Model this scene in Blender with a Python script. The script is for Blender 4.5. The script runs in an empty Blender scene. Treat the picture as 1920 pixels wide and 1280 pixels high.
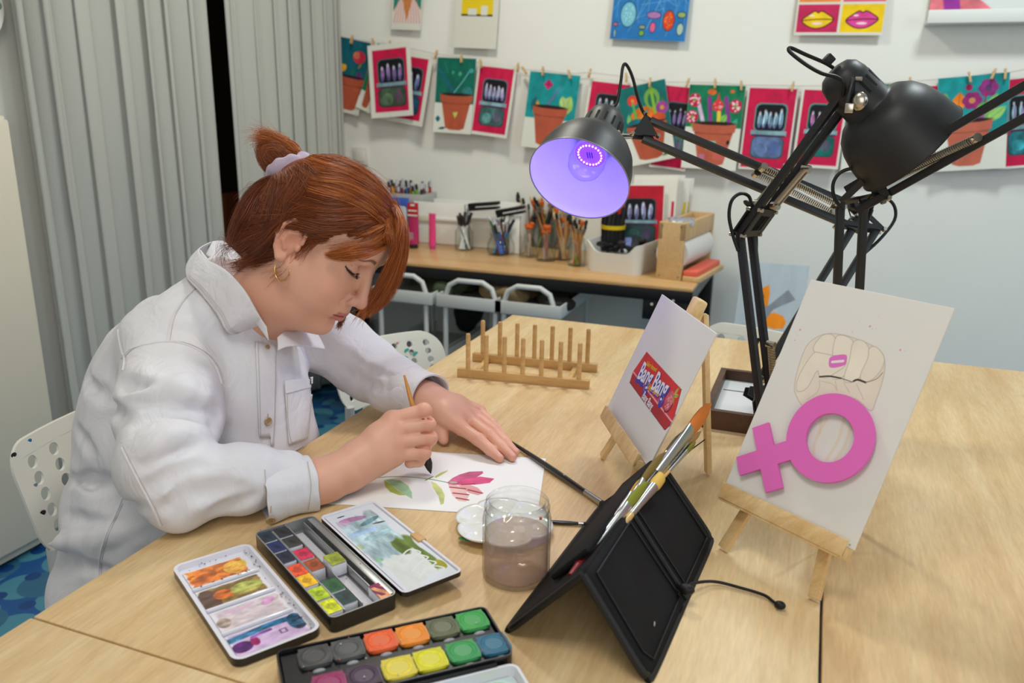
import bpy, bmesh, math, random
import numpy as np
from mathutils import Vector, Matrix
from mathutils.bvhtree import BVHTree
from math import sin, cos, pi, radians as R

S = bpy.context.scene
COL = S.collection
random.seed(7)
RNG = np.random.default_rng(11)

# ------------------------------------------------------------------ camera
F = 1520.0
CAM = np.array([0.0, 0.0, 1.27])
yd = np.array([599, 427, -F]); yd = yd / np.linalg.norm(yd)
xd = -np.array([-4228, 520, -F]); xd = xd - yd * (xd @ yd); xd = xd / np.linalg.norm(xd)
zd = np.cross(xd, yd)
RC = np.array([xd, yd, zd])
cam = bpy.data.cameras.new('camera'); camo = bpy.data.objects.new('camera', cam); COL.objects.link(camo)
m4 = np.eye(4); m4[:3, :3] = RC; m4[:3, 3] = CAM
camo.matrix_world = Matrix(m4.tolist())
cam.sensor_width = 36; cam.lens = F / 1920 * 36; cam.clip_start = 0.02
cam.dof.use_dof = True; cam.dof.focus_distance = 1.22; cam.dof.aperture_fstop = 5.0
S.camera = camo

def at(px, py, x=None, y=None, z=None, d=None):
    """world point seen at a pixel, on the plane x=, y=, z= or at depth d"""
    v = RC @ np.array([px - 960, 640 - py, -F])
    if z is not None: t = (z - CAM[2]) / v[2]
    elif y is not None: t = (y - CAM[1]) / v[1]
    elif x is not None: t = (x - CAM[0]) / v[0]
    else: t = d / F
    return CAM + v * t

# ------------------------------------------------------------------ world, lights, exposure
W = bpy.data.worlds.new('world'); S.world = W; W.use_nodes = True
W.node_tree.nodes['Background'].inputs[0].default_value = (0.80, 0.88, 1.0, 1)
W.node_tree.nodes['Background'].inputs[1].default_value = 0.42
S.view_settings.view_transform = 'Standard'; S.view_settings.look = 'None'
S.view_settings.exposure = -0.25; S.view_settings.gamma = 1.0; S.view_settings.use_curve_mapping = False
try: S.display_settings.display_device = 'sRGB'
except Exception: pass

def area(name, loc, size, power, col, target=None, sy=None):
    l = bpy.data.lights.new(name, 'AREA'); l.energy = power; l.color = col; l.size = size
    if sy: l.shape = 'RECTANGLE'; l.size_y = sy
    o = bpy.data.objects.new(name, l); COL.objects.link(o); o.location = loc
    d = Vector(target if target is not None else (loc[0], loc[1], 0)) - Vector(loc)
    o.rotation_euler = d.to_track_quat('-Z', 'Y').to_euler()
    return o
area('ceiling_light', (0.45, 2.2, 2.62), 0.30, 20, (0.88, 0.98, 1.0))
area('ceiling_light', (-1.05, 2.15, 2.62), 0.30, 20, (1.0, 0.97, 0.85))
area('ceiling_light', (-0.35, 0.25, 2.62), 0.6, 14, (1.0, 0.98, 0.93))
area('unseen_soft_light', (2.1, 0.7, 1.7), 1.4, 17, (0.66, 0.84, 1.0), (0.6, 3.3, 0.9), 1.2)
area('unseen_soft_light', (0.7, -1.3, 1.7), 1.8, 17, (0.98, 0.99, 1.0), (-0.5, 1.1, 0.95), 1.3)  # added soft fill behind the camera to brighten the face, no window there
S.cycles.transparent_max_bounces = 40
# ------------------------------------------------------------------ helpers
def link(o, parent=None):
    COL.objects.link(o)
    if parent is not None: o.parent = parent
    return o

def tag(o, label=None, cat=None, group=None, kind=None):
    if label: o['label'] = label
    if cat: o['category'] = cat
    if group: o['group'] = group
    if kind: o['kind'] = kind
    return o

def thing(name, label, cat, loc=(0, 0, 0), rz=0, group=None):
    o = bpy.data.objects.new(name, None); COL.objects.link(o)
    o.location = Vector([float(c) for c in loc]); o.rotation_euler = (0, 0, rz); o.empty_display_size = 0.05
    return tag(o, label, cat, group)

def dup(root, loc=None, rz=None, label=None, parent=None):
    c = root.copy(); COL.objects.link(c)
    if parent is not None: c.parent = parent
    if loc is not None: c.location = Vector([float(q) for q in loc])
    if rz is not None: c.rotation_euler = (0, 0, rz)
    if label: c['label'] = label
    for ch in list(root.children): dup(ch, parent=c)
    return c

def setmat(me, m):
    if m is None: return
    for q in (m if isinstance(m, (list, tuple)) else [m]): me.materials.append(q)

def obj(name, bm, m, parent=None, smooth=True, angle=40):
    me = bpy.data.meshes.new(name)
    if isinstance(bm, bmesh.types.BMesh):
        bmesh.ops.recalc_face_normals(bm, faces=bm.faces[:])
        bm.to_mesh(me); bm.free()
    else:
        me.from_pydata([tuple(map(float, v)) for v in bm[0]], [], [tuple(int(i) for i in f) for f in bm[1]]); me.update()
    setmat(me, m)
    o = bpy.data.objects.new(name, me); link(o, parent)
    if smooth and len(me.polygons):
        me.polygons.foreach_set('use_smooth', [True] * len(me.polygons))
        if angle < 180:
            try: me.set_sharp_from_angle(angle=R(angle))
            except Exception: pass
    return o

def fast_mesh(name, V, Q, m, parent=None, smooth=True, cols=None):
    """V (n,3), Q (m,4) or (m,3) numpy, optional point colours"""
    me = bpy.data.meshes.new(name)
    V = np.ascontiguousarray(V, dtype=np.float32); Q = np.ascontiguousarray(Q, dtype=np.int32)
    k = Q.shape[1]
    me.vertices.add(len(V)); me.vertices.foreach_set('co', V.ravel())
    me.loops.add(Q.size); me.loops.foreach_set('vertex_index', Q.ravel())
    me.polygons.add(len(Q)); me.polygons.foreach_set('loop_start', np.arange(0, Q.size, k, dtype=np.int32))
    try: me.polygons.foreach_set('loop_total', np.full(len(Q), k, dtype=np.int32))
    except Exception: pass
    me.update(calc_edges=True); me.validate()
    if smooth: me.polygons.foreach_set('use_smooth', [True] * len(me.polygons))
    if cols is not None: set_cols(me, cols)
    setmat(me, m)
    o = bpy.data.objects.new(name, me); link(o, parent)
    return o

def set_cols(me, cols, name='col'):
    a = me.color_attributes.new(name, 'FLOAT_COLOR', 'POINT')
    c = np.ones((len(me.vertices), 4), dtype=np.float32); c[:, :3] = lin(np.asarray(cols)[:, :3])
    a.data.foreach_set('color', c.ravel())

def lin(c):
    c = np.clip(np.asarray(c, dtype=float), 0, 1)
    return np.where(c <= 0.04045, c / 12.92, ((c + 0.055) / 1.055) ** 2.4)

def rgb(*c):
    """sRGB 0-255 -> linear tuple"""
    if len(c) == 1:
        h = c[0]; c = (h >> 16 & 255, h >> 8 & 255, h & 255)
    return tuple(float(q) for q in lin(np.array(c) / 255.0)) + (1.0,)

MATS = {}
def mat(name, col=(200, 200, 200), rough=0.5, metal=0.0, spec=0.5, noise=0.0, nscale=20, bump=0.0, bscale=60, trans=0.0, ior=1.45, coat=0.0, emit=None, estr=0.0, sss=0.0, attr=None, sheen=0.0, alpha=1.0, stretch=None):
    if name in MATS: return MATS[name]
    m = bpy.data.materials.new(name); m.use_nodes = True; nt = m.node_tree; N = nt.nodes; Lk = nt.links
    b = N['Principled BSDF']; b.inputs['Roughness'].default_value = rough; b.inputs['Metallic'].default_value = metal
    b.inputs['Specular IOR Level'].default_value = spec; b.inputs['IOR'].default_value = ior
    b.inputs['Transmission Weight'].default_value = trans; b.inputs['Coat Weight'].default_value = coat; b.inputs['Coat Roughness'].default_value = 0.08
    b.inputs['Sheen Weight'].default_value = sheen; b.inputs['Alpha'].default_value = alpha
    if sss: b.inputs['Subsurface Weight'].default_value = sss; b.inputs['Subsurface Radius'].default_value = (0.012, 0.005, 0.003); b.inputs['Subsurface Scale'].default_value = 0.6
    c = rgb(*col); b.inputs['Base Color'].default_value = c
    tc = None
    if noise or bump:
        tc = N.new('ShaderNodeTexCoord'); mp = N.new('ShaderNodeMapping'); Lk.new(tc.outputs['Object'], mp.inputs[0])
        if stretch: mp.inputs['Scale'].default_value = stretch
    src = None
    if attr:
        a = N.new('ShaderNodeVertexColor'); a.layer_name = attr; src = a.outputs[0]
    if noise:
        n = N.new('ShaderNodeTexNoise'); n.inputs['Scale'].default_value = nscale; n.inputs['Detail'].default_value = 4; Lk.new(mp.outputs[0], n.inputs[0])
        mr = N.new('ShaderNodeMapRange'); mr.inputs[1].default_value = 0.3; mr.inputs[2].default_value = 0.7; mr.inputs[3].default_value = 1 - noise; mr.inputs[4].default_value = 1 + noise * 0.6
        Lk.new(n.outputs[0], mr.inputs[0])
        vm = N.new('ShaderNodeVectorMath'); vm.operation = 'SCALE'
        if src is not None: Lk.new(src, vm.inputs[0])
        else: vm.inputs[0].default_value = c[:3]
        Lk.new(mr.outputs[0], vm.inputs['Scale']); src = vm.outputs[0]
    if src is not None: Lk.new(src, b.inputs['Base Color'])
    if bump:
        n2 = N.new('ShaderNodeTexNoise'); n2.inputs['Scale'].default_value = bscale; n2.inputs['Detail'].default_value = 5; Lk.new(mp.outputs[0], n2.inputs[0])
        bp = N.new('ShaderNodeBump'); bp.inputs['Strength'].default_value = bump; bp.inputs['Distance'].default_value = 0.002
        Lk.new(n2.outputs[0], bp.inputs['Height']); Lk.new(bp.outputs[0], b.inputs['Normal'])
    if emit: b.inputs['Emission Color'].default_value = rgb(*emit); b.inputs['Emission Strength'].default_value = estr
    MATS[name] = m
    return m

def woodmat(name, c1, c2, scale=(2, 40, 2), rough=0.5, ring=3.0, coat=0.0, c3=None):
    """grain running along local X (small X scale)"""
    if name in MATS: return MATS[name]
    m = bpy.data.materials.new(name); m.use_nodes = True; nt = m.node_tree; N = nt.nodes; Lk = nt.links; b = N['Principled BSDF']
    b.inputs['Roughness'].default_value = rough; b.inputs['Coat Weight'].default_value = coat; b.inputs['Coat Roughness'].default_value = .25
    tc = N.new('ShaderNodeTexCoord'); mp = N.new('ShaderNodeMapping'); mp.inputs['Scale'].default_value = scale; Lk.new(tc.outputs['Object'], mp.inputs[0])
    n1 = N.new('ShaderNodeTexNoise'); n1.inputs['Scale'].default_value = 1.0; n1.inputs['Detail'].default_value = 6; n1.inputs['Roughness'].default_value = .6; n1.inputs['Distortion'].default_value = .6; Lk.new(mp.outputs[0], n1.inputs[0])
    n2 = N.new('ShaderNodeTexNoise'); n2.inputs['Scale'].default_value = ring; n2.inputs['Detail'].default_value = 8; n2.inputs['Roughness'].default_value = .75; Lk.new(mp.outputs[0], n2.inputs[0])
    mx = N.new('ShaderNodeMath'); mx.operation = 'ADD'; ml = N.new('ShaderNodeMath'); ml.operation = 'MULTIPLY'; ml.inputs[1].default_value = .5
    Lk.new(n2.outputs[0], ml.inputs[0]); Lk.new(n1.outputs[0], mx.inputs[0]); Lk.new(ml.outputs[0], mx.inputs[1])
    cr = N.new('ShaderNodeValToRGB'); Lk.new(mx.outputs[0], cr.inputs[0])
    e = cr.color_ramp.elements; e[0].position = .58; e[0].color = rgb(*c1); e[1].position = .92; e[1].color = rgb(*c2)
    if c3: q = cr.color_ramp.elements.new(.74); q.color = rgb(*c3)
    mp3 = N.new('ShaderNodeMapping'); mp3.inputs['Scale'].default_value = tuple(v * 14 for v in scale); Lk.new(tc.outputs['Object'], mp3.inputs[0]); n3 = N.new('ShaderNodeTexNoise'); n3.inputs['Scale'].default_value = 2.2; n3.inputs['Detail'].default_value = 3; Lk.new(mp3.outputs[0], n3.inputs[0])
    mr = N.new('ShaderNodeMapRange'); mr.inputs[1].default_value = .3; mr.inputs[2].default_value = .7; mr.inputs[3].default_value = .90; mr.inputs[4].default_value = 1.06; Lk.new(n3.outputs[0], mr.inputs[0]); vm = N.new('ShaderNodeVectorMath'); vm.operation = 'SCALE'; Lk.new(cr.outputs[0], vm.inputs[0]); Lk.new(mr.outputs[0], vm.inputs['Scale'])
    Lk.new(vm.outputs[0], b.inputs['Base Color'])
    bp = N.new('ShaderNodeBump'); bp.inputs['Strength'].default_value = .06; bp.inputs['Distance'].default_value = .002; Lk.new(n2.outputs[0], bp.inputs['Height']); Lk.new(bp.outputs[0], b.inputs['Normal'])
    MATS[name] = m
    return m

# ---- bmesh builders
def nb(): return bmesh.new()
def _orient(M, geom, bm):
    bmesh.ops.transform(bm, matrix=M, verts=geom)
def box(bm, c, s, bev=0.0, rot=None, seg=2):
    """box centred at c, full size s"""
    t = bmesh.new(); bmesh.ops.create_cube(t, size=1.0)
    bmesh.ops.scale(t, vec=Vector([float(q) for q in s]), verts=t.verts[:])
    if bev: bmesh.ops.bevel(t, geom=t.edges[:], offset=bev, segments=seg, profile=.5, affect='EDGES', clamp_overlap=True)
    M = Matrix.Translation(Vector([float(q) for q in c]))
    if rot is not None: M = M @ (rot.to_4x4() if not isinstance(rot, tuple) else __import__('mathutils').Euler(rot).to_matrix().to_4x4())
    bmesh.ops.transform(t, matrix=M, verts=t.verts[:])
    return merge(bm, t)
def merge(bm, t):
    mp = [bm.verts.new(v.co) for v in t.verts]
    for i, v in enumerate(t.verts): v.index = i
    for f in t.faces:
        try:
            nf = bm.faces.new([mp[v.index] for v in f.verts]); nf.material_index = f.material_index
        except ValueError: pass
    t.free(); return bm
def V3(p): return Vector([float(q) for q in p])
def cyl(bm, a, b, r, r2=None, seg=16, cap=True):
    a, b = V3(a), V3(b); d = b - a; L = d.length
    if L < 1e-9: return bm
    t = bmesh.new(); bmesh.ops.create_cone(t, cap_ends=cap, segments=seg, radius1=r, radius2=r if r2 is None else r2, depth=L)
    M = Matrix.Translation((a + b) / 2) @ d.to_track_quat('Z', 'Y').to_matrix().to_4x4()
    bmesh.ops.transform(t, matrix=M, verts=t.verts[:]); return merge(bm, t)
def ball(bm, c, r, s=(1, 1, 1), u=16, v=10, rot=None):
    t = bmesh.new(); bmesh.ops.create_uvsphere(t, u_segments=u, v_segments=v, radius=r)
    M = Matrix.Translation(V3(c)) @ (rot.to_4x4() if rot is not None else Matrix.Identity(4)) @ Matrix.Diagonal((*[float(q) for q in s], 1))
    bmesh.ops.transform(t, matrix=M, verts=t.verts[:]); return merge(bm, t)
def bar(bm, a, b, w, h, up=(0, 0, 1), bev=0.0):
    """rectangular bar from a to b: w across, h along up"""
    a, b = V3(a), V3(b); d = b - a; L = d.length; x = d.normalized(); u = V3(up); y = u.cross(x)
    if y.length < 1e-6: y = Vector((0, 1, 0)).cross(x)
    y.normalize(); z = x.cross(y)
    rot = Matrix((x, y, z)).transposed()
    return box(bm, (a + b) / 2, (L, w, h), bev, rot)
def lathe(bm, prof, c=(0, 0, 0), seg=32, rot=None, closed=False):
    """prof list of (r,z) revolved about local Z"""
    t = bmesh.new(); rings = []
    for r, z in prof:
        if r < 1e-6: rings.append([t.verts.new((0, 0, z))])
        else: rings.append([t.verts.new((r * cos(2 * pi * i / seg), r * sin(2 * pi * i / seg), z)) for i in range(seg)])
    for i in range(len(rings) - 1 + (1 if closed else 0)):
        A, B = rings[i], rings[(i + 1) % len(rings)]
        for j in range(seg):
            k = (j + 1) % seg
            if len(A) == 1 and len(B) == 1: continue
            if len(A) == 1: t.faces.new((A[0], B[j], B[k]))
            elif len(B) == 1: t.faces.new((A[j], A[k], B[0]))
            else: t.faces.new((A[j], A[k], B[k], B[j]))
    M = Matrix.Translation(V3(c)) @ (rot.to_4x4() if rot is not None else Matrix.Identity(4))
    bmesh.ops.transform(t, matrix=M, verts=t.verts[:]); return merge(bm, t)
def tube(bm, pts, r, seg=8, cap=True, rad=None, smooth=0):
    P = [V3(p) for p in pts]
    if smooth: P = catmull(P, smooth)
    n = len(P); rings = []; prev = None
    for i, p in enumerate(P):
        d = (P[min(i + 1, n - 1)] - P[max(i - 1, 0)]).normalized()
        if prev is None:
            u = d.cross(Vector((0, 0, 1)));  u = u if u.length > 1e-3 else d.cross(Vector((1, 0, 0)))
        else: u = prev - d * prev.dot(d)
        u.normalize(); prev = u; v = d.cross(u)
        rr = r if rad is None else float(np.interp(i / max(n - 1, 1), np.linspace(0, 1, len(rad)), rad))
        rings.append([bm.verts.new(p + (u * cos(2 * pi * j / seg) + v * sin(2 * pi * j / seg)) * rr) for j in range(seg)])
    for i in range(n - 1):
        for j in range(seg):
            k = (j + 1) % seg; bm.faces.new((rings[i][j], rings[i][k], rings[i + 1][k], rings[i + 1][j]))
    if cap:
        bm.faces.new(rings[0][::-1]); bm.faces.new(rings[-1])
    return bm
def catmull(P, n=6, closed=False):
    P = [V3(p) for p in P]; out = []; m = len(P)
    for i in range(m - 1 if not closed else m):
        p0 = P[(i - 1) % m] if (closed or i > 0) else P[0]; p1 = P[i]; p2 = P[(i + 1) % m]; p3 = P[(i + 2) % m] if (closed or i + 2 < m) else P[-1]
        for j in range(n):
            t = j / n
            out.append(0.5 * ((2 * p1) + (p2 - p0) * t + (2 * p0 - 5 * p1 + 4 * p2 - p3) * t * t + (3 * p1 - p0 - 3 * p2 + p3) * t ** 3))
    if not closed: out.append(P[-1])
    return out
def prism(bm, poly, z0, z1, M=None, bev=0):
    """extrude 2-D polygon (list of (x,y)) from z0 to z1"""
    t = bmesh.new(); lo = [t.verts.new((float(x), float(y), z0)) for x, y in poly]
    f = t.faces.new(lo); r = bmesh.ops.extrude_face_region(t, geom=[f])
    up = [g for g in r['geom'] if isinstance(g, bmesh.types.BMVert)]
    bmesh.ops.translate(t, vec=(0, 0, z1 - z0), verts=up)
    bmesh.ops.recalc_face_normals(t, faces=t.faces[:])
    if bev: bmesh.ops.bevel(t, geom=[e for e in t.edges if abs(e.verts[0].co.z - e.verts[1].co.z) < 1e-7], offset=bev, segments=2, affect='EDGES')
    bmesh.ops.triangulate(t, faces=[f for f in t.faces if len(f.verts) > 4])
    if M is not None: bmesh.ops.transform(t, matrix=M, verts=t.verts[:])
    return merge(bm, t)
def rrect(w, h, r, n=5, cx=0, cy=0):
    pts = []
    for sx, sy, a0 in ((1, 1, 0), (-1, 1, 90), (-1, -1, 180), (1, -1, 270)):
        for i in range(n + 1):
            a = R(a0 + 90 * i / n); pts.append((cx + sx * (w / 2 - r) + r * cos(a), cy + sy * (h / 2 - r) + r * sin(a)))
    return pts
def frame_M(o, x, y):
    """matrix with origin o, local x dir, approx y dir"""
    x = V3(x).normalized(); y = V3(y); y = (y - x * y.dot(x)).normalized(); z = x.cross(y)
    M = Matrix((x, y, z)).transposed().to_4x4(); M.translation = V3(o); return M

# ---- raster painter: paints an sRGB array that becomes point colours on a real sheet
class Canvas:
    def __init__(s, w, h, col, res, aspect=1.0):
        s.nx = int(res); s.ny = max(4, int(res * h / w)); s.w, s.h = w, h
        u = np.linspace(0, 1, s.nx); v = np.linspace(0, 1, s.ny); s.U, s.V = np.meshgrid(u, v)   # v=0 bottom
        s.X = s.U * w; s.Y = s.V * h; s.A = np.ones((s.ny, s.nx, 3)) * (np.array(col) / 255.)
        s.px = w / s.nx; s.rng = np.random.default_rng(int(w * 1e5 + h * 1e6 + sum(col)) % 100000)
    def blend(s, mask, col, a=1.0, tex=0.0):
        c = np.array(col) / 255.
        if tex: c = c * (1 + tex * (s.noise(9) - .5)[..., None] * 2)
        m = np.clip(mask, 0, 1)[..., None] * a; s.A = s.A * (1 - m) + c * m
    def noise(s, k=6, seed=None):
        r = s.rng if seed is None else np.random.default_rng(seed); out = np.zeros_like(s.X); amp = 1; tot = 0
        for o in range(3):
            kk = max(2, int(k * 2 ** o)); g = r.random((kk + 2, kk + 2)); x = s.U * kk; y = s.V * kk; xi = x.astype(int); yi = y.astype(int); fx = x - xi; fy = y - yi
            fx = fx * fx * (3 - 2 * fx); fy = fy * fy * (3 - 2 * fy)
            out += amp * ((g[yi, xi] * (1 - fx) + g[yi, xi + 1] * fx) * (1 - fy) + (g[yi + 1, xi] * (1 - fx) + g[yi + 1, xi + 1] * fx) * fy); tot += amp; amp *= .5
        return out / tot
    def rect(s, x0, y0, x1, y1, col, tex=0.0, a=1.0):
        e = s.px; d = np.minimum.reduce([s.U * s.w - x0 * s.w, x1 * s.w - s.U * s.w, s.V * s.h - y0 * s.h, y1 * s.h - s.V * s.h]); s.blend(d / e + .5, col, a, tex)
    def ell(s, cx, cy, rx, ry, col, rot=0, tex=0.0, a=1.0):
        x = s.X - cx * s.w; y = s.Y - cy * s.h; c, q = cos(R(rot)), sin(R(rot)); x, y = x * c + y * q, -x * q + y * c; rx *= s.w; ry *= s.w
        k = np.sqrt((x / rx) ** 2 + (y / ry) ** 2); s.blend((1 - k) * min(rx, ry) / s.px + .5, col, a, tex)
    def poly(s, pts, col, tex=0.0, a=1.0, soft=1.0):
        P = np.array([(x * s.w, y * s.h) for x, y in pts]); n = len(P); ins = np.zeros_like(s.X, bool); dm = np.full_like(s.X, 1e9)
        for i in range(n):
            a0, b0 = P[i], P[(i + 1) % n]; d = b0 - a0; L = max(d @ d, 1e-12)
            t = np.clip(((s.X - a0[0]) * d[0] + (s.Y - a0[1]) * d[1]) / L, 0, 1); dm = np.minimum(dm, np.hypot(s.X - a0[0] - t * d[0], s.Y - a0[1] - t * d[1]))
            c = (a0[1] > s.Y) != (b0[1] > s.Y)
            with np.errstate(divide='ignore', invalid='ignore'): xi = (b0[0] - a0[0]) * (s.Y - a0[1]) / (b0[1] - a0[1] + 1e-15) + a0[0]
            ins ^= c & (s.X < xi)
        s.blend(np.where(ins, dm, -dm) / (s.px * soft) + .5, col, a, tex)
    def line(s, pts, wd, col, a=1.0, smooth=0, tex=0):
        P = [(x * s.w, y * s.h, 0) for x, y in pts]
        if smooth: P = catmull(P, smooth)
        P = np.array([(p[0], p[1]) for p in P]); dm = np.full_like(s.X, 1e9)
        for i in range(len(P) - 1):
            d = P[i + 1] - P[i]; L = max(d @ d, 1e-12); t = np.clip(((s.X - P[i][0]) * d[0] + (s.Y - P[i][1]) * d[1]) / L, 0, 1)
            dm = np.minimum(dm, np.hypot(s.X - P[i][0] - t * d[0], s.Y - P[i][1] - t * d[1]))
        s.blend((wd * s.w / 2 - dm) / s.px + .5, col, a, tex)
    def sheet(s, name, M, m, parent=None, thick=0.0, bend=None):
        """sheet in local XY (0..w, 0..h) with optional bend(u,v)->z, then matrix M"""
        z = np.zeros_like(s.X) if bend is None else bend(s.U, s.V)
        V = np.stack([s.X.ravel(), s.Y.ravel(), z.ravel()], 1); C = s.A.reshape(-1, 3); n, mx = s.ny, s.nx
        i = np.arange(n * mx).reshape(n, mx); Q = np.stack([i[:-1, :-1], i[:-1, 1:], i[1:, 1:], i[1:, :-1]], -1).reshape(-1, 4)
        if thick:
            back = V - np.array([0, 0, thick]); ring = np.concatenate([i[0, :], i[1:, -1], i[-1, -2::-1], i[-2:0:-1, 0]]); nn = n * mx
            # back face as coarse copy of the border fan rows
            Vb = back[ring]; V = np.concatenate([V, Vb]); C = np.concatenate([C, C[ring] * 0 + np.median(C[ring], axis=0)])
            k = len(ring); j = np.arange(k); jn = (j + 1) % k
            side = np.stack([ring[j], nn + j, nn + jn, ring[jn]], -1); Q = np.concatenate([Q, side])
            # rows of the back joined left edge to right edge
            L = [nn + (k - q) % k for q in range(n)]; Rr = [nn + (mx - 1) + q for q in range(n)]
            bq = np.array([[L[q], L[q + 1], Rr[q + 1], Rr[q]] for q in range(n - 1)]); 
            Q = np.concatenate([Q, bq])
        Mn = np.array(M); V = V @ Mn[:3, :3].T + Mn[:3, 3]
        return fast_mesh(name, V, Q, m, parent, True, C)

def paintmat(name='painted_paper', rough=0.65, coat=0.0, spec=0.3):
    return mat(name, (255, 255, 255), rough, spec=spec, attr='col', coat=coat)

def plane_M(TL, TR, BL):
    """matrix and size of sheet from its corners (local x to the right, y up)"""
    TL, TR, BL = V3(TL), V3(TR), V3(BL); x = TR - TL; y = TL - BL
    return frame_M(BL, x, y), x.length, y.length

def text(name, s, M, size, m, parent=None, extrude=0.0002, offset=0.0, align='CENTER', shear=0.0, spacing=1.0):
    c = bpy.data.curves.new(name, 'FONT'); c.body = s; c.size = size; c.extrude = extrude; c.offset = offset; c.align_x = align; c.align_y = 'CENTER'; c.shear = shear; c.space_character = spacing; c.resolution_u = 3
    c.materials.append(m); o = bpy.data.objects.new(name, c); COL.objects.link(o); bpy.context.view_layer.update(); me = bpy.data.meshes.new_from_object(o); me.name = name; bpy.data.objects.remove(o); o = bpy.data.objects.new(name, me); link(o, parent); o.matrix_local = M if parent is None else (parent_inv(parent) @ M)
    return o
def parent_inv(p):
    M = Matrix.Translation(p.location) @ p.rotation_euler.to_matrix().to_4x4()
    return M.inverted()

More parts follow.
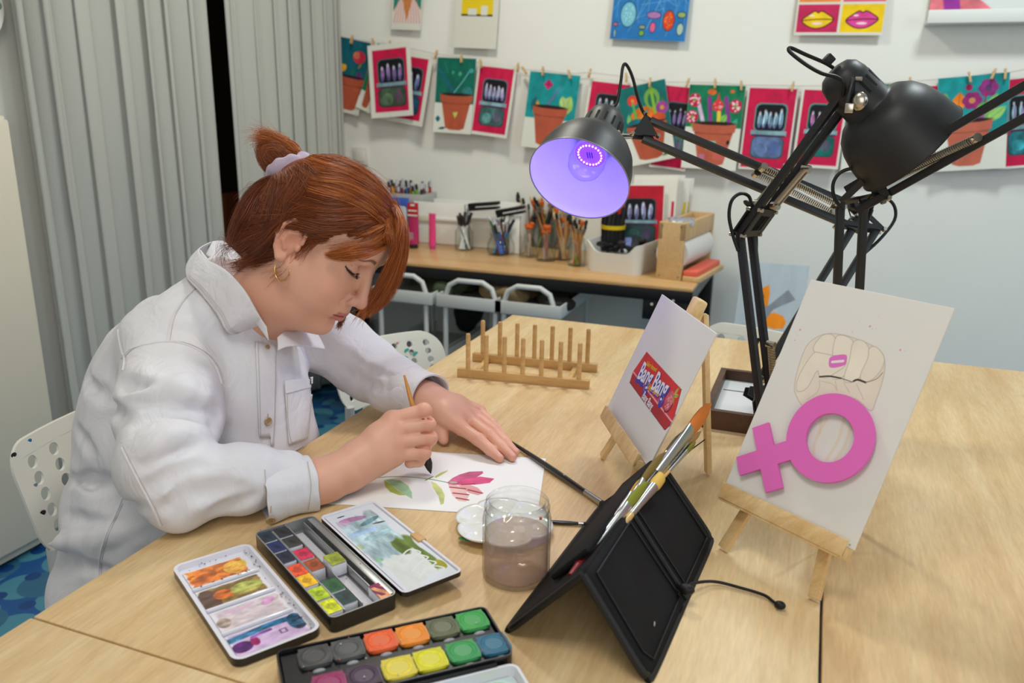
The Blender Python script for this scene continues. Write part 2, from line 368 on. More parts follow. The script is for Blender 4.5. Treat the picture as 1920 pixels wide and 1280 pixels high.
# ---- signed-distance modelling, meshed by surface nets
def rotm(ax, ang):
    return np.array(Matrix.Rotation(ang, 3, ax))
class SDF:
    def __init__(s, lo, hi, h):
        s.lo = np.array(lo, float); s.h = h; s.n = np.ceil((np.array(hi) - s.lo) / h).astype(int) + 1
        s.f = np.full(s.n, 0.5, dtype=np.float32)
    def block(s, lo, hi):
        a = np.clip(np.floor((lo - s.lo) / s.h).astype(int), 0, s.n); b = np.clip(np.ceil((hi - s.lo) / s.h).astype(int) + 1, 0, s.n)
        if (b <= a).any(): return None
        g = np.meshgrid(*[s.lo[i] + s.h * np.arange(a[i], b[i], dtype=np.float32) for i in range(3)], indexing='ij', sparse=True)
        return tuple(slice(a[i], b[i]) for i in range(3)), g
    def comb(s, sl, d, k, op):
        f = s.f[sl]
        if op == 'u':
            if k > 0: hh = np.clip(.5 + .5 * (f - d) / k, 0, 1); s.f[sl] = f * (1 - hh) + d * hh - k * hh * (1 - hh)
            else: s.f[sl] = np.minimum(f, d)
        else:  # subtract
            if k > 0: hh = np.clip(.5 - .5 * (f + d) / k, 0, 1); s.f[sl] = f * (1 - hh) - d * hh + k * hh * (1 - hh)
            else: s.f[sl] = np.maximum(f, -d)
    def cap(s, a, b, ra, rb=None, k=0.01, op='u'):
        a = np.array(a, float); b = np.array(b, float); rb = ra if rb is None else rb
        m = max(ra, rb) + k + 3 * s.h; r = s.block(np.minimum(a, b) - m, np.maximum(a, b) + m)
        if r is None: return s
        sl, (X, Y, Z) = r; d = b - a; L2 = max(d @ d, 1e-12)
        t = np.clip(((X - a[0]) * d[0] + (Y - a[1]) * d[1] + (Z - a[2]) * d[2]) / L2, 0, 1)
        D = np.sqrt((X - a[0] - t * d[0]) ** 2 + (Y - a[1] - t * d[1]) ** 2 + (Z - a[2] - t * d[2]) ** 2) - (ra + (rb - ra) * t)
        s.comb(sl, D, k, op); return s
    def chain(s, pts, rad, k=0.01, op='u'):
        for i in range(len(pts) - 1): s.cap(pts[i], pts[i + 1], rad[i], rad[i + 1], k, op)
        return s
    def ell(s, c, r, rot=None, k=0.01, op='u'):
        c = np.array(c, float); r = np.array(r, float); m = r.max() + k + 3 * s.h; q = s.block(c - m, c + m)
        if q is None: return s
        sl, (X, Y, Z) = q; X = X - c[0]; Y = Y - c[1]; Z = Z - c[2]
        if rot is not None:
            rt = np.array(rot); X, Y, Z = (rt[0, 0] * X + rt[1, 0] * Y + rt[2, 0] * Z, rt[0, 1] * X + rt[1, 1] * Y + rt[2, 1] * Z, rt[0, 2] * X + rt[1, 2] * Y + rt[2, 2] * Z)
        k0 = np.sqrt((X / r[0]) ** 2 + (Y / r[1]) ** 2 + (Z / r[2]) ** 2) + 1e-9; k1 = np.sqrt((X / r[0] ** 2) ** 2 + (Y / r[1] ** 2) ** 2 + (Z / r[2] ** 2) ** 2) + 1e-9
        s.comb(sl, (k0 * (k0 - 1) / k1).astype(np.float32), k, op); return s
    def mesh(s):
        f = s.f; ins = f < 0; n = s.n
        cnt = np.zeros(n - 1, np.int8)
        for dx in (0, 1):
            for dy in (0, 1):
                for dz in (0, 1): cnt += ins[dx:n[0] - 1 + dx, dy:n[1] - 1 + dy, dz:n[2] - 1 + dz]
        act = (cnt > 0) & (cnt < 8); ids = np.full(n - 1, -1, np.int64); I = np.argwhere(act); ids[act] = np.arange(len(I))
        acc = np.zeros((len(I), 3)); w = np.zeros(len(I))
        cs = [(0, 0, 0), (1, 0, 0), (0, 1, 0), (1, 1, 0), (0, 0, 1), (1, 0, 1), (0, 1, 1), (1, 1, 1)]
        vals = [f[I[:, 0] + c[0], I[:, 1] + c[1], I[:, 2] + c[2]] for c in cs]
        for a in range(8):
            for b in range(a + 1, 8):
                if sum(abs(cs[a][q] - cs[b][q]) for q in range(3)) != 1: continue
                va, vb = vals[a], vals[b]; cr = (va < 0) != (vb < 0)
                with np.errstate(divide='ignore', invalid='ignore'): t = np.where(cr, va / (va - vb), 0)
                for q in range(3): acc[:, q] += np.where(cr, cs[a][q] + t * (cs[b][q] - cs[a][q]), 0)
                w += cr
        V = s.lo + s.h * (I + acc / w[:, None]); Q = []
        for ax in range(3):
            o1, o2 = (ax + 1) % 3, (ax + 2) % 3
            A = [slice(1, n[q] - 1) for q in range(3)]; A[ax] = slice(0, n[ax] - 1); B = list(A); B[ax] = slice(1, n[ax])
            ia, ib = ins[tuple(A)], ins[tuple(B)]; E = np.argwhere(ia != ib); off = np.array([1 if q != ax else 0 for q in range(3)]); G = E + off
            flip = ia[tuple(E.T)]
            def cid(d1, d2):
                H = G.copy(); H[:, o1] -= d1; H[:, o2] -= d2; return ids[tuple(H.T)]
            q4 = np.stack([cid(1, 1), cid(0, 1), cid(0, 0), cid(1, 0)], 1); q4[~flip] = q4[~flip][:, ::-1]; Q.append(q4)
        return clean(V, np.concatenate(Q))

def clean(V, Q, keep=200):
    """drop unused points and tiny loose islands"""
    lab = np.arange(len(V)); E = np.concatenate([Q[:, [0, 1]], Q[:, [1, 2]], Q[:, [2, 3]], Q[:, [3, 0]]])
    while True:
        m_ = np.minimum(lab[E[:, 0]], lab[E[:, 1]]); new = lab.copy(); np.minimum.at(new, E[:, 0], m_); np.minimum.at(new, E[:, 1], m_); new = new[new]; new = new[new]
        if (new == lab).all(): break
        lab = new
    cnt = np.bincount(lab, minlength=len(V)); ok = cnt[lab] >= keep; used = np.zeros(len(V), bool); used[Q[ok[Q[:, 0]]].ravel()] = True; idx = np.cumsum(used) - 1
    return V[used], idx[Q[ok[Q[:, 0]]]]

def relax(V, Q, it=2, lam=.5):
    E = np.concatenate([Q[:, [0, 1]], Q[:, [1, 2]], Q[:, [2, 3]], Q[:, [3, 0]]]); n = len(V); c = np.bincount(E[:, 0], minlength=n) + np.bincount(E[:, 1], minlength=n)
    for _ in range(it):
        A = np.zeros_like(V)
        for q in range(3): A[:, q] = np.bincount(E[:, 0], V[E[:, 1], q], n) + np.bincount(E[:, 1], V[E[:, 0], q], n)
        V = V * (1 - lam) + lam * A / c[:, None]
    return V
def gauss(x, s): return np.exp(-(x / s) ** 2)
m_blk = mat('black_steel', (20, 20, 22), .45, spec=.4)
m_white = mat('white_plastic', (228, 226, 218), .35)
def thin_glass(name, tint=(.97, .985, .975), gloss=1.0, edge=.5):
    """thin-walled glass: clear face-on, reflecting and greyer at grazing angles"""
    m = bpy.data.materials.new(name); m.use_nodes = True; nt = m.node_tree; N = nt.nodes; Lk = nt.links; N.remove(N['Principled BSDF']); out = N['Material Output']
    tr = N.new('ShaderNodeBsdfTransparent'); gl = N.new('ShaderNodeBsdfGlossy'); gl.inputs['Roughness'].default_value = .03; lw = N.new('ShaderNodeLayerWeight'); lw.inputs[0].default_value = .35
    cr = N.new('ShaderNodeMix'); cr.data_type = 'RGBA'; pw = N.new('ShaderNodeMath'); pw.operation = 'POWER'; pw.inputs[1].default_value = 3; Lk.new(lw.outputs['Facing'], pw.inputs[0]); Lk.new(pw.outputs[0], cr.inputs[0]); cr.inputs[6].default_value = (*tint, 1); cr.inputs[7].default_value = (tint[0] * edge, tint[1] * edge, tint[2] * edge, 1); Lk.new(cr.outputs[2], tr.inputs[0])
    mu = N.new('ShaderNodeMath'); mu.operation = 'MULTIPLY_ADD'; mu.inputs[1].default_value = .45 * gloss; mu.inputs[2].default_value = .03; Lk.new(pw.outputs[0], mu.inputs[0]); mx = N.new('ShaderNodeMixShader'); Lk.new(mu.outputs[0], mx.inputs[0]); Lk.new(tr.outputs[0], mx.inputs[1]); Lk.new(gl.outputs[0], mx.inputs[2]); Lk.new(mx.outputs[0], out.inputs['Surface']); MATS[name] = m; return m
m_glass = thin_glass('clear_glass', edge=.5)
m_steel = mat('steel', (170, 170, 168), .3, 1.0)
# ------------------------------------------------------------------ the setting
m_wall = mat('wall_paint', (240, 239, 232), 0.9, spec=.2, noise=.015, nscale=3, bump=.05, bscale=220)
m_ceil = mat('ceiling_paint', (235, 235, 230), .95)
XL, XR_, YB, YF, ZC = -2.1, 2.5, 3.32, -1.6, 2.75
def wall(name, c, s, m=m_wall):
    o = obj(name, box(nb(), c, s), m, smooth=False); tag(o, kind='structure'); return o
wall('wall_back', ((XL + XR_) / 2, YB + .05, ZC / 2), (XR_ - XL + .4, .1, ZC))
wall('wall_right', (XR_ + .05, (YB + YF) / 2, ZC / 2), (.1, YB - YF + .2, ZC))
wall('wall_front', ((XL + XR_) / 2, YF - .05, ZC / 2), (XR_ - XL + .4, .1, ZC))
wall('ceiling', ((XL + XR_) / 2, (YB + YF) / 2, ZC + .05), (XR_ - XL + .4, YB - YF + .3, .1), m_ceil)
# left wall with a window opening behind the curtains
b = nb()
w0, w1, s0, s1 = 1.98, 3.02, .66, 2.25
box(b, (XL - .05, (YF + w0) / 2, ZC / 2), (.1, w0 - YF, ZC)); box(b, (XL - .05, (w1 + YB) / 2 + .05, ZC / 2), (.1, YB - w1 + .1, ZC))
box(b, (XL - .05, (w0 + w1) / 2, s0 / 2), (.1, w1 - w0, s0)); box(b, (XL - .05, (w0 + w1) / 2, (s1 + ZC) / 2), (.1, w1 - w0, ZC - s1))
tag(obj('wall_left', b, m_wall, smooth=False), kind='structure')
win = obj('window_1', box(nb(), (XL - .085, (w0 + w1) / 2, (s0 + s1) / 2), (.006, w1 - w0, s1 - s0)), mat('window_glass_night', (44, 38, 33), .25, spec=.5), smooth=False); tag(win, kind='structure')
b = nb(); wd = mat('window_wood', (110, 58, 30), .5)
for yy in (w0 + .025, (w0 + w1) / 2 + .25, w1 - .025): box(b, (XL - .07, yy, (s0 + s1) / 2), (.03, .05, s1 - s0), .004)
box(b, (XL - .07, (w0 + w1) / 2, s1 - .025), (.032, w1 - w0, .05), .004); box(b, (XL - .068, (w0 + w1) / 2, s0 + .13), (.034, w1 - w0, .28), .004)
obj('window_frame', b, wd, win)
obj('window_sill', box(nb(), (XL - .05, (w0 + w1) / 2, s0 - .015), (.09, w1 - w0 - .01, .03), .006), wd, win)
tag(obj('baseboard_left', box(nb(), (XL + .006, (YF + YB) / 2, .04), (.012, YB - YF, .08), .003), mat('baseboard_grey', (128, 122, 110), .6)), kind='structure')
tag(obj('baseboard_back', box(nb(), ((XL + XR_) / 2, YB - .006, .04), (XR_ - XL, .012, .08), .003), MATS['baseboard_grey']), kind='structure')
# floor: blue vinyl printed with circles
m = bpy.data.materials.new('floor_vinyl'); m.use_nodes = True; nt = m.node_tree; N = nt.nodes; Lk = nt.links; bs = N['Principled BSDF']; bs.inputs['Roughness'].default_value = .35
tc = N.new('ShaderNodeTexCoord')
def circles(scale, r, off):
    mp = N.new('ShaderNodeMapping'); mp.inputs['Scale'].default_value = (scale, scale, 1); mp.inputs['Location'].default_value = (off, off * .7, 0); Lk.new(tc.outputs['Object'], mp.inputs[0])
    fr = N.new('ShaderNodeVectorMath'); fr.operation = 'FRACTION'; Lk.new(mp.outputs[0], fr.inputs[0])
    sb = N.new('ShaderNodeVectorMath'); sb.operation = 'SUBTRACT'; sb.inputs[1].default_value = (.5, .5, 0); Lk.new(fr.outputs[0], sb.inputs[0])
    ml = N.new('ShaderNodeVectorMath'); ml.operation = 'MULTIPLY'; ml.inputs[1].default_value = (1, 1, 0); Lk.new(sb.outputs[0], ml.inputs[0])
    ln = N.new('ShaderNodeVectorMath'); ln.operation = 'LENGTH'; Lk.new(ml.outputs[0], ln.inputs[0])
    lt = N.new('ShaderNodeMath'); lt.operation = 'LESS_THAN'; lt.inputs[1].default_value = r; Lk.new(ln.outputs['Value'], lt.inputs[0]); return lt
def mixc(fac, a, bcol):
    mx = N.new('ShaderNodeMix'); mx.data_type = 'RGBA'; Lk.new(fac, mx.inputs[0])
    if isinstance(a, tuple): mx.inputs[6].default_value = a
    else: Lk.new(a, mx.inputs[6])
    mx.inputs[7].default_value = bcol; return mx.outputs[2]
c1 = mixc(circles(7.1, .44, 0).outputs[0], rgb(24, 84, 150), rgb(72, 138, 162)); c2 = mixc(circles(5.3, .34, .35).outputs[0], c1, rgb(50, 104, 138)); c3 = mixc(circles(9.7, .2, .1).outputs[0], c2, rgb(20, 66, 128))
Lk.new(c3, bs.inputs['Base Color'])
wall('floor', ((XL + XR_) / 2, (YB + YF) / 2, -.05), (XR_ - XL + .4, YB - YF + .3, .1), m)

# curtains: one pleated sheet each, hanging from a rail
m_curt = mat('curtain_linen', (182, 183, 177), .95, spec=.1, noise=.05, nscale=9, bump=.35, bscale=420, sheen=.3, stretch=(1, 1, .12))
def curtain(name, y0, y1, label, folds, seed, amp=.045):
    rg = np.random.default_rng(seed); n = folds * 16; m = 26; t = np.linspace(0, 1, n)
    w = rg.uniform(.6, 1.5, folds); e = np.concatenate([[0], np.cumsum(w)]); e /= e[-1]
    ph = np.interp(t, e, np.arange(folds + 1)); aa = np.interp(ph, np.arange(folds + 1), rg.uniform(.6, 1.25, folds + 1))
    V = []
    for j in range(m):
        z = 2.62 - (2.62 - .03) * j / (m - 1); k = j / (m - 1)
        a = amp * (.75 + .3 * k) * aa * (1 + .12 * np.sin(k * 5 + ph)); q = np.sin(2 * pi * ph + .25 * np.sin(3 * k + ph))
        x = -2.045 + a * q * .85 + .006 * np.sin(4 * pi * ph + 2)
        y = y0 + (y1 - y0) * t + .018 * np.sin(4 * pi * ph + .6 * k) + .012 * (k - .4) * np.sin(ph * 1.3)
        V.append(np.stack([x, y, np.full(n, z)], 1))
    V = np.concatenate(V); i = np.arange(n * m).reshape(m, n); Q = np.stack([i[:-1, :-1], i[1:, :-1], i[1:, 1:], i[:-1, 1:]], -1).reshape(-1, 4)
    r = thing(name, label, 'curtain', (0, 0, 0), 0, 'linen curtains over the left window')
    o = fast_mesh('fabric', V, Q, m_curt, r); md = o.modifiers.new('s', 'SOLIDIFY'); md.thickness = .003
    return r
curtain('curtain', 1.66, 2.40, 'wide pale grey linen curtain behind the woman, left of the dark gap', 7, 3, .042)
curtain('curtain', 2.50, 3.25, 'narrower pale linen curtain between the dark gap and the white back wall', 8, 5, .028)
tag(obj('curtain_rail', box(nb(), (-2.045, 2.45, 2.64), (.03, 1.75, .025), .004), mat('rail_white', (220, 220, 215), .4)), 'white curtain rail under the ceiling on the left wall', 'rail')

# low cupboard against the left wall
cb = thing('cupboard', 'low cream cupboard with plain doors at the far left edge', 'cupboard', (-2.06, 1.2, 0))
mc = mat('cupboard_cream', (222, 214, 196), .55, noise=.02, nscale=4)
obj('body', box(nb(), (0, 0, .62), (.07, .78, 1.21), .004), mc, cb)
for i, yy in enumerate((-.195, .195)):
    dd = obj('door', box(nb(), (.043, yy, .63), (.018, .382, 1.17), .004), mc, cb)
dd2 = obj('handle', box(nb(), (.058, .03, 1.02), (.012, .09, .008), .003), mat('black_metal', (22, 22, 24), .4, spec=.5), dd)

# decorated paper plate hanging on the left wall
pl = thing('paper_plate', 'round white paper plate with yellow and green daubs on the left wall', 'decoration', (-2.07, 1.56, 1.50))
obj('plate', lathe(nb(), [(0, 0), (.07, 0), (.078, .006), (.1, .01), (.1, .012), (.075, .008), (.068, .003), (0, .003)], seg=32, rot=Matrix.Rotation(R(90), 3, 'Y')), mat('plate_card', (214, 210, 205), .7), pl)
b = nb(); b2 = nb()
for i in range(9):
    a = i * 2 * pi / 9; obj('paint_daub', ball(nb(), (.011, .082 * cos(a), .082 * sin(a)), .014, (.15, 1, .8)), mat('daub_yellow', (205, 180, 30), .6) if i % 2 else mat('daub_green', (110, 140, 110), .6), pl)
b = nb(); ball(b, (.006, 0, 0), .05, (.1, 1, 1)); obj('painted_centre', b, mat('daub_dark', (60, 40, 30), .6), pl)

# wall switch and sockets
sw = thing('light_switch', 'white square wall switch between curtain and drawings', 'switch', at(677, 292, y=YB - .001))
obj('frame', box(nb(), (0, -.005, 0), (.078, .011, .078), .004), mat('switch_plastic', (225, 222, 212), .35), sw); obj('rocker', box(nb(), (0, -.0125, 0), (.048, .006, .05), .003), MATS['switch_plastic'], sw)
for i, (px, py) in enumerate(((665, 607), (697, 610))):
    s_ = thing('wall_socket', ['round grey wall socket under the bench, nearer the curtain', 'round grey wall socket under the bench, nearer the trolley'][i], 'socket', at(px, py, y=YB - .001))
    obj('frame', box(nb(), (0, -.004, 0), (.07, .009, .07), .004), mat('socket_grey', (170, 172, 172), .4), s_)
    obj('socket_well', lathe(nb(), [(.019, .006), (.021, .006), (.021, 0), (.018, -.004), (0, -.004)], (0, -.012, 0), 20, Matrix.Rotation(R(90), 3, 'X')), mat('socket_dark', (105, 108, 110), .5), s_)

# picture ledge top right with a picture standing on it
lg = thing('picture_ledge', 'white picture ledge high on the wall at the right', 'shelf', at(1738, 30, y=3.26))
ml_ = mat('ledge_white', (228, 230, 226), .5)
obj('shelf_board', box(nb(), (.55, .02, -.02), (1.1, .10, .014), .002), ml_, lg); obj('front_lip', box(nb(), (.55, -.034, -.006), (1.1, .012, .042), .002), ml_, lg); obj('back_strip', box(nb(), (.55, .062, .0), (1.1, .012, .054), .002), ml_, lg)
cv = Canvas(.5, .4, (222, 226, 222), 160)
for x0, cc in ((.02, (60, 160, 30)), (.9, (70, 160, 40))): cv.ell(x0, .0, .12, .12, cc, tex=.2)
for xa, xb, xc in ((.0, .2, .42), (1.0, .8, .58)):
    cv.poly([(xa, 0), (xc, 0), (xb, .22), (xa, .3)], (226, 120, 130), tex=.3); cv.poly([(xa * .8 + .1 * (1 - xa), 0), (xb, 0), (xa * .7 + .15, .3), (xa * .9 + .05, .3)], (150, 50, 150), tex=.2)
pm = paintmat()
pc = thing('picture', 'bright collage picture with green and purple shapes standing on the ledge', 'picture', at(1740, 28, y=3.29))
cv.sheet('picture_sheet', Matrix.Translation((0, 0, 0)) @ Matrix.Rotation(R(86), 4, 'X'), pm, pc, thick=.004)
# ------------------------------------------------------------------ drawings on the wall
WY = 3.30
m_paper = paintmat()
def pot(c, bgc, plants, pcol=(184, 88, 62), x0=.18, x1=.8, ty=.5, bg_y=.28, rim=None, extra=None):
    c.rect(0, bg_y, 1, 1.01, bgc, tex=.14)
    if plants: plants(c)
    c.ell((x0 + x1) / 2, ty, (x1 - x0) / 2 - .01, .035, (45, 28, 26))
    cx = (x0 + x1) / 2; w = (x1 - x0) / 2; d = .045 * w
    c.poly([(cx - w * .88, ty - .1), (cx + w * .88, ty - .1), (cx + w * .58, .07), (cx + w * .3, .045), (cx - w * .3, .045), (cx - w * .58, .07)], pcol, tex=.06)
    c.poly([(cx - w * .88, ty - .1), (cx + w * .88, ty - .1), (cx + w * .86, ty - .13), (cx - w * .86, ty - .13)], tuple(int(q * .8) for q in pcol))
    c.poly([(cx - w, ty), (cx - w * .5, ty - .02), (cx + w * .5, ty - .02), (cx + w, ty), (cx + w * .95, ty - .1), (cx + w * .4, ty - .118), (cx - w * .4, ty - .118), (cx - w * .95, ty - .1)], pcol, tex=.05)
    if extra: extra(c)
def tin(c, red=(205, 24, 74), margin=.08, lid=(20, 18, 26), fish=(170, 190, 220), rim=(60, 95, 100), can=(40, 90, 80), n=4, seed=1, tone=(150, 60, 150)):
    rg = np.random.default_rng(seed); mx = margin; my = margin * .75
    c.rect(mx, my, 1 - mx, 1 - my, red, tex=.1)
    def rr(x0, y0, x1, y1, col, q=.09, tex=0):
        c.poly([(x0 + q, y0), (x1 - q, y0), (x1 - q * .3, y0 + q * .2), (x1, y0 + q * .6), (x1, y1 - q * .6), (x1 - q * .3, y1 - q * .2), (x1 - q, y1), (x0 + q, y1), (x0 + q * .3, y1 - q * .2), (x0, y1 - q * .6), (x0, y0 + q * .6), (x0 + q * .3, y0 + q * .2)], col, tex)
    rr(.2, .46, .84, .8, rim); rr(.225, .47, .815, .785, lid)
    for i in range(n):
        x = .31 + (.42 / (n - 1)) * i; h = rg.uniform(.2, .25); 
        c.ell(x, .49 + h / 2, .042, h * .72, fish, rot=rg.uniform(-6, 6), tex=.35); c.ell(x + .012, .49 + h / 2, .012, h * .62, tone, tex=.5, a=.8); c.ell(x - .006, .47 + h, .02, .04, (235, 235, 240), a=.8); c.ell(x, .53, .03, .05, (60, 60, 130), a=.5)
    c.rect(.16, .42, .87, .475, (130, 165, 175), tex=.2); c.rect(.18, .405, .85, .425, (70, 40, 80), tex=.3)
    rr(.19, .14, .85, .405, tuple(int(q * .5) for q in rim)); rr(.215, .155, .825, .4, can, tex=.35)
    c.ell(.4, .25, .13, .12, tuple(min(255, int(q * 1.5)) for q in can), tex=.6, a=.6); c.ell(.66, .28, .1, .13, tone, tex=.6, a=.3)
def leaf(c, x, y, l, w, rot, col):
    a = R(rot); ux, uy = cos(a), sin(a); k = c.w / c.h
    P = []
    for t in np.linspace(0, 1, 7): P.append((x + ux * l * t - uy * w * sin(pi * t), y + (uy * l * t + ux * w * sin(pi * t)) * k))
    for t in np.linspace(1, 0, 7): P.append((x + ux * l * t + uy * w * sin(pi * t), y + (uy * l * t - ux * w * sin(pi * t)) * k))
    c.poly(P, col, tex=.15); c.line([(x, y), (x + ux * l, y + uy * l * k)], .008, tuple(int(q * .7) for q in col))
def flower(c, x, y, r, col, cc=(190, 170, 60), n=6):
    for i in range(n):
        a = i * 2 * pi / n; c.ell(x + cos(a) * r * .6, y + sin(a) * r * .6 * c.w / c.h, r * .5, r * .5, col, tex=.2)
    c.ell(x, y, r * .35, r * .35, cc)
def dots(c, x, y, rx, ry, n, col, r=.012, seed=0):
    rg = np.random.default_rng(seed)
    for i in range(n):
        a = rg.uniform(0, 2 * pi); q = np.sqrt(rg.uniform(0, .8)); c.ell(x + cos(a) * q * rx, y + sin(a) * q * ry * c.w / c.h, r, r, col)

def pl_tulip(c):
    leaf(c, .5, .5, .3, .05, 70, (30, 110, 80)); c.ell(.7, .78, .2, .17, (200, 45, 70), tex=.2); c.ell(.6, .8, .1, .1, (225, 120, 90), tex=.3); leaf(c, .82, .42, .35, .12, 100, (110, 60, 120)); leaf(c, .7, .62, .2, .03, 60, (150, 160, 60))
    c.ell(.2, .6, .14, .11, (240, 170, 30)); leaf(c, .12, .58, .16, .05, 80, (240, 160, 20)); leaf(c, .3, .58, .16, .05, 95, (245, 175, 40))
def pl_fern(c):
    c.line([(.08, .8), (.3, .64), (.5, .5)], .012, (30, 110, 140))
    for t in np.linspace(0, 1, 9):
        x, y = .08 + .4 * t, .8 - .27 * t; leaf(c, x, y, .14, .02, 100, (35, 110, 140)); leaf(c, x, y, .14, .02, -40, (35, 105, 135))
    leaf(c, .42, .78, .1, .03, 80, (80, 180, 140)); leaf(c, .6, .76, .12, .04, 75, (90, 190, 150)); c.line([(.45, .52), (.7, .7), (.88, .86)], .022, (120, 190, 190)); c.ell(.9, .84, .06, .05, (70, 160, 160)); c.ell(.82, .56, .14, .12, (50, 130, 130), tex=.3); c.line([(.2, .95), (.3, .8)], .02, (40, 130, 110))
def pl_leafs(c):
    flower(c, .4, .85, .08, (205, 40, 110), (150, 30, 90), 4); leaf(c, .12, .5, .26, .06, 75, (30, 110, 120)); leaf(c, .25, .5, .2, .03, 100, (240, 170, 30)); c.line([(.35, .52), (.5, .66), (.62, .8)], .03, (120, 100, 160)); c.ell(.62, .8, .07, .05, (60, 150, 170))
    leaf(c, .72, .45, .42, .13, 68, (165, 200, 110)); leaf(c, .78, .55, .25, .08, 110, (180, 210, 130))
def pl_veg(c):
    c.ell(.5, .62, .3, .16, (235, 130, 40), tex=.3); c.ell(.68, .8, .16, .2, (120, 170, 80)); c.ell(.68, .78, .09, .14, (30, 110, 90)); flower(c, .28, .82, .1, (220, 70, 60), (245, 150, 50), 8); c.line([(.28, .78), (.3, .55)], .05, (90, 180, 90))
    leaf(c, .14, .48, .3, .04, 85, (130, 200, 110)); c.line([(.72, .5), (.68, .95)], .06, (140, 190, 60)); leaf(c, .8, .62, .32, .025, 70, (40, 120, 60)); leaf(c, .84, .6, .35, .025, 80, (50, 130, 70)); flower(c, .86, .66, .12, (160, 70, 150), (220, 160, 60), 9); c.ell(.3, .52, .2, .1, (20, 100, 110), tex=.3); c.ell(.75, .55, .16, .09, (220, 90, 50), tex=.3)
def pl_mush(c):
    for x0, x1, cc in ((.16, .34, (215, 190, 220)), (.38, .46, (150, 60, 150)), (.68, .8, (150, 60, 150))): c.line([(x1, .5), (x0, .85)], .07, cc, tex=.2)
    for x, y in ((.12, .82), (.1, .62), (.86, .76)):
        c.ell(x, y, .11, .12, (200, 30, 70)); dots(c, x, y, .1, .1, 14, (240, 225, 235), .017, int(x * 100)); c.ell(x, y, .03, .03, (150, 150, 50))
    c.poly([(.48, .7), (.54, .92), (.62, .7)], (225, 60, 70)); c.ell(.55, .76, .1, .1, (225, 60, 70)); dots(c, .55, .76, .09, .09, 10, (245, 220, 220), .01, 4); c.ell(.42, .92, .08, .05, (235, 110, 50)); c.line([(.58, .68), (.6, .5)], .07, (240, 210, 70)); leaf(c, .4, .48, .2, .07, 40, (20, 120, 130)); leaf(c, .62, .55, .2, .06, 60, (130, 190, 90)); leaf(c, .82, .45, .28, .05, 70, (60, 170, 140)); leaf(c, .76, .42, .12, .05, 60, (190, 220, 30)); leaf(c, .2, .5, .12, .05, 160, (110, 170, 60)); c.ell(.78, .93, .04, .03, (220, 110, 40))
def pl_bouq(c):
    leaf(c, .62, .5, .5, .09, 62, (130, 185, 100)); leaf(c, .7, .5, .36, .08, 40, (150, 200, 110)); leaf(c, .14, .62, .34, .06, 95, (120, 185, 110)); leaf(c, .3, .62, .32, .1, 85, (235, 130, 40)); flower(c, .5, .74, .13, (150, 40, 110), (210, 140, 90)); flower(c, .72, .86, .13, (140, 50, 120), (90, 60, 110)); c.line([(.64, .55), (.7, .82)], .02, (170, 30, 70)); leaf(c, .56, .6, .22, .06, 50, (90, 170, 60)); leaf(c, .38, .46, .26, .06, 40, (230, 130, 50)); c.ell(.56, .57, .12, .08, (150, 70, 150), tex=.3); leaf(c, .58, .62, .2, .04, 25, (235, 110, 50)); leaf(c, .24, .5, .2, .05, 70, (150, 200, 130)); c.ell(.45, .88, .05, .05, (170, 30, 80))
TEAL, GREEN, TURQ, DTEAL = (14, 104, 108), (16, 122, 84), (22, 146, 150), (18, 96, 112)
def drops(c):
    leaf(c, .1, .14, .15, .06, 90, (20, 110, 130)); leaf(c, .12, .05, .2, .03, 10, (25, 90, 90)); c.ell(.55, .26, .05, .04, (200, 210, 100)); c.poly([(.48, .28), (.55, .2), (.62, .29)], (200, 210, 100))
def patches(c):
    c.rect(.4, .24, .58, .34, (100, 210, 180)); c.rect(.3, .1, .4, .18, (190, 130, 180), a=.7); c.ell(.8, .33, .03, .04, (30, 20, 20)); c.rect(.55, .12, .75, .2, (220, 110, 110), a=.5)
def gleaf(c): leaf(c, .74, .06, .22, .04, 25, (70, 130, 70))
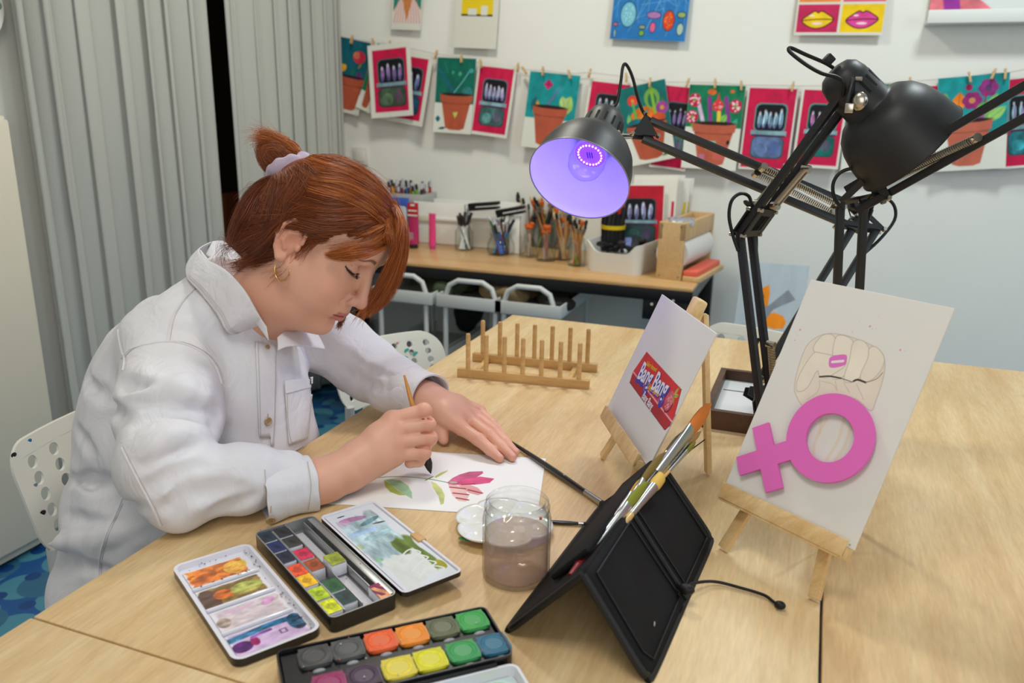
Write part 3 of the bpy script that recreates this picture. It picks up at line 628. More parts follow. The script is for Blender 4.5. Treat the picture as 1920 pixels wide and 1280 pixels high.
PAPERS = [
 # kind, TL, TR, BL, label, dy, args
 ('pot', (680, 73), (708, 86), (667, 200), 'flowerpot drawing mostly hidden behind the first red tin painting', .006, dict(bgc=GREEN, plants=lambda c: leaf(c, .5, .8, .3, .1, 70, (110, 170, 40)))),
 ('pot', (633, 68), (690, 80), (618, 204), 'leftmost terracotta pot drawing with orange tulip and purple leaf on dark teal', .012, dict(bgc=DTEAL, plants=pl_tulip, x0=.17, x1=.98, ty=.5)),
 ('tin', (728, 90), (816, 104), (708, 222), 'tilted crimson tin painting half behind another, dark blue can', -.008, dict(margin=.09, can=(24, 80, 105), fish=(110, 150, 190), seed=2)),
 ('tin', (681, 87), (761, 78), (697, 222), 'crimson tin painting with broad white margin, leftmost of the tin paintings', -.028, dict(margin=.1, can=(70, 90, 70), seed=3, fish=(140, 130, 180))),
 ('pot', (816, 107), (889, 110), (812, 247), 'pot drawing with blue fern on dark green and a lime heart on the pot', -.01, dict(bgc=(14, 104, 88), plants=pl_fern, x0=.12, x1=.98, ty=.52, bg_y=.4, extra=drops)),
 ('tin', (899, 117), (972, 125), (880, 250), 'crimson tin painting with five violet fish beside the fern pot', 0, dict(margin=.06, n=5, can=(70, 110, 110), seed=5, rim=(100, 110, 130), tone=(200, 110, 190))),
 ('pot', (993, 133), (1087, 142), (977, 274), 'pot drawing with pale green leaf and pink square flower on turquoise', .0, dict(bgc=TURQ, plants=pl_leafs, x0=.14, x1=.84, ty=.56, bg_y=.4)),
 ('tin', (1100, 146), (1180, 155), (1088, 270), 'crimson tin painting partly behind the purple lamp shade', .008, dict(margin=.05, seed=7, fish=(120, 160, 160), can=(60, 100, 100))),
 ('tin', (1222, 155), (1290, 162), (1218, 312), 'crimson tin painting behind two pot drawings, left of the red mushrooms', .01, dict(margin=.03, seed=8, fish=(150, 150, 200), can=(90, 130, 130))),
 ('pot', (1151, 170), (1241, 149), (1178, 313), 'tilted pot drawing full of vegetables and a purple daisy on teal', -.012, dict(bgc=(18, 110, 108), plants=pl_veg, x0=.08, x1=.92, ty=.5, bg_y=.36, extra=gleaf)),
 ('pot', (1288, 158), (1393, 161), (1277, 314), 'pot drawing with red spotted mushrooms and flowers on green', -.004, dict(bgc=GREEN, plants=pl_mush, x0=.12, x1=.92, ty=.55, bg_y=.5, pcol=(192, 96, 72), extra=patches)),
 ('tin', (1394, 160), (1489, 163), (1384, 316), 'crimson tin painting with pale blue fish and big violet can', .004, dict(margin=.035, seed=11, fish=(170, 210, 225), can=(90, 110, 150), rim=(90, 150, 150), tone=(60, 90, 170), n=5)),
 ('pot', (1572, 160), (1690, 158), (1575, 322), 'pot drawing hidden behind the right lamp shade', .006, dict(bgc=GREEN, plants=None, ty=.6, bg_y=.35)),
 ('tin', (1503, 162), (1592, 165), (1484, 312), 'crimson tin painting with pink fish and dark teal can', -.004, dict(margin=.05, seed=12, fish=(190, 140, 190), can=(20, 105, 100), rim=(70, 150, 140), n=4, tone=(220, 60, 120))),
 ('tin', (1668, 160), (1752, 158), (1678, 314), 'crimson tin painting mostly behind the right lamp shade', .004, dict(margin=.04, seed=13, fish=(150, 180, 200), can=(70, 90, 80))),
 ('pot', (1745, 149), (1879, 137), (1752, 322), 'pot drawing with big cut leaves and violet flowers on turquoise', -.004, dict(bgc=TURQ, plants=pl_bouq, x0=.1, x1=.8, ty=.53, bg_y=.36, pcol=(194, 102, 80))),
 ('tin', (1884, 146), (1985, 134), (1870, 318), 'crimson tin painting cut by the right picture edge', .004, dict(margin=.035, seed=14, fish=(150, 190, 200), can=(40, 120, 130), rim=(80, 160, 160))),
]
PINS = []
for i, (kind, tl, tr, bl, lab, dy, kw) in enumerate(PAPERS):
    TL, TR, BL = at(*tl, y=WY + dy - .01), at(*tr, y=WY + dy - .01), at(*bl, y=WY + dy - .022 - .01)
    M, w, h = plane_M(TL, TR, BL)
    c = Canvas(w, h, (226, 226, 216), 110)
    (pot if kind == 'pot' else tin)(c, **kw)
    r = thing('pot_drawing' if kind == 'pot' else 'tin_painting', lab, 'drawing', BL, 0, 'flowerpot drawings on the string' if kind == 'pot' else 'red tin paintings on the string')
    k = RNG.uniform(.4, 1); M = Matrix.Translation(-V3(BL)) @ M
    c.sheet('sheet', M, m_paper, r, bend=lambda u, v, k=k: -.002 + .012 * k * (1 - v) ** 2 * (u - .45) ** 2 * 4 + .004 * k * np.sin(u * 5 + i))
# pictures fixed straight to the wall (top row)
def wallpic(name, tl, tr, bl, lab, draw, base=(222, 220, 208), res=110, off=0.004):
    TL, TR, BL = at(*tl, y=WY + .012 - off), at(*tr, y=WY + .012 - off), at(*bl, y=WY - .002 - off); M, w, h = plane_M(TL, TR, BL); c = Canvas(w, h, base, res); draw(c)
    r = thing(name, lab, 'picture', BL); c.sheet('sheet', Matrix.Translation(-V3(BL)) @ M, m_paper, r, bend=lambda u, v: .006 * (1 - v) ** 2 * u); return r
def d_port(c):
    c.rect(.06, .08, .96, .98, (40, 130, 112), tex=.1)
    c.poly([(.06, .08), (.06, .2), (.3, .36), (.7, .36), (.96, .22), (.96, .08)], (232, 214, 205))
    for x in np.linspace(.1, .94, 10): c.line([(x, .08), (.5 + (x - .5) * .7, .36)], .02, (200, 80, 100), a=.7)
    c.poly([(.36, .4), (.64, .4), (.66, .32), (.5, .1), (.36, .32)], (205, 130, 70)); c.ell(.5, .6, .24, .3, (216, 148, 96), tex=.05); c.rect(.36, .34, .64, .48, (205, 130, 76)); c.ell(.5, .86, .3, .16, (90, 50, 30)); c.ell(.42, .62, .03, .02, (60, 40, 30)); c.ell(.58, .62, .03, .02, (60, 40, 30)); c.ell(.5, .5, .07, .02, (180, 70, 70))
wallpic('portrait_picture', (741, -118), (800, -118), (733, 55), 'small portrait with striped shirt on green, top left of the wall', d_port)
def d_blob(c):
    c.rect(.15, .35, .87, .95, (236, 205, 30)); c.ell(.52, .72, .3, .27, (196, 24, 28), tex=.1); c.rect(.15, .34, .87, .36, (40, 30, 20)); c.rect(.3, .35, .5, .42, (226, 224, 214)); c.rect(.6, .35, .75, .45, (226, 224, 214))
wallpic('poster', (853, -90), (936, -90), (850, 89), 'white poster with red round shape on yellow ground', d_blob)
def d_mush(c):
    c.rect(0, 0, 1, 1, (40, 120, 190), tex=.1); rg = np.random.default_rng(4)
    for i in range(34):
        a = rg.uniform(0, 1, 4); c.line([(a[0], a[1]), (a[2], a[3])], .006, (140, 190, 225), a=.7)
    def m(x, y, rx, ry, col, cap, cy, crx, cry, dc):
        c.ell(x, y, rx + .01, ry + .01, (20, 50, 80)); c.ell(x, y, rx, ry, col); dots(c, x, y, rx * .9, ry * .9 , 24, dc, .007, int(x * 50)); c.ell(x, cy, crx + .01, cry + .01, (30, 50, 80)); c.ell(x, cy, crx, cry, cap, tex=.2)
    m(.22, .25, .1, .15, (120, 195, 215), (120, 190, 160), .53, .13, .06, (200, 230, 240)); m(.76, .2, .07, .12, (220, 70, 30), (220, 90, 120), .48, .08, .06, (245, 150, 90)); m(.56, .13, .035, .06, (225, 100, 150), (170, 120, 180), .25, .09, .04, (225, 100, 150)); m(.92, .12, .04, .07, (170, 200, 180), (170, 200, 120), .26, .05, .03, (180, 200, 190)); m(.42, .07, .03, .03, (140, 190, 60), (150, 170, 140), .13, .04, .02, (120, 180, 70)); m(.06, .06, .01, .05, (150, 190, 190), (190, 110, 140), .15, .03, .02, (150, 190, 190))
wallpic('mushroom_picture', (1146, -118), (1291, -118), (1143, 73), 'blue picture with spotted mushrooms and bottles high on the wall', d_mush, res=170)
def d_lips(c):
    bg = [(200, 40, 90), (245, 205, 20), (240, 140, 60), (230, 90, 120)]; lp = [(245, 205, 30), (225, 70, 150), (200, 60, 120), (240, 200, 60)]
    for i in range(4):
        x0 = .02 + .5 * (i % 2); y0 = .03 + .31 * (i // 2); c.rect(x0, y0, x0 + .47, y0 + .285, bg[i], tex=.08)
        X = lambda u: x0 + .47 * u
        Yv = lambda v: y0 + .285 * v
        P = [(.12, .42), (.3, .66), (.42, .76), (.5, .7), (.58, .76), (.72, .66), (.88, .46), (.7, .22), (.5, .14), (.3, .2)]
        P = catmull([(a, b2, 0) for a, b2 in P], 4, True); P = [(X(p[0]), Yv(p[1])) for p in P]
        c.poly(P, lp[i], tex=.1); c.line(P + [P[0]], .012, (60, 20, 20)); c.line([(X(.12), Yv(.42)), (X(.5), Yv(.47)), (X(.88), Yv(.46))], .01, (70, 20, 20), smooth=3); c.ell(X(.5), Yv(.32), .06, .014, (250, 220, 225)); c.ell(X(.35), Yv(.6), .03, .01, (250, 230, 230))
wallpic('lips_picture', (1496, -118), (1666, -124), (1488, 66), 'grid of painted lips on magenta and yellow squares', d_lips, res=200)
# string, sagging between the papers, and its wooden pegs
pegs = [(660, 72), (699, 78), (731, 82), (818, 100), (865, 107), (901, 117), (971, 124), (982, 130), (1018, 131), (1067, 137), (1106, 135), (1174, 143), (1219, 152), (1290, 153), (1341, 154), (1390, 158), (1487, 160), (1595, 160), (1706, 152), (1818, 142), (1864, 136), (1885, 136)]
tag(obj('string', tube(nb(), [at(600, 60, y=WY - .0)] + [at(px, py + 1, y=WY - .001) for px, py in pegs] + [at(1990, 118, y=WY)], .0011, 5), mat('twine', (200, 195, 180), .8)), 'thin string carrying the drawings along the wall', 'string')
PEGL = ['at the far left, clipping the orange tulip pot drawing', 'clipping the hidden drawing behind the first red tin', 'above the broad-margin red tin painting', 'at the right corner of the tilted red tin', 'in the middle of the blue fern pot drawing', 'at the left corner of the violet fish tin', 'at the right corner of the violet fish tin', 'tilted loose beside the violet fish tin', 'at the left of the turquoise pot drawing with pale leaf', 'at the right of the turquoise pot drawing with pale leaf', 'at the left of the tin behind the violet lamp', 'behind the cable of the violet lamp', 'above the tilted vegetable pot drawing', 'at the left of the red mushroom pot drawing', 'in the middle of the red mushroom pot drawing', 'at the right of the red mushroom pot drawing', 'at the right corner of the pale blue fish tin', 'behind the cap of the right lamp', 'above the unlit lamp shade', 'in the middle of the cut leaf pot drawing', 'right of centre on the cut leaf pot drawing', 'at the right corner of the cut leaf pot drawing']
m_peg = woodmat('peg_wood', (190, 150, 100), (225, 190, 140), (60, 8, 60), .7)
for i, (px, py) in enumerate(pegs):
    p = at(px, py, y=WY - .026); tilt = [.25, -.1, .05, .3, -.05, -.1, .1, -.6, 0, -.3][i % 10]
    r = thing('clothes_peg', 'wooden clothes peg ' + PEGL[i], 'peg', p, 0, 'wooden pegs on the string'); r.rotation_euler = (0, tilt, 0)
    for s_ in (-1, 1): obj('jaw', box(nb(), (0, s_ * .004 , -.004), (.0075, .0045, .036), .001, (s_ * .12, 0, 0)), m_peg, r)
    obj('spring', cyl(nb(), (-.005, 0, 0), (.005, 0, 0), .0035, seg=8), mat('peg_wire', (150, 150, 150), .3, 1.0), r)
# ------------------------------------------------------------------ work bench against the wall
BZ = .70; BX0, BX1, BY0, BY1 = -2.0, -.365, 2.69, 3.27
m_btop = woodmat('bench_laminate', (214, 172, 118), (196, 150, 98), (1.5, 22, 4), .3, coat=.15)
bn = thing('work_bench', 'long wood-topped work bench with black steel frame along the back wall', 'bench', ((BX0 + BX1) / 2, (BY0 + BY1) / 2, 0))
cx, cy = (BX0 + BX1) / 2, (BY0 + BY1) / 2; LX, LY = BX1 - BX0, BY1 - BY0
obj('bench_top', box(nb(), (0, 0, BZ - .006), (LX, LY, .012), .002), m_btop, bn)
obj('front_rail', box(nb(), (0, -LY / 2 + .012, BZ - .032), (LX, .024, .04), .002), m_blk, bn)
obj('back_rail', box(nb(), (0, LY / 2 - .012, BZ - .032), (LX, .024, .04), .002), m_blk, bn)
for s_ in (-1, 1): obj('end_rail', box(nb(), (s_ * (LX / 2 - .012), 0, BZ - .032), (.024, LY - .05, .04), .002), mat('grey_steel', (92, 94, 96), .45, spec=.4), bn)
for sx in (-1, 1):
    for sy in (-1, 1): obj('leg', box(nb(), (sx * (LX / 2 - .025), sy * (LY / 2 - .025), (BZ - .05) / 2), (.05, .045, BZ - .05), .003), m_blk, bn)
for sx in (-1, 1): obj('corner_plate', box(nb(), (sx * (LX / 2 - .09), -LY / 2 + .006, BZ - .085), (.15, .006, .07), .001), m_blk, bn)
for px in (1222, 1262): obj('bolt', cyl(nb(), at(px, 570 - (px == 1262) * 6, y=BY0 + .004) - np.array([cx, cy, 0]), at(px, 570 - (px == 1262) * 6, y=BY0 - .004) - np.array([cx, cy, 0]), .005, seg=8), mat('steel', (170, 170, 168), .3, 1.0), bn)

def on(px, py, z=BZ): return at(px, py, z=z)
def hz(px, py, base):  # height of the point seen at a pixel, standing over the base point (same depth plane)
    return at(px, py, y=base[1])[2]
# trolleys
m_tr = mat('trolley_white', (206, 208, 206), .4)
trl = None
def trolley(xa, xb, yf, lab):
    r = thing('trolley', lab, 'trolley', ((xa + xb) / 2, yf, 0), 0, 'white metal trolleys under the bench'); w = (xb - xa) / 2; dp = .44; top = .66
    for yy, nm in ((0, 'front'), (dp, 'back')):
        obj('handle' if yy == 0 else 'back_hoop', tube(nb(), [(-w, yy, .06), (-w, yy, top - .06), (-w + .015, yy, top - .02), (-w + .05, yy, top), (w - .05, yy, top), (w - .015, yy, top - .02), (w, yy, top - .06), (w, yy, .06)] if yy == 0 else [(-w, yy, .06), (-w, yy, top - .06), (w, yy, top - .06), (w, yy, .06)], .0095, 10, smooth=0), m_tr, r)
    for z0 in (.56, .32, .09):
        b = nb(); wo = w + .03
        box(b, (0, dp / 2, z0), (2 * wo, dp + .03, .004), .001)
        for sx in (-1, 1): box(b, (sx * wo, dp / 2, z0 + .023), (.006, dp + .03, .046), .002)
        for yy in (-.015, dp + .015): box(b, (0, yy, z0 + .023), (2 * wo, .006, .046), .002)
        obj('tray', b, m_tr, r)
    for sx in (-1, 1):
        for yy in (.02, dp - .02): obj('caster', cyl(nb(), (sx * w - .01, yy, .028), (sx * w + .01, yy, .028), .028, seg=14), m_blk, r)
    return r
TR = [((718, 600), (797, 600), 'white trolley on the left under the bench, nearest the woman'), ((838, 560), (927, 560), 'middle white trolley under the bench with brown cloth in its tray'), ((947, 560), (1036, 580), 'right white trolley under the bench with dark tray full of tools')]
for a, b_, lab in TR:
    pa, pb = at(*a, y=2.66), at(*b_, y=2.64); t = trolley(pa[0], pb[0], 2.65, lab)
def heap(name, lab, cat, c, sz, col, seed, n=9):
    b = nb(); rg = np.random.default_rng(seed)
    for i in range(n): ball(b, (rg.uniform(-.5, .5) * sz[0], rg.uniform(-.5, .5) * sz[1], sz[2] * rg.uniform(.3, .6)), .045, (rg.uniform(.7, 1.4), rg.uniform(.7, 1.4), sz[2] * 9), 10, 7)
    o = obj(name, b, mat(name + str(seed), col, .8, noise=.2, nscale=25, bump=.3), None); o.location = V3(c); md = o.modifiers.new('r', 'REMESH'); md.mode = 'VOXEL'; md.voxel_size = .008; md.use_smooth_shade = True
    return tag(o, lab, cat)
pa = at(883, 585, z=.60); heap('folded_cloth', 'brown folded cloth in the middle trolley tray', 'cloth', (pa[0], 2.87, .565), (.16, .3, .09), (140, 118, 84), 4, 16)
pa = at(757, 570, z=.60); heap('folded_cloth', 'olive green cloth in the left trolley tray', 'cloth', (pa[0], 2.87, .565), (.14, .3, .09), (70, 84, 60), 5, 16)
pa = at(990, 575, z=.60); heap('dark_bag', 'dark crumpled bag in the right trolley tray', 'bag', (pa[0] + .02, 2.87, .565), (.16, .3, .07), (46, 42, 38), 6, 16)
pa = at(808, 540, z=.60); heap('dark_bag', 'black bag between the left and middle trolleys', 'bag', (pa[0] + .0, 3.1, .35), (.05, .1, .2), (24, 24, 26), 8, 12)
# crate with odds and ends on the floor between trolleys
cr = thing('crate', 'open white crate on the floor beside the left trolley', 'crate', (-1.28, 2.45, 0))
b = nb(); box(b, (0, 0, .012), (.3, .22, .006)); 
for sx in (-1, 1): box(b, (sx * .15, 0, .13), (.006, .226, .25), .002)
for sy in (-1, 1): box(b, (0, sy * .11, .13), (.3, .006, .25), .002)
obj('crate_shell', b, m_white, cr)
for i, (dx, dy, dz, col, lab, rr) in enumerate(((-.05, 0, .27, (60, 120, 100), 'teal rolled cloth in the white floor crate', .045), (.05, .02, .25, (210, 170, 60), 'yellow rolled cloth in the white floor crate', .035), (.1, -.04, .24, (90, 70, 60), 'brown rolled cloth in the white floor crate', .03))):
    o = obj('cloth_roll', tube(nb(), [(-.06, -.06, 0), (-.02, 0, .01), (.05, .05, 0)], rr, 12, smooth=4), mat('roll%d' % i, col, .9, bump=.3), None); o.location = (-1.28 + dx, 2.45 + dy, dz - .03); tag(o, lab, 'cloth', 'rolled cloths in the crate')

# ---- things standing on the bench top
def tubeitem(name, lab, px, base, top, wpx, capcol, col, zig=None):
    B = on(px, base); H = hz(px, top, B) - BZ; rad = wpx / 2 / F * np.linalg.norm(B - CAM) 
    r = thing(name, lab, 'tube', B)
    obj('cap', lathe(nb(), [(0, 0), (rad * .72, 0), (rad * .75, H * .1), (0, H * .1)], seg=20), capcol, r)
    n = 8; b = nb(); rings = []
    for i in range(n):
        t = i / (n - 1); z = H * (.1 + .9 * t); a = rad * (1 - .0 * t); c_ = rad * .75 * (1 - t) + .0012
        rings.append([b.verts.new((a * cos(2 * pi * j / 20), c_ * sin(2 * pi * j / 20), z)) for j in range(20)])
    for i in range(n - 1):
        for j in range(20): b.faces.new((rings[i][j], rings[i][(j + 1) % 20], rings[i + 1][(j + 1) % 20], rings[i + 1][j]))
    b.faces.new(rings[0][::-1]); b.faces.new(rings[-1])
    o = obj('tube_body', b, col, r)
    return r, rad, H
m_mag = mat('magenta_tube', (176, 30, 92), .3, coat=.4)
r, rad, H = tubeitem('paint_tube', 'large magenta paint tube with red hang tab standing on its cap', 776, 465, 380, 21, mat('cap_black', (30, 28, 32), .4), m_mag)
obj('header', box(nb(), (0, -.004, H * .86), (rad * 2.02, .006, H * .26), .002), mat('red_plastic', (190, 26, 48), .4), r)
obj('hang_hole', box(nb(), (0, -.0075, H * .95), (rad * .8, .002, H * .04), .0005), m_white, r)
obj('label_band', box(nb(), (0, -.0078, H * .73), (rad * 1.9, .002, H * .03)), m_white, r); obj('label_band', box(nb(), (0, -.0078, H * .83), (rad * 1.7, .002, H * .03)), m_white, r)
obj('barcode_label', box(nb(), (-.004, -rad * .68, H * .27), (rad * .9, .001, H * .18)), mat('label_grey', (170, 130, 150), .5), r)
tubeitem('paint_tube', 'small bright pink tube standing beside the large magenta tube', 811, 467, 400, 14, mat('cap_pink', (205, 60, 130), .4), mat('pink_tube', (230, 62, 128), .3, coat=.4))
for px, base, top, w, col, nm, lab in ((754, 458, 412, 14, (80, 160, 130), 'green', 'green paint bottle left of the magenta tube'), (766, 462, 420, 12, (60, 40, 50), 'dark', 'dark bottle squeezed beside the magenta tube')):
    B = on(px, base); H = hz(px, top, B) - BZ; q = w / 2 / F * 3.1; rr = thing('paint_bottle', lab, 'bottle', B)
    obj('bottle_body', lathe(nb(), [(0, 0), (q, 0), (q, H * .7), (q * .5, H * .82), (0, H * .82)], seg=16), mat(nm + '_bottle', col, .35), rr); obj('cap', lathe(nb(), [(q * .5, H * .8), (q * .5, H), (0, H)], seg=12), m_blk, rr)
# white organiser boxes behind
def wbox(name, lab, p0, p1, top, y, dp, extra=None):
    A, B = at(p0, 465, y=y), at(p1, 465, y=y); w = B[0] - A[0]; H = at((p0 + p1) / 2, top, y=y)[2] - BZ
    r = thing(name, lab, 'box', ((A[0] + B[0]) / 2, y, BZ)); b = nb(); t = .004
    box(b, (0, dp / 2, t / 2), (w, dp, t)); 
    for sx in (-1, 1): box(b, (sx * (w / 2 - t / 2), dp / 2, H / 2), (t, dp, H), .001)
    for yy in (t / 2, dp - t / 2): box(b, (0, yy, H / 2), (w, t, H), .001)
    obj('box_shell', b, mat('box_white', (240, 240, 234), .4), r); return r, w, H
r, w, H = wbox('storage_box', 'tall white plastic organiser box behind the pink tube', 776, 872, 380, 3.12, .14); obj('rim', box(nb(), (0, -.004, H - .07), (w + .006, .008, .012), .002), m_white, r)
obj('label_holder', box(nb(), (-w * .25, -.007, H * .62), (w * .3, .004, H * .15), .002), mat('label_ivory', (225, 220, 200), .5), r)
r, w, H = wbox('storage_box', 'wide white plastic organiser box behind the jars of pens', 880, 968, 385, 3.11, .15); obj('rim', box(nb(), (0, -.004, H - .06), (w + .006, .008, .012), .002), m_white, r)
r, w, H = wbox('storage_box', 'slim white box right of the jar of pens', 953, 975, 405, 3.04, .06)
for i, (px, py, a, l) in enumerate(((908, 388, .12, .13), (958, 398, .22, .12))):
    o = thing('hole_punch', ['black stapler lying on the white organiser boxes', 'black clip case leaning on the right white boxes'][i], 'stapler', at(px, py, y=3.05)); o.rotation_euler = (0, -a, 0)
    obj('upper_arm', box(nb(), (0, 0, .012), (l, .04, .014), .004), m_blk, o); obj('base', box(nb(), (0, 0, -.006), (l * .95, .045, .01), .003), m_blk, o); obj('hinge', cyl(nb(), (-l * .42, -.02, .004), (-l * .42, .02, .004), .008, seg=10), m_blk, o)
pk = thing('plastic_packet', 'blue and clear plastic packet beside the woman\'s hair', 'packet', on(748, 456)); Hh = hz(752, 372, on(748, 456)) - BZ
obj('clear_front', box(nb(), (0, 0, Hh * .42), (.075, .02, Hh * .84), .006), mat('packet_pale', (190, 200, 215), .25, spec=.6), pk); obj('blue_header', box(nb(), (.008, .0, Hh * .92), (.085, .012, Hh * .2), .003), mat('packet_blue', (60, 96, 190), .35), pk)

m_brush_o = mat('bristle_orange', (205, 96, 30), .8, bump=.5, bscale=500); m_wood_s = mat('stick_wood', (196, 150, 96), .6)
def glassjar(name, lab, px, base, wpx, top, prof=None, seg=28):
    B = on(px, base); rad = wpx / 2 / F * np.linalg.norm(B - CAM); B = B + np.array([0, rad, 0]); H = hz(px, top, B) - BZ
    r = thing(name, lab, 'jar', B, 0, 'glass jars on the bench')
    pr = prof or [(1, 0), (1, .7), (.8, .85), (.8, 1)]
    out = [(rad * a, H * z) for a, z in pr]; inn = [(max(rad * a - .0025, .001), max(H * z, .003)) for a, z in pr][::-1]
    obj('glass', lathe(nb(), [(0, 0)] + out + inn + [(0, .003)], seg=seg), m_glass, r); return r, rad, H, B
def fill(B, rad, H, n, kinds, seed, up, lab, grp, lean=.25):
    rg = np.random.default_rng(seed)
    for i in range(n):
        k = kinds[int(rg.integers(len(kinds)))]; a = rg.uniform(0, 2 * pi); q = rad * .62 * np.sqrt(rg.random()); base = np.array([q * cos(a + 2.5), q * sin(a + 2.5), .004]); L = H + up * rg.uniform(.55, 1.1)
        a2 = a + rg.uniform(-.7, .7); topp = np.array([rad * .75 * cos(a2), rad * .75 * sin(a2), H]); d = topp - base; d = d / np.linalg.norm(d); d = d * (1 - lean) + np.array([0, 0, lean]); d /= np.linalg.norm(d)
        item(k, B + base, d, L, lab, grp)
ITEMC = {}
CN = {(40, 44, 60): 'dark blue', (30, 80, 170): 'blue', (30, 110, 60): 'green', (150, 30, 40): 'red', (90, 110, 160): 'grey-blue', (70, 130, 180): 'light blue', (50, 44, 44): 'dark brown', (25, 25, 28): 'black', (190, 110, 40): 'orange-brown', (150, 84, 40): 'brown', (60, 60, 62): 'charcoal', (120, 150, 50): 'lime green', (196, 150, 96): 'natural wood', (190, 170, 150): 'beige', (150, 100, 90): 'rosy brown', (200, 160, 110): 'pale wood', (50, 56, 66): 'slate', (120, 190, 40): 'lime green', (40, 40, 44): 'black', (150, 40, 60): 'dark red', (220, 220, 225): 'white', (180, 30, 60): 'crimson', (230, 160, 30): 'orange', (40, 150, 60): 'green', (120, 40, 110): 'purple', (60, 120, 180): 'blue', (110, 60, 60): 'brown', (205, 208, 210): 'pale grey', (120, 130, 140): 'steel grey', (225, 222, 215): 'white'}
def item(k, p, d, L, lab, grp):
    lab = CN.get(k[1], 'dark') + ' ' + lab.replace('coloured ', '').replace('pale modelling', 'modelling').replace('pen or pencil', 'pencil' if k[2] == 'pencil' else 'pen').replace('brush or wooden stick', 'wooden stick' if 'stick' in k[0] else 'brush')
    nm, col, kind = k
    key = (nm, col, kind, round(L, 2))
    if key not in ITEMC:
        s_ = mat('st_%02x%02x%02x' % col, col, .4); r = .005
        root = thing(nm, '', 'brush' if 'brush' in nm else ('pen' if nm == 'pen' else ('pencil' if nm == 'pencil' else 'tool')), (0, 0, 0), 0, grp)
        if kind == 'pen': obj('barrel', lathe(nb(), [(0, 0), (r, .002), (r, L * .98), (r * .6, L), (0, L)], seg=8), s_, root); obj('cap', lathe(nb(), [(r * 1.15, L * .72), (r * 1.2, L * .995), (0, L * 1.01)], seg=8), mat('capd', (40, 40, 46), .4) if sum(col) > 300 else mat('capl', (200, 200, 205), .4), root)
        elif kind == 'pencil': obj('barrel', lathe(nb(), [(0, 0), (r * .85, .001), (r * .85, L * .9), (r * .3, L)], seg=6), s_, root); obj('tip', lathe(nb(), [(r * .85, L * .9), (0, L * 1.01)], seg=6), m_wood_s, root)
        else:
            obj('stick', lathe(nb(), [(0, 0), (r * .6, .001), (r * .95, L * .5), (r * .7, L * .78)], seg=8), s_, root); obj('ferrule', lathe(nb(), [(r * .9, L * .74), (r * 1.25, L * .87)], seg=8), m_steel, root)
            bm_ = {'o': m_brush_o, 'b': mat('bristle_black', (34, 30, 28), .8), 'w': mat('bristle_cream', (214, 190, 150), .8)}[kind]
            w_ = 1.3 if kind != 'o' else 2.2; obj('bristle', lathe(nb(), [(r * 1.2, L * .86), (r * w_, L * .93), (r * w_ * .8, L * .98), (0, L)], seg=8), bm_, root)
        ITEMC[key] = root; o = root
    else: o = dup(ITEMC[key])
    o.location = V3(p); o.rotation_mode = 'QUATERNION'; o.rotation_quaternion = V3(d).to_track_quat('Z', 'Y'); o['label'] = lab; o['group'] = grp
    return o
pens = [('pen', (40, 44, 60), 'pen'), ('pen', (30, 80, 170), 'pen'), ('pencil', (30, 110, 60), 'pencil'), ('pen', (150, 30, 40), 'pen'), ('pencil', (90, 110, 160), 'pencil'), ('pen', (70, 130, 180), 'pen'), ('pencil', (50, 44, 44), 'pencil'), ('pen', (25, 25, 28), 'pen')]
brs = [('paint_brush', (190, 110, 40), 'w'), ('paint_brush', (150, 84, 40), 'o'), ('paint_brush', (60, 60, 62), 'b'), ('paint_brush', (120, 150, 50), 'w'), ('paint_brush', (196, 150, 96), 'b')]
ors = [('paint_brush', (190, 170, 150), 'o'), ('paint_brush', (150, 100, 90), 'o')]
r, rad, H, B = glassjar('glass_jar', 'square-shouldered glass jar with white tools left of the pen jar', 863, 471, 34, 424, [(1, 0), (1, .8), (.75, .92), (.75, 1)])
fill(B, rad, H, 9, [('modelling_tool', (205, 208, 210), 'pen'), ('modelling_tool', (120, 130, 140), 'pencil'), ('modelling_tool', (225, 222, 215), 'pen')], 3, .07, 'pale modelling tool standing in the left glass jar', 'tools in the left jar')
r, rad, H, B = glassjar('glass_jug', 'round-bellied glass jug full of coloured pens and pencils', 929, 481, 54, 437, [(.82, 0), (1, .2), (.95, .55), (.72, .85), (.78, 1)])
fill(B, rad * .95, H, 34, pens, 5, .075, 'coloured pen or pencil standing in the glass jug', 'pens in the glass jug')
for i, (px, base, w, top, lab) in enumerate(((985, 484, 36, 440, 'cone-shaped glass bottle with orange brushes, left one'), (1017, 491, 36, 446, 'cone-shaped glass bottle with orange brushes, beside the white bin'))):
    r, rad, H, B = glassjar('glass_bottle', lab, px, base, w, top, [(1, 0), (1, .12), (.55, .8), (.6, 1)])
    fill(B, rad * .5, H, 8, ors, 8 + i, .05, 'brush with orange bristles standing in a cone-shaped bottle', 'orange brushes in cone bottles', .5)
r, rad, H, B = glassjar('glass_jar', 'glass jar with wooden sticks between the bottles and the bin', 1050, 489, 34, 440)
fill(B, rad, H, 20, brs + [('wooden_stick', (200, 160, 110), 'pencil')], 12, .11, 'brush or wooden stick in the middle brush jar', 'brushes in the middle jar')
r, rad, H, B = glassjar('glass_jar', 'tall glass jar of brushes directly left of the white bin', 1076, 500, 34, 446)
fill(B, rad, H, 20, brs, 13, .09, 'brush in the tall jar beside the white bin', 'brushes beside the bin')
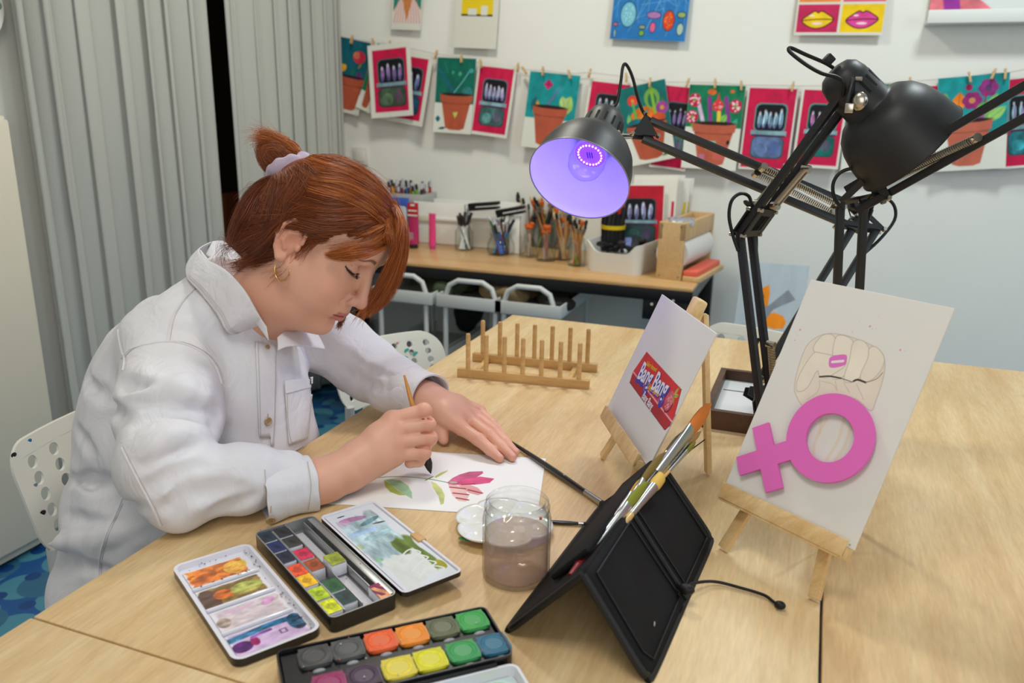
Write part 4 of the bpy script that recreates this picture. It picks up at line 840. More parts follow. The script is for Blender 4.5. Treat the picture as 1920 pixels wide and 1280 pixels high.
for i, (px, base, seed) in enumerate(((985, 462, 21), (1012, 466, 22), (1045, 468, 23))):
    B = on(px, base); B[1] += .03; r, rad, H, B = glassjar('glass_jar', ['back-row brush jar on the left with amber bristles', 'back-row brush jar in the middle with green handles', 'back-row brush jar on the right behind the purple lamp'][i], px, base, 40, base - 50)
    fill(B, rad, H, 22, brs + [('paint_brush', (50, 56, 66), 'b')], seed, .12, 'brush standing in the back row of jars', 'brushes in the back row of jars')
# pump bottle
pb = thing('pump_bottle', 'dark pump bottle behind the brush jars', 'bottle', on(997, 452) + np.array([0, .1, 0])); Hh = hz(1000, 365, on(997, 452) + np.array([0, .1, 0])) - BZ
obj('bottle_body', lathe(nb(), [(0, 0), (.028, 0), (.028, Hh * .55), (.012, Hh * .68), (.012, Hh * .75), (0, Hh * .75)], seg=18), mat('navy_plastic', (60, 70, 86), .35), pb)
obj('pump', tube(nb(), [(0, 0, Hh * .74), (0, 0, Hh * .97), (.03, -.01, Hh * .95), (.035, -.012, Hh * .88)], .004, 8), MATS['navy_plastic'], pb)

# white bin with dipped side
A, B2, Cc = on(1093, 506), on(1197, 519), on(1226, 492)
bw = np.linalg.norm(B2 - A); ang = math.atan2(B2[1] - A[1], B2[0] - A[0]); Hb = hz(1090, 450, A) - BZ
dpt = .27
bn_ = thing('storage_bin', 'white plastic bin with a dipped front edge full of black tubes', 'bin', (A + B2) / 2, ang)
b = nb(); out0 = rrect(bw, dpt, .03, 6, 0, dpt / 2); out = []
for q_ in range(len(out0)):
    A0, A1 = out0[q_], out0[(q_ + 1) % len(out0)]; st = max(1, int(math.hypot(A1[0] - A0[0], A1[1] - A0[1]) / .012)); out += [(A0[0] + (A1[0] - A0[0]) * k / st, A0[1] + (A1[1] - A0[1]) * k / st) for k in range(st)]
n = len(out); t = .004
def topz(x, y): 
    if y < .04: return Hb * (1 - .34 * float(1 / (1 + math.exp((abs(x) - bw * .36) / .007))))
    return Hb
rings = []
for (sc, zf) in ((.94, 0), (1, 1), (1 - 2 * t / bw, 1), (.94 - 2 * t / bw, .04)):
    ring = []
    for x, y in out:
        xx, yy = x * sc, dpt / 2 + (y - dpt / 2) * sc; ring.append(b.verts.new((xx, yy, (topz(x, y) if zf == 1 else zf * Hb))))
    rings.append(ring)
for a_, c_ in zip(rings, rings[1:]):
    for j in range(n): b.faces.new((a_[j], a_[(j + 1) % n], c_[(j + 1) % n], c_[j]))
b.faces.new(rings[0][::-1]); b.faces.new(rings[-1])
# more columns along the front for the dip
obj('bin_shell', b, m_white, bn_)
bmw = bn_.matrix_basis if False else Matrix.Translation(bn_.location) @ Matrix.Rotation(ang, 4, 'Z')
cols = [(24, 24, 26), (30, 28, 30), (46, 48, 52), (210, 212, 216), (24, 24, 28), (120, 134, 190), (26, 26, 28), (20, 20, 22)]
for i in range(16):
    rg = np.random.default_rng(40 + i); p = bmw @ Vector((rg.uniform(-.33, .33) * bw, rg.uniform(.075, dpt - .08), Hb * rg.uniform(.62, .88))); L = rg.uniform(.07, .12)
    o = thing('paint_tube', '%s paint tube in the white bin, %s' % ('black' if sum(cols[i % 8]) < 200 else 'pale', ['near the left end', 'near the dipped front', 'towards the back', 'near the right end'][i % 4]), 'tube', p, 0, 'small tubes in the white bin'); o.rotation_euler = (rg.uniform(-.5, .5), rg.uniform(-.4, .4), rg.uniform(0, 6.28))
    obj('tube_body', box(nb(), (0, 0, 0), (L, .028, .016), .006), mat('tb%d' % (i % 8), cols[i % 8], .4), o); obj('cap', cyl(nb(), (L / 2, 0, 0), (L / 2 + .014, 0, 0), .008, seg=10), m_blk, o)
gl = thing('work_gloves', 'bundle of black tools with a yellow band in the white bin', 'tools', bmw @ Vector((-bw * .28, dpt * .55, Hb * .5)))
for i in range(5): obj('handle', tube(nb(), [(i * .014 - .03, 0, 0), (i * .016 - .035, 0, .1), (i * .018 - .036, .01 * (i % 3), .165 - .025 * (i % 2))], .011, 8, rad=[.012, .013, .010]), m_blk, gl)
obj('yellow_band', lathe(nb(), [(.045, .085), (.046, .1), (.044, .1), (.043, .085)], seg=20, closed=True), mat('band_yellow', (225, 190, 20), .5), gl)

# stack of paintings leaning behind the bin
def lean(name, lab, tl, tr, bl, y, draw, kw, thick=.002, col=(226, 224, 216)):
    TL, TR, BL = at(*tl, y=y), at(*tr, y=y), at(*bl, y=y - .03); M, w, h = plane_M(TL, TR, BL); c = Canvas(w, h, col, 90)
    if draw: draw(c, **kw)
    r = thing(name, lab, 'drawing', BL, 0, 'stack of paintings leaning on the wall'); c.sheet('sheet', Matrix.Translation(-V3(BL)) @ M, m_paper, r, thick=thick)
lean('tin_painting', 'large red tin painting at the front of the leaning stack', (1158, 346), (1251, 346), (1150, 470), 3.05, tin, dict(margin=.02, red=(190, 30, 50), seed=30, fish=(170, 190, 220), n=4, rim=(60, 70, 80), can=(50, 80, 80)), .004)
lean('tin_painting', 'second red painting showing left of the front leaning one', (1135, 352), (1225, 350), (1142, 478), 3.07, tin, dict(margin=.09, red=(190, 34, 60), seed=31), .004)
for i in range(9):
    lean('loose_sheet', 'cream painted sheet, number %s behind the front red painting in the leaning stack' % ('one two three four five six seven eight nine'.split()[i]), (1180 + i * 3, 334 - (i % 3) * 3), (1262 + i * 4.2, 336 - (i * 7 % 5) * 2), (1180 + i * 2, 470), 3.08 + .016 * i, (lambda c, i=i: (c.rect(.9, .2, .96, .7, [(200, 30, 80), (40, 50, 70), (220, 200, 60)][i % 3]), c.rect(.93, .05, .98, .35, [(40, 120, 80), (220, 60, 90), (60, 60, 60)][i % 3]))), {}, .003, (232 - i, 228 - i, 216))

# wooden paper roll holder
A, B2 = on(1229, 521), on(1281, 524); Cc = on(1350, 478)
ay = on(1343, 490) - B2; ay[2] = 0; ay /= np.linalg.norm(ay); ax = np.array([ay[1], -ay[0], 0]); wdt = float((B2 - A) @ ax); Lh = .36; Hh = hz(1236, 415, A) - BZ
ang = math.atan2(ax[1], ax[0]); m_pine = woodmat('pine_light', (222, 186, 134), (205, 164, 110), (3, 30, 3), .55)
rh = thing('paper_roll_holder', 'light wooden holder with a roll of white paper at the bench end', 'holder', A, ang)
obj('end_panel', box(nb(), (wdt / 2, .009, Hh / 2), (wdt, .018, Hh), .002), m_pine, rh); obj('end_panel', box(nb(), (wdt / 2, Lh, Hh / 2), (wdt, .018, Hh), .002), m_pine, rh)
obj('side_board', box(nb(), (wdt - .008, Lh / 2, Hh * .84), (.016, Lh, Hh * .3), .002), m_pine, rh); obj('side_board', box(nb(), (.008, Lh / 2, Hh * .84), (.016, Lh, Hh * .3), .002), m_pine, rh); obj('shelf', box(nb(), (wdt / 2, Lh / 2, Hh * .68), (wdt - .03, Lh - .02, .01), .001), m_pine, rh)
for x_, z_ in ((.012, .012), (wdt - .012, .012), (.012, Hh - .012), (wdt - .012, Hh - .012)): obj('screw', cyl(nb(), (x_, -.0015, z_), (x_, .002, z_), .0035, seg=8), m_steel, rh)
def atl(root, x, y, z): return Matrix.Translation(root.location) @ Matrix.Rotation(root.rotation_euler[2], 4, 'Z') @ Vector((x, y, z))
o = obj('paper_roll', lathe(nb(), [(.012, 0), (.058, 0), (.058, Lh - .04), (.012, Lh - .04)], seg=32, closed=True, rot=Matrix.Rotation(R(-90), 3, 'X')), mat('roll_paper', (232, 228, 220), .7), None)
o.location = atl(rh, wdt - .045, .02, Hh * .34 + .02); o.rotation_euler = (0, 0, ang); tag(o, 'roll of white paper held in the wooden holder', 'paper roll')
o = obj('paper_pad', box(nb(), (.030, Lh / 2 - .03, .027), (.050, Lh - .07, .018), .002), mat('pad_coral', (232, 104, 82), .6), None); o.location = atl(rh, wdt + .0, 0, .0); o.rotation_euler = (0, 0, ang); tag(o, 'coral red paper pad lying on a board beside the roll holder', 'paper')
o.location.z = BZ
o = obj('board', box(nb(), (.034, Lh / 2 - .03, .009), (.062, Lh - .05, .018), .002), m_pine, None); o.location = atl(rh, wdt + .003, 0, 0); o.location.z = BZ; o.rotation_euler = (0, 0, ang); tag(o, 'thin light wooden board under the coral paper pad', 'board')
o = obj('crumpled_foil', box(nb(), (0, 0, 0), (.09, .1, .03), .01), mat('foil', (205, 212, 222), .25, .7), None); o.location = atl(rh, wdt / 2, .1, Hh * .99 - .01); tag(o, 'crumpled silver foil on top of the wooden holder', 'foil')
md = o.modifiers.new('s', 'SUBSURF'); md.levels = md.render_levels = 3; md.subdivision_type = 'SIMPLE'; tx = bpy.data.textures.new('c', 'CLOUDS'); tx.noise_scale = .02; dm_ = o.modifiers.new('d', 'DISPLACE'); dm_.texture = tx; dm_.strength = .02; dm_.mid_level = .5

# wall shelf bin full of pens
sb = thing('wall_tray', 'pale grey wall-mounted tray full of upright markers', 'tray', at(756, 362, y=3.2)); m_tray = mat('tray_grey', (176, 178, 172), .45)
pL, pR = at(706, 364, y=3.12), at(802, 358, y=3.2); cxy = np.array(sb.location); b = nb()
wT = pR[0] - pL[0]; box(b, ((pL[0] + pR[0]) / 2 - cxy[0], .01, -.045), (wT, .15, .006), .002)
for yy in (-.065, .085): box(b, ((pL[0] + pR[0]) / 2 - cxy[0], yy, -.02), (wT, .005, .05), .002)
for xx in (pL[0], pR[0]): box(b, (xx - cxy[0], .01, -.02), (.005, .15, .05), .002)
obj('tray_shell', b, m_tray, sb)
obj('bracket', box(nb(), ((pL[0] + pR[0]) / 2 - cxy[0], .06, -.10), (wT * .8, .04, .1), .004), m_tray, sb)
mk = [(120, 190, 40), (40, 40, 44), (150, 40, 60), (220, 220, 225), (180, 30, 60), (230, 160, 30), (40, 150, 60), (120, 40, 110), (60, 120, 180), (110, 60, 60)]
for i in range(34):
    rg = np.random.default_rng(i + 90); c_ = mk[int(rg.integers(len(mk)))]
    item(('marker', c_, 'pen'), np.array([pL[0] + wT * (.04 + .92 * ((i * 7) % 34) / 33), cxy[1] + rg.uniform(-.05, .07), cxy[2] - .04]), np.array([rg.uniform(-.12, .12), rg.uniform(-.12, .1), 1]), round(rg.uniform(.07, .105), 2), 'coloured marker standing in the grey wall tray', 'markers in the wall tray')
for o in bpy.data.objects:
    if o.name.startswith(('modelling_tool', 'wooden_stick')): o['category'] = 'tool'
    if o.name.startswith('marker'): o['category'] = 'marker'

# grey canvas leaning at the back right with an orange abstract shape
TL, TR, BL = at(1404, 490, y=3.0), at(1530, 500, y=3.0), at(1372, 640, y=2.88); M, w, h = plane_M(TL, TR, BL)
EXT = BL[2] / (h * np.array(M)[2][1]) + 0.0; EH = h * (1 + EXT); c = Canvas(w, EH, (176, 188, 196), 150); c.A *= (1 + .08 * (c.noise(9) - .5)[..., None]); 
Mi_ = M.inverted(); on_, nn_ = np.array(M.translation), np.array([M[0][2], M[1][2], M[2][2]])
def cuv(px, py):
    v = RC @ np.array([px - 960, 640 - py, -F]); q = Mi_ @ V3(CAM + v * (((on_ - CAM) @ nn_) / (v @ nn_))); return (q.x / w, (q.y + h * EXT) / EH)
cP = lambda pts: [cuv(*p) for p in pts]
c.poly(cP([(1418, 592), (1417, 560), (1428, 540), (1442, 534), (1444, 548), (1440, 572), (1432, 586)]), (232, 136, 30), tex=.1); c.poly(cP([(1424, 600), (1450, 585), (1468, 592), (1474, 604), (1468, 616), (1450, 617), (1432, 610)]), (232, 136, 30), tex=.1); c.poly(cP([(1416, 578), (1442, 572), (1478, 543), (1492, 562), (1450, 580), (1432, 604), (1420, 600)]), (132, 140, 148), tex=.12); c.ell(*cuv(1429, 556), .03, .04, (60, 70, 40))
M2, _, _ = plane_M(TL, TR, BL); r = thing('canvas_picture', 'pale grey canvas with orange shapes leaning at the back wall on the right', 'picture', BL)
Mx = Matrix.Translation(-V3(BL)) @ M2 @ Matrix.Translation((0, -h * EXT, 0)); c.sheet('canvas', Mx, paintmat('canvas_paint', .8), r, thick=.018)
# ------------------------------------------------------------------ the big tables
TZ = .73
m_top = woodmat('table_birch', (227, 200, 155), (203, 165, 114), (9, 1.1, 3), .5, ring=3.2, coat=.04, c3=(217, 185, 136))
m_edge = woodmat('table_edge', (206, 166, 112), (180, 138, 88), (6, 6, 60), .5)
def table(name, x0, x1, y0, y1, lab, dz=0.0):
    r = thing(name, lab, 'table', ((x0 + x1) / 2, (y0 + y1) / 2, 0), 0, 'wood-topped work tables pushed together'); w, l = x1 - x0, y1 - y0
    obj('tabletop', box(nb(), (0, 0, TZ - .0125 + dz), (w, l, .025), .0018), m_top, r)
    for s_ in (-1, 1): obj('apron', box(nb(), (0, s_ * (l / 2 - .07), TZ - .06), (w - .12, .02, .07), .002), m_white, r)
    for s_ in (-1, 1): obj('apron', box(nb(), (s_ * (w / 2 - .07), 0, TZ - .06), (.02, l - .15, .07), .002), m_white, r)
    for sx in (-1, 1):
        for sy in (-1, 1): obj('leg', cyl(nb(), (sx * (w / 2 - .08), sy * (l / 2 - .08), 0), (sx * (w / 2 - .08), sy * (l / 2 - .08), TZ - .03), .022, seg=16), m_white, r)
    return r
table('table', -.747, .0525, .532, 2.0, 'birch work table in front of the woman, left of the seam')
table('table', .0555, .856, .532, 2.0, 'birch work table at the right, beyond the seam', 0)
table('table', -.747, .0525, -.95, .529, 'birch table end in the lower left corner of the picture', .001)
table('table', .0555, .856, -.95, .529, 'birch table nearest the camera on the right side', 0)
# slim gap strip along the seam stays dark by itself

# chairs: perforated white plastic shell on a tube frame
m_chair = mat('chair_plastic', (224, 223, 214), .38, spec=.4)
m_ctube = mat('chair_tube', (196, 198, 198), .35, spec=.5)
CH = None
def chair(loc, rz, lab, spots=None, wb=.40, hb=.175):
    """chair faces local +X; origin on the floor under the seat centre"""
    r = thing('chair', lab, 'chair', loc, rz, 'white perforated plastic chairs')
    # backrest: perforated curved panel built as a grid with round holes
    nx, nz, w, h, zb = 7, 5, wb, hb, .74 - hb; cell = w * .9 / nx; b = nb(); K = 16
    def P(u, v, off=0):   # u across (-.5...5), v height
        y = u * w; x = -.20 - .06 * v - .05 + .04 * (2 * u) ** 2 - off; return (x, y, zb + v * h + 0)
    def corner(u, v):  # rounded outline: pinch corners
        return u, v
    def sq(cu, cv, k, hu, hv):
        a = 2 * pi * k / K; c_, s_ = cos(a), sin(a); m_ = max(abs(c_), abs(s_)); return cu + c_ / m_ * hu, cv + s_ / m_ * hv
    cells = {}
    for off in (0, .006):
        for i in range(nx):
            for j in range(nz):
                sh = .25 * (1 if j % 2 else -1) * .0
                cu, cv = (-.45 + .9 * (i + .5) / nx), .12 + .76 * (j + .5) / nz
                hu, hv = .45 / nx, .38 / nz; rr = min(.0105, hb * .06)
                out = [b.verts.new(P(*sq(cu, cv, k, hu, hv), off)) for k in range(K)]; inn = [b.verts.new(P(cu + rr / w * cos(2 * pi * k / K), cv + rr / h * sin(2 * pi * k / K), off)) for k in range(K)]
                for k in range(K): b.faces.new((out[k], out[(k + 1) % K], inn[(k + 1) % K], inn[k]))
                cells[(off, i, j)] = inn
    for i in range(nx):
        for j in range(nz):
            A, B_ = cells[(0, i, j)], cells[(.006, i, j)]
            for k in range(K): b.faces.new((A[k], A[(k + 1) % K], B_[(k + 1) % K], B_[k]))
    # border frame around the grid, rounded
    def ringpts(e, n_=8):
        pts = []; rad_ = .045 if e else .004; hw = .45 + (.05 if e else 0); lo, hi = (.12, .88) if not e else (-.02, 1.02)
        for sx, sv, a0 in ((1, 1, 0), (-1, 1, 90), (-1, -1, 180), (1, -1, 270)):
            ru, rv = rad_ / w, rad_ / h; uc = sx * (hw - ru); vc = (hi - rv) if sv > 0 else (lo + rv)
            for q in range(n_ + 1): a = R(a0 + 90 * q / n_); pts.append((uc + ru * cos(a), vc + rv * sin(a)))
            # intermediate points to follow the curve
        res = []
        for q in range(len(pts)):
            u0, v0 = pts[q]; u1, v1 = pts[(q + 1) % len(pts)]; res.append((u0, v0))
            if abs(u1 - u0) > .3:
                for t in np.linspace(0, 1, 9)[1:-1]: res.append((u0 + (u1 - u0) * t, v0))
        return res
    A, B_ = ringpts(0), ringpts(1)
    for off in (0, .006):
        va = [b.verts.new(P(u, v, off)) for u, v in A]; vb = [b.verts.new(P(u, v, off)) for u, v in B_]; n = len(va)
        for k in range(n): b.faces.new((va[k], va[(k + 1) % n], vb[(k + 1) % n], vb[k]))
        if off == 0: v0 = vb
    for k in range(n): b.faces.new((v0[k], v0[(k + 1) % n], vb[(k + 1) % n], vb[k]))
    obj('backrest', b, m_chair, r)
    # seat
    b = nb(); prism(b, rrect(.40, .40, .06, 6), .435, .447, bev=.003); obj('seat', b, m_chair, r)
    for s_ in (-1, 1):
        y = s_ * (w / 2 - .018)
        obj('side_frame', tube(nb(), [(-.222, y, zb + .012), (-.222, y, .53), (-.215, y, .47), (-.19, y, .43), (-.10, y, .425), (.18, y, .425)], .0105, 10, smooth=4), m_ctube, r)
        obj('leg', tube(nb(), [(-.19, y, .425), (-.225, y + s_ * .005, .2), (-.25, y + s_ * .015, .012)], .0105, 10), m_ctube, r)
        obj('leg', tube(nb(), [(.17, y, .425), (.19, y + s_ * .01, .2), (.21, y + s_ * .015, .012)], .0105, 10), m_ctube, r)
        for px in (-.25, .21): obj('foot_cap', cyl(nb(), (px, y + s_ * .015, 0), (px, y + s_ * .015, .03), .013, seg=12), m_blk, r)
    obj('cross_bar', cyl(nb(), (-.19, -.185, .42), (-.19, .185, .42), .009, seg=10), m_ctube, r); obj('cross_bar', cyl(nb(), (.15, -.185, .42), (.15, .185, .42), .009, seg=10), m_ctube, r)
    if spots:
        for (u, v, rr, cn, cc) in spots:
            p = V3(P(u, v, -.0008)); obj('paint_spot', ball(nb(), p, rr, (.06, 1, .8), 10, 6), mat(cn, cc, .5), r)
    return r
chair((-.868, 1.01, 0), 0.0, 'white perforated chair the woman sits on, with blue and black paint spots', [(-.36, .98, .004, 'spot_blue', (30, 130, 190)), (-.44, .38, .006, 'spot_black', (30, 32, 36)), (-.465, .95, .005, 'spot_black', (30, 32, 36)), (-.42, .62, .004, 'spot_greyblue', (120, 140, 160))])
chair((-.663, 1.48, 0), -.44, 'white perforated chair with turquoise paint stains behind the woman\'s left arm', [(.18, .55, .012, 'spot_turq', (90, 195, 180)), (.22, .7, .008, 'spot_turq', (90, 195, 180)), (.28, .62, .009, 'spot_turq', (90, 195, 180)), (.1, .5, .006, 'spot_turq', (90, 195, 180)), (.16, .85, .005, 'spot_pink', (225, 150, 170))], .31, .125)
chair((-.173, 1.775, 0), R(-114), 'white perforated chair at the far end of the table behind the lamps', [(.05, .97, .004, 'spot_black', (30, 32, 36))])
# ------------------------------------------------------------------ things on the table
def uvmap(M, w, h, z=TZ):
    Mi = np.array(M.inverted())
    def f(px, py):
        p = at(px, py, z=z); q = Mi @ np.array([p[0], p[1], p[2], 1]); return (q[0] / w, q[1] / h)
    return f
# --- watercolour sheet with the flower
BLp = at(612, 943, z=TZ + .0012); BRp = BLp + np.array([.281, .075, 0]) * (.297 / .291); up = np.array([-.255, .967, 0]); TLp = BLp + up * .195
M, w, h = plane_M(TLp, TLp + (BRp - BLp), BLp); c = Canvas(w, h, (240, 238, 236), 420); f = uvmap(M, w, h, TZ + .0012)
P = lambda pts: [f(x, y) for x, y in pts]
g1, g2 = (120, 172, 136), (170, 186, 90)
c.poly(P([(722, 899), (736, 898), (750, 900), (765, 910), (772, 922), (773, 935), (764, 930), (752, 922), (738, 912)]), (150, 184, 150), tex=.25)
c.poly(P([(720, 899), (722, 912), (732, 922), (748, 928), (761, 928), (745, 918), (733, 908)]), g2, tex=.15)
c.poly(P([(808, 902), (818, 906), (828, 916), (834, 928), (832, 944), (826, 946), (822, 930), (812, 914)]), (196, 204, 130), tex=.15)
c.poly(P([(815, 893), (826, 886), (840, 881), (838, 884), (826, 891), (817, 896)]), (190, 190, 110))
c.line(P([(700, 896), (740, 893), (780, 895), (812, 899), (842, 905)]), .009, g1, smooth=5); c.line(P([(798, 900), (812, 893)]), .009, (150, 150, 80))
c.poly(P([(838, 905), (848, 896), (862, 889), (880, 884), (905, 883), (906, 887), (896, 893), (880, 899), (860, 905), (848, 910)]), (206, 96, 138), tex=.25)
c.poly(P([(846, 908), (870, 898), (900, 893), (927, 897), (918, 905), (895, 908), (868, 909)]), (206, 80, 124), tex=.25)
c.poly(P([(858, 908), (880, 908), (896, 914), (907, 925), (896, 928), (880, 924), (866, 916)]), (224, 160, 162), tex=.1)
c.poly(P([(840, 907), (856, 909), (872, 918), (879, 930), (874, 940), (860, 939), (848, 928)]), (232, 190, 186), tex=.08)
for a_, b_ in (((844, 913), (872, 916)), ((850, 924), (878, 927)), ((856, 933), (878, 937)), ((866, 908), (890, 907)), ((878, 918), (903, 924))): c.line(P([a_, b_]), .012, (160, 40, 60), a=.85)
c.line(P([(862, 892), (900, 890)]), .004, (180, 40, 90), a=.6); c.ell(*f(850, 904), .022, .011, (160, 200, 160), rot=-10, a=.8)
r = thing('watercolour_sheet', 'white paper sheet with a painted pink flower under the woman\'s brush', 'painting', BLp)
c.sheet('paper', Matrix.Translation(-V3(BLp)) @ M, mat('watercolour_paper', (255, 255, 255), .75, attr='col', bump=.1, bscale=900), r, thick=.0009)

# --- metal watercolour box with two folding palettes
PM = Matrix.Translation(V3((-.488, .542, TZ))) @ Matrix.Rotation(R(58.3), 4, 'Z')
m_enam = mat('white_enamel', (228, 226, 236), .18, spec=.5, coat=.5); m_blackm = mat('black_enamel', (22, 22, 26), .3, coat=.3); m_tin = mat('grey_tin', (168, 170, 170), .35, .7)
wb = thing('watercolour_box', 'open metal watercolour box with two white palette wings', 'paint box', (-.488, .542, TZ), R(58.3))
def tray(parent, x0, x1, y0, y1, z0, depth, rim, mt, mb, name='tray', tilt=None, r=.012):
    w_, l_ = x1 - x0, y1 - y0; b = nb(); rings = []
    prof = [(-.0, 0, 0), (0, depth, 0), (-rim, depth, 1), (-rim - .0015, .0022, 1)]
    o_ = []
    for ins, z, _ in prof:
        ring = [b.verts.new((x, y, z0 + z)) for x, y in rrect(w_ + 2 * ins, l_ + 2 * ins, max(r + ins, .003), 5, (x0 + x1) / 2, (y0 + y1) / 2)]; rings.append(ring)
    n = len(rings[0])
    for A, B in zip(rings, rings[1:]):
        for j in range(n): b.faces.new((A[j], A[(j + 1) % n], B[(j + 1) % n], B[j]))
    b.faces.new(rings[0][::-1]); fb = b.faces.new(rings[-1])
    for f_ in b.faces:
        if any(v in rings[0] for v in f_.verts): f_.material_index = 1
    o = obj(name, b, [mt, mb], parent); return o
m_paint = mat('wet_paint', (255, 255, 255), .14, attr='col', coat=.5); m_cake = mat('paint_cake', (255, 255, 255), .45, attr='col')
# wing A: four wells
A = tray(wb, 0, .094, 0, .215, .001, .009, .004, m_enam, m_blackm, 'palette_wing')
wells = [(.008, .160, .078, .200), (.008, .110, .082, .152), (.008, .060, .084, .102), (.008, .012, .086, .052)]
def well(parent, x0, y0, x1, y1, z, draw, res=90):
    c = Canvas(x1 - x0, y1 - y0, (232, 228, 236), res); draw(c); return c.sheet('paint_well', Matrix.Translation((x0, y0, z)), m_paint, parent)
def wavy(c, x0, y0, x1, y1, col, tex=.3, a=1., k=.12, seed=0):
    n = c.noise(5, seed + 3); d = np.minimum.reduce([c.U - x0, x1 - c.U, c.V - y0, y1 - c.V]); c.blend((d + (n - .5) * k) / .03, col, a, tex)
def dA1(c): wavy(c, .03, .05, .97, .95, (222, 120, 30), .5, k=.1, seed=1); c.ell(.25, .4, .25, .12, (180, 84, 20), rot=20, tex=.5, a=.6); c.ell(.78, .5, .18, .2, (236, 180, 70), tex=.5, a=.8); c.ell(.95, .6, .06, .1, (230, 190, 30), a=.7)
def dA2(c): wavy(c, .03, .05, .97, .95, (140, 110, 50), .5, k=.1, seed=2); c.ell(.12, .4, .16, .3, (96, 66, 50), tex=.3); c.ell(.35, .5, .16, .14, (190, 96, 30), tex=.5); c.ell(.7, .5, .25, .16, (176, 180, 90), tex=.4, a=.9)
def dA3(c): wavy(c, .03, .05, .97, .95, (216, 200, 206), .15, k=.1, seed=3); c.ell(.8, .7, .12, .07, (216, 150, 200), rot=30, a=.8, tex=.3); c.line([(.2, .8), (.4, .75), (.6, .85)], .06, (220, 170, 210), a=.7, smooth=3); c.ell(.1, .4, .1, .12, (150, 130, 110), a=.7, tex=.6)
def dA4(c):
    wavy(c, .0, .0, 1, 1, (214, 184, 222), .15, k=.1, seed=4); c.line([(.0, .75), (.3, .8), (.6, .85), (.95, .8)], .12, (60, 120, 160), tex=.6, smooth=3); c.ell(.12, .35, .14, .12, (90, 40, 110), tex=.5); c.ell(.3, .4, .06, .1, (170, 40, 110), tex=.3); c.ell(.92, .6, .12, .2, (50, 90, 120), tex=.7); c.line([(.3, .6), (.55, .65)], .06, (150, 100, 180), tex=.5); c.rect(.64, .3, .74, .5, (90, 80, 100)); c.rect(.66, .33, .72, .47, (214, 184, 222))
for (x0, y0, x1, y1), dr in zip(wells, (dA1, dA2, dA3, dA4)): well(A, x0, y0, x1, y1, .0042, dr)
b = nb()
for yy in (.155, .106, .056): box(b, (.045, yy, .0055), (.078, .004, .005), .0015)
obj('divider', b, m_enam, A)['kind'] = 'stuff'
def specks(parent, x0, y0, x1, y1, z, n, seed, cols):
    rg = np.random.default_rng(seed)
    for k, cc in enumerate(cols):
        b = nb()
        for i in range(n): ball(b, (rg.uniform(x0, x1), rg.uniform(y0, y1), z), rg.uniform(.0004, .0011), (1, rg.uniform(.6, 2), .15), 6, 4)
        o = obj('paint_speck', b, mat('speck%02x%02x%02x' % cc, cc, .4), parent); o['kind'] = 'stuff'
specks(A, .082, .008, .09, .205, .0052, 22, 1, [(40, 40, 60), (70, 60, 110)]); specks(A, .008, .2, .088, .21, .0052, 10, 2, [(90, 60, 120)]); specks(A, .01, .153, .08, .157, .0085, 14, 3, [(60, 50, 50)])
# body B with pans
B_ = tray(wb, .102, .182, -.004, .218, .001, .0185, .0015, m_tin, m_blackm, 'box_body', r=.008)
for xx, ww in ((.1165, .0), (.1315, .0), (.151, .0), (.171, .0)): pass
for xx in (.122, .143, .1645): obj('rail', box(nb(), (xx, .107, .012), (.0012, .205, .013), .0003), m_tin, B_)
obj('rail', box(nb(), (.176, .107, .0180), (.009, .212, .0015), .0003), m_tin, B_)
obj('inner_floor', box(nb(), (.1535, .107, .0045), (.016, .2, .0015)), m_enam, B_)
pans = [(0, 0, (34, 50, 66)), (0, 1, (26, 44, 96)), (0, 2, (20, 28, 60)), (0, 3.2, (232, 78, 40)), (0, 4.1, (240, 180, 20)), (0, 5.2, (176, 200, 30)), (0, 6.2, (210, 216, 20)),
        (1, 0, (40, 42, 44)), (1, 1, (56, 58, 56)), (1, 2.2, (206, 40, 80)), (1, 3.2, (166, 76, 34)), (1, 5.0, (26, 90, 50)), (1, 6.0, (24, 60, 60)),
        (2, 3.6, (148, 160, 40)), (3, 6.3, (130, 30, 80)), (3, 7.0, (236, 160, 110))]
pxs = [.112, .1325, .1535, .1690]
for i, (col_, row, cc) in enumerate(pans):
    y = .2 - row * .0292; sc = .0185 if col_ < 3 else .014
    if col_ == 2: sc = .02
    z = .002 + (.006 if col_ == 2 else 0); y = max(y, .01)
    pn = obj('pan', box(nb(), (pxs[col_], y, z + .008), (sc * .95, .026, .015), .001), m_enam, B_)
    cv = Canvas(sc * .93, .0255, cc, 20); cv.A *= (.75 + .5 * cv.noise(4)[..., None]); cv.ell(.5, .5, .3, .35, tuple(int(q * .7) for q in cc), tex=.5, a=.6)
    cv.sheet('paint_block', Matrix.Translation((pxs[col_] - sc * .465, y - .01275, z + .0168)), m_cake, pn, bend=lambda u, v: .0004 * np.sin(7 * u + 5 * v) * np.exp(-((u - .5) ** 2 + (v - .5) ** 2) * 12))
specks(B_, .106, .0, .18, .215, .0225, 12, 5, [(40, 40, 60), (120, 40, 90)])
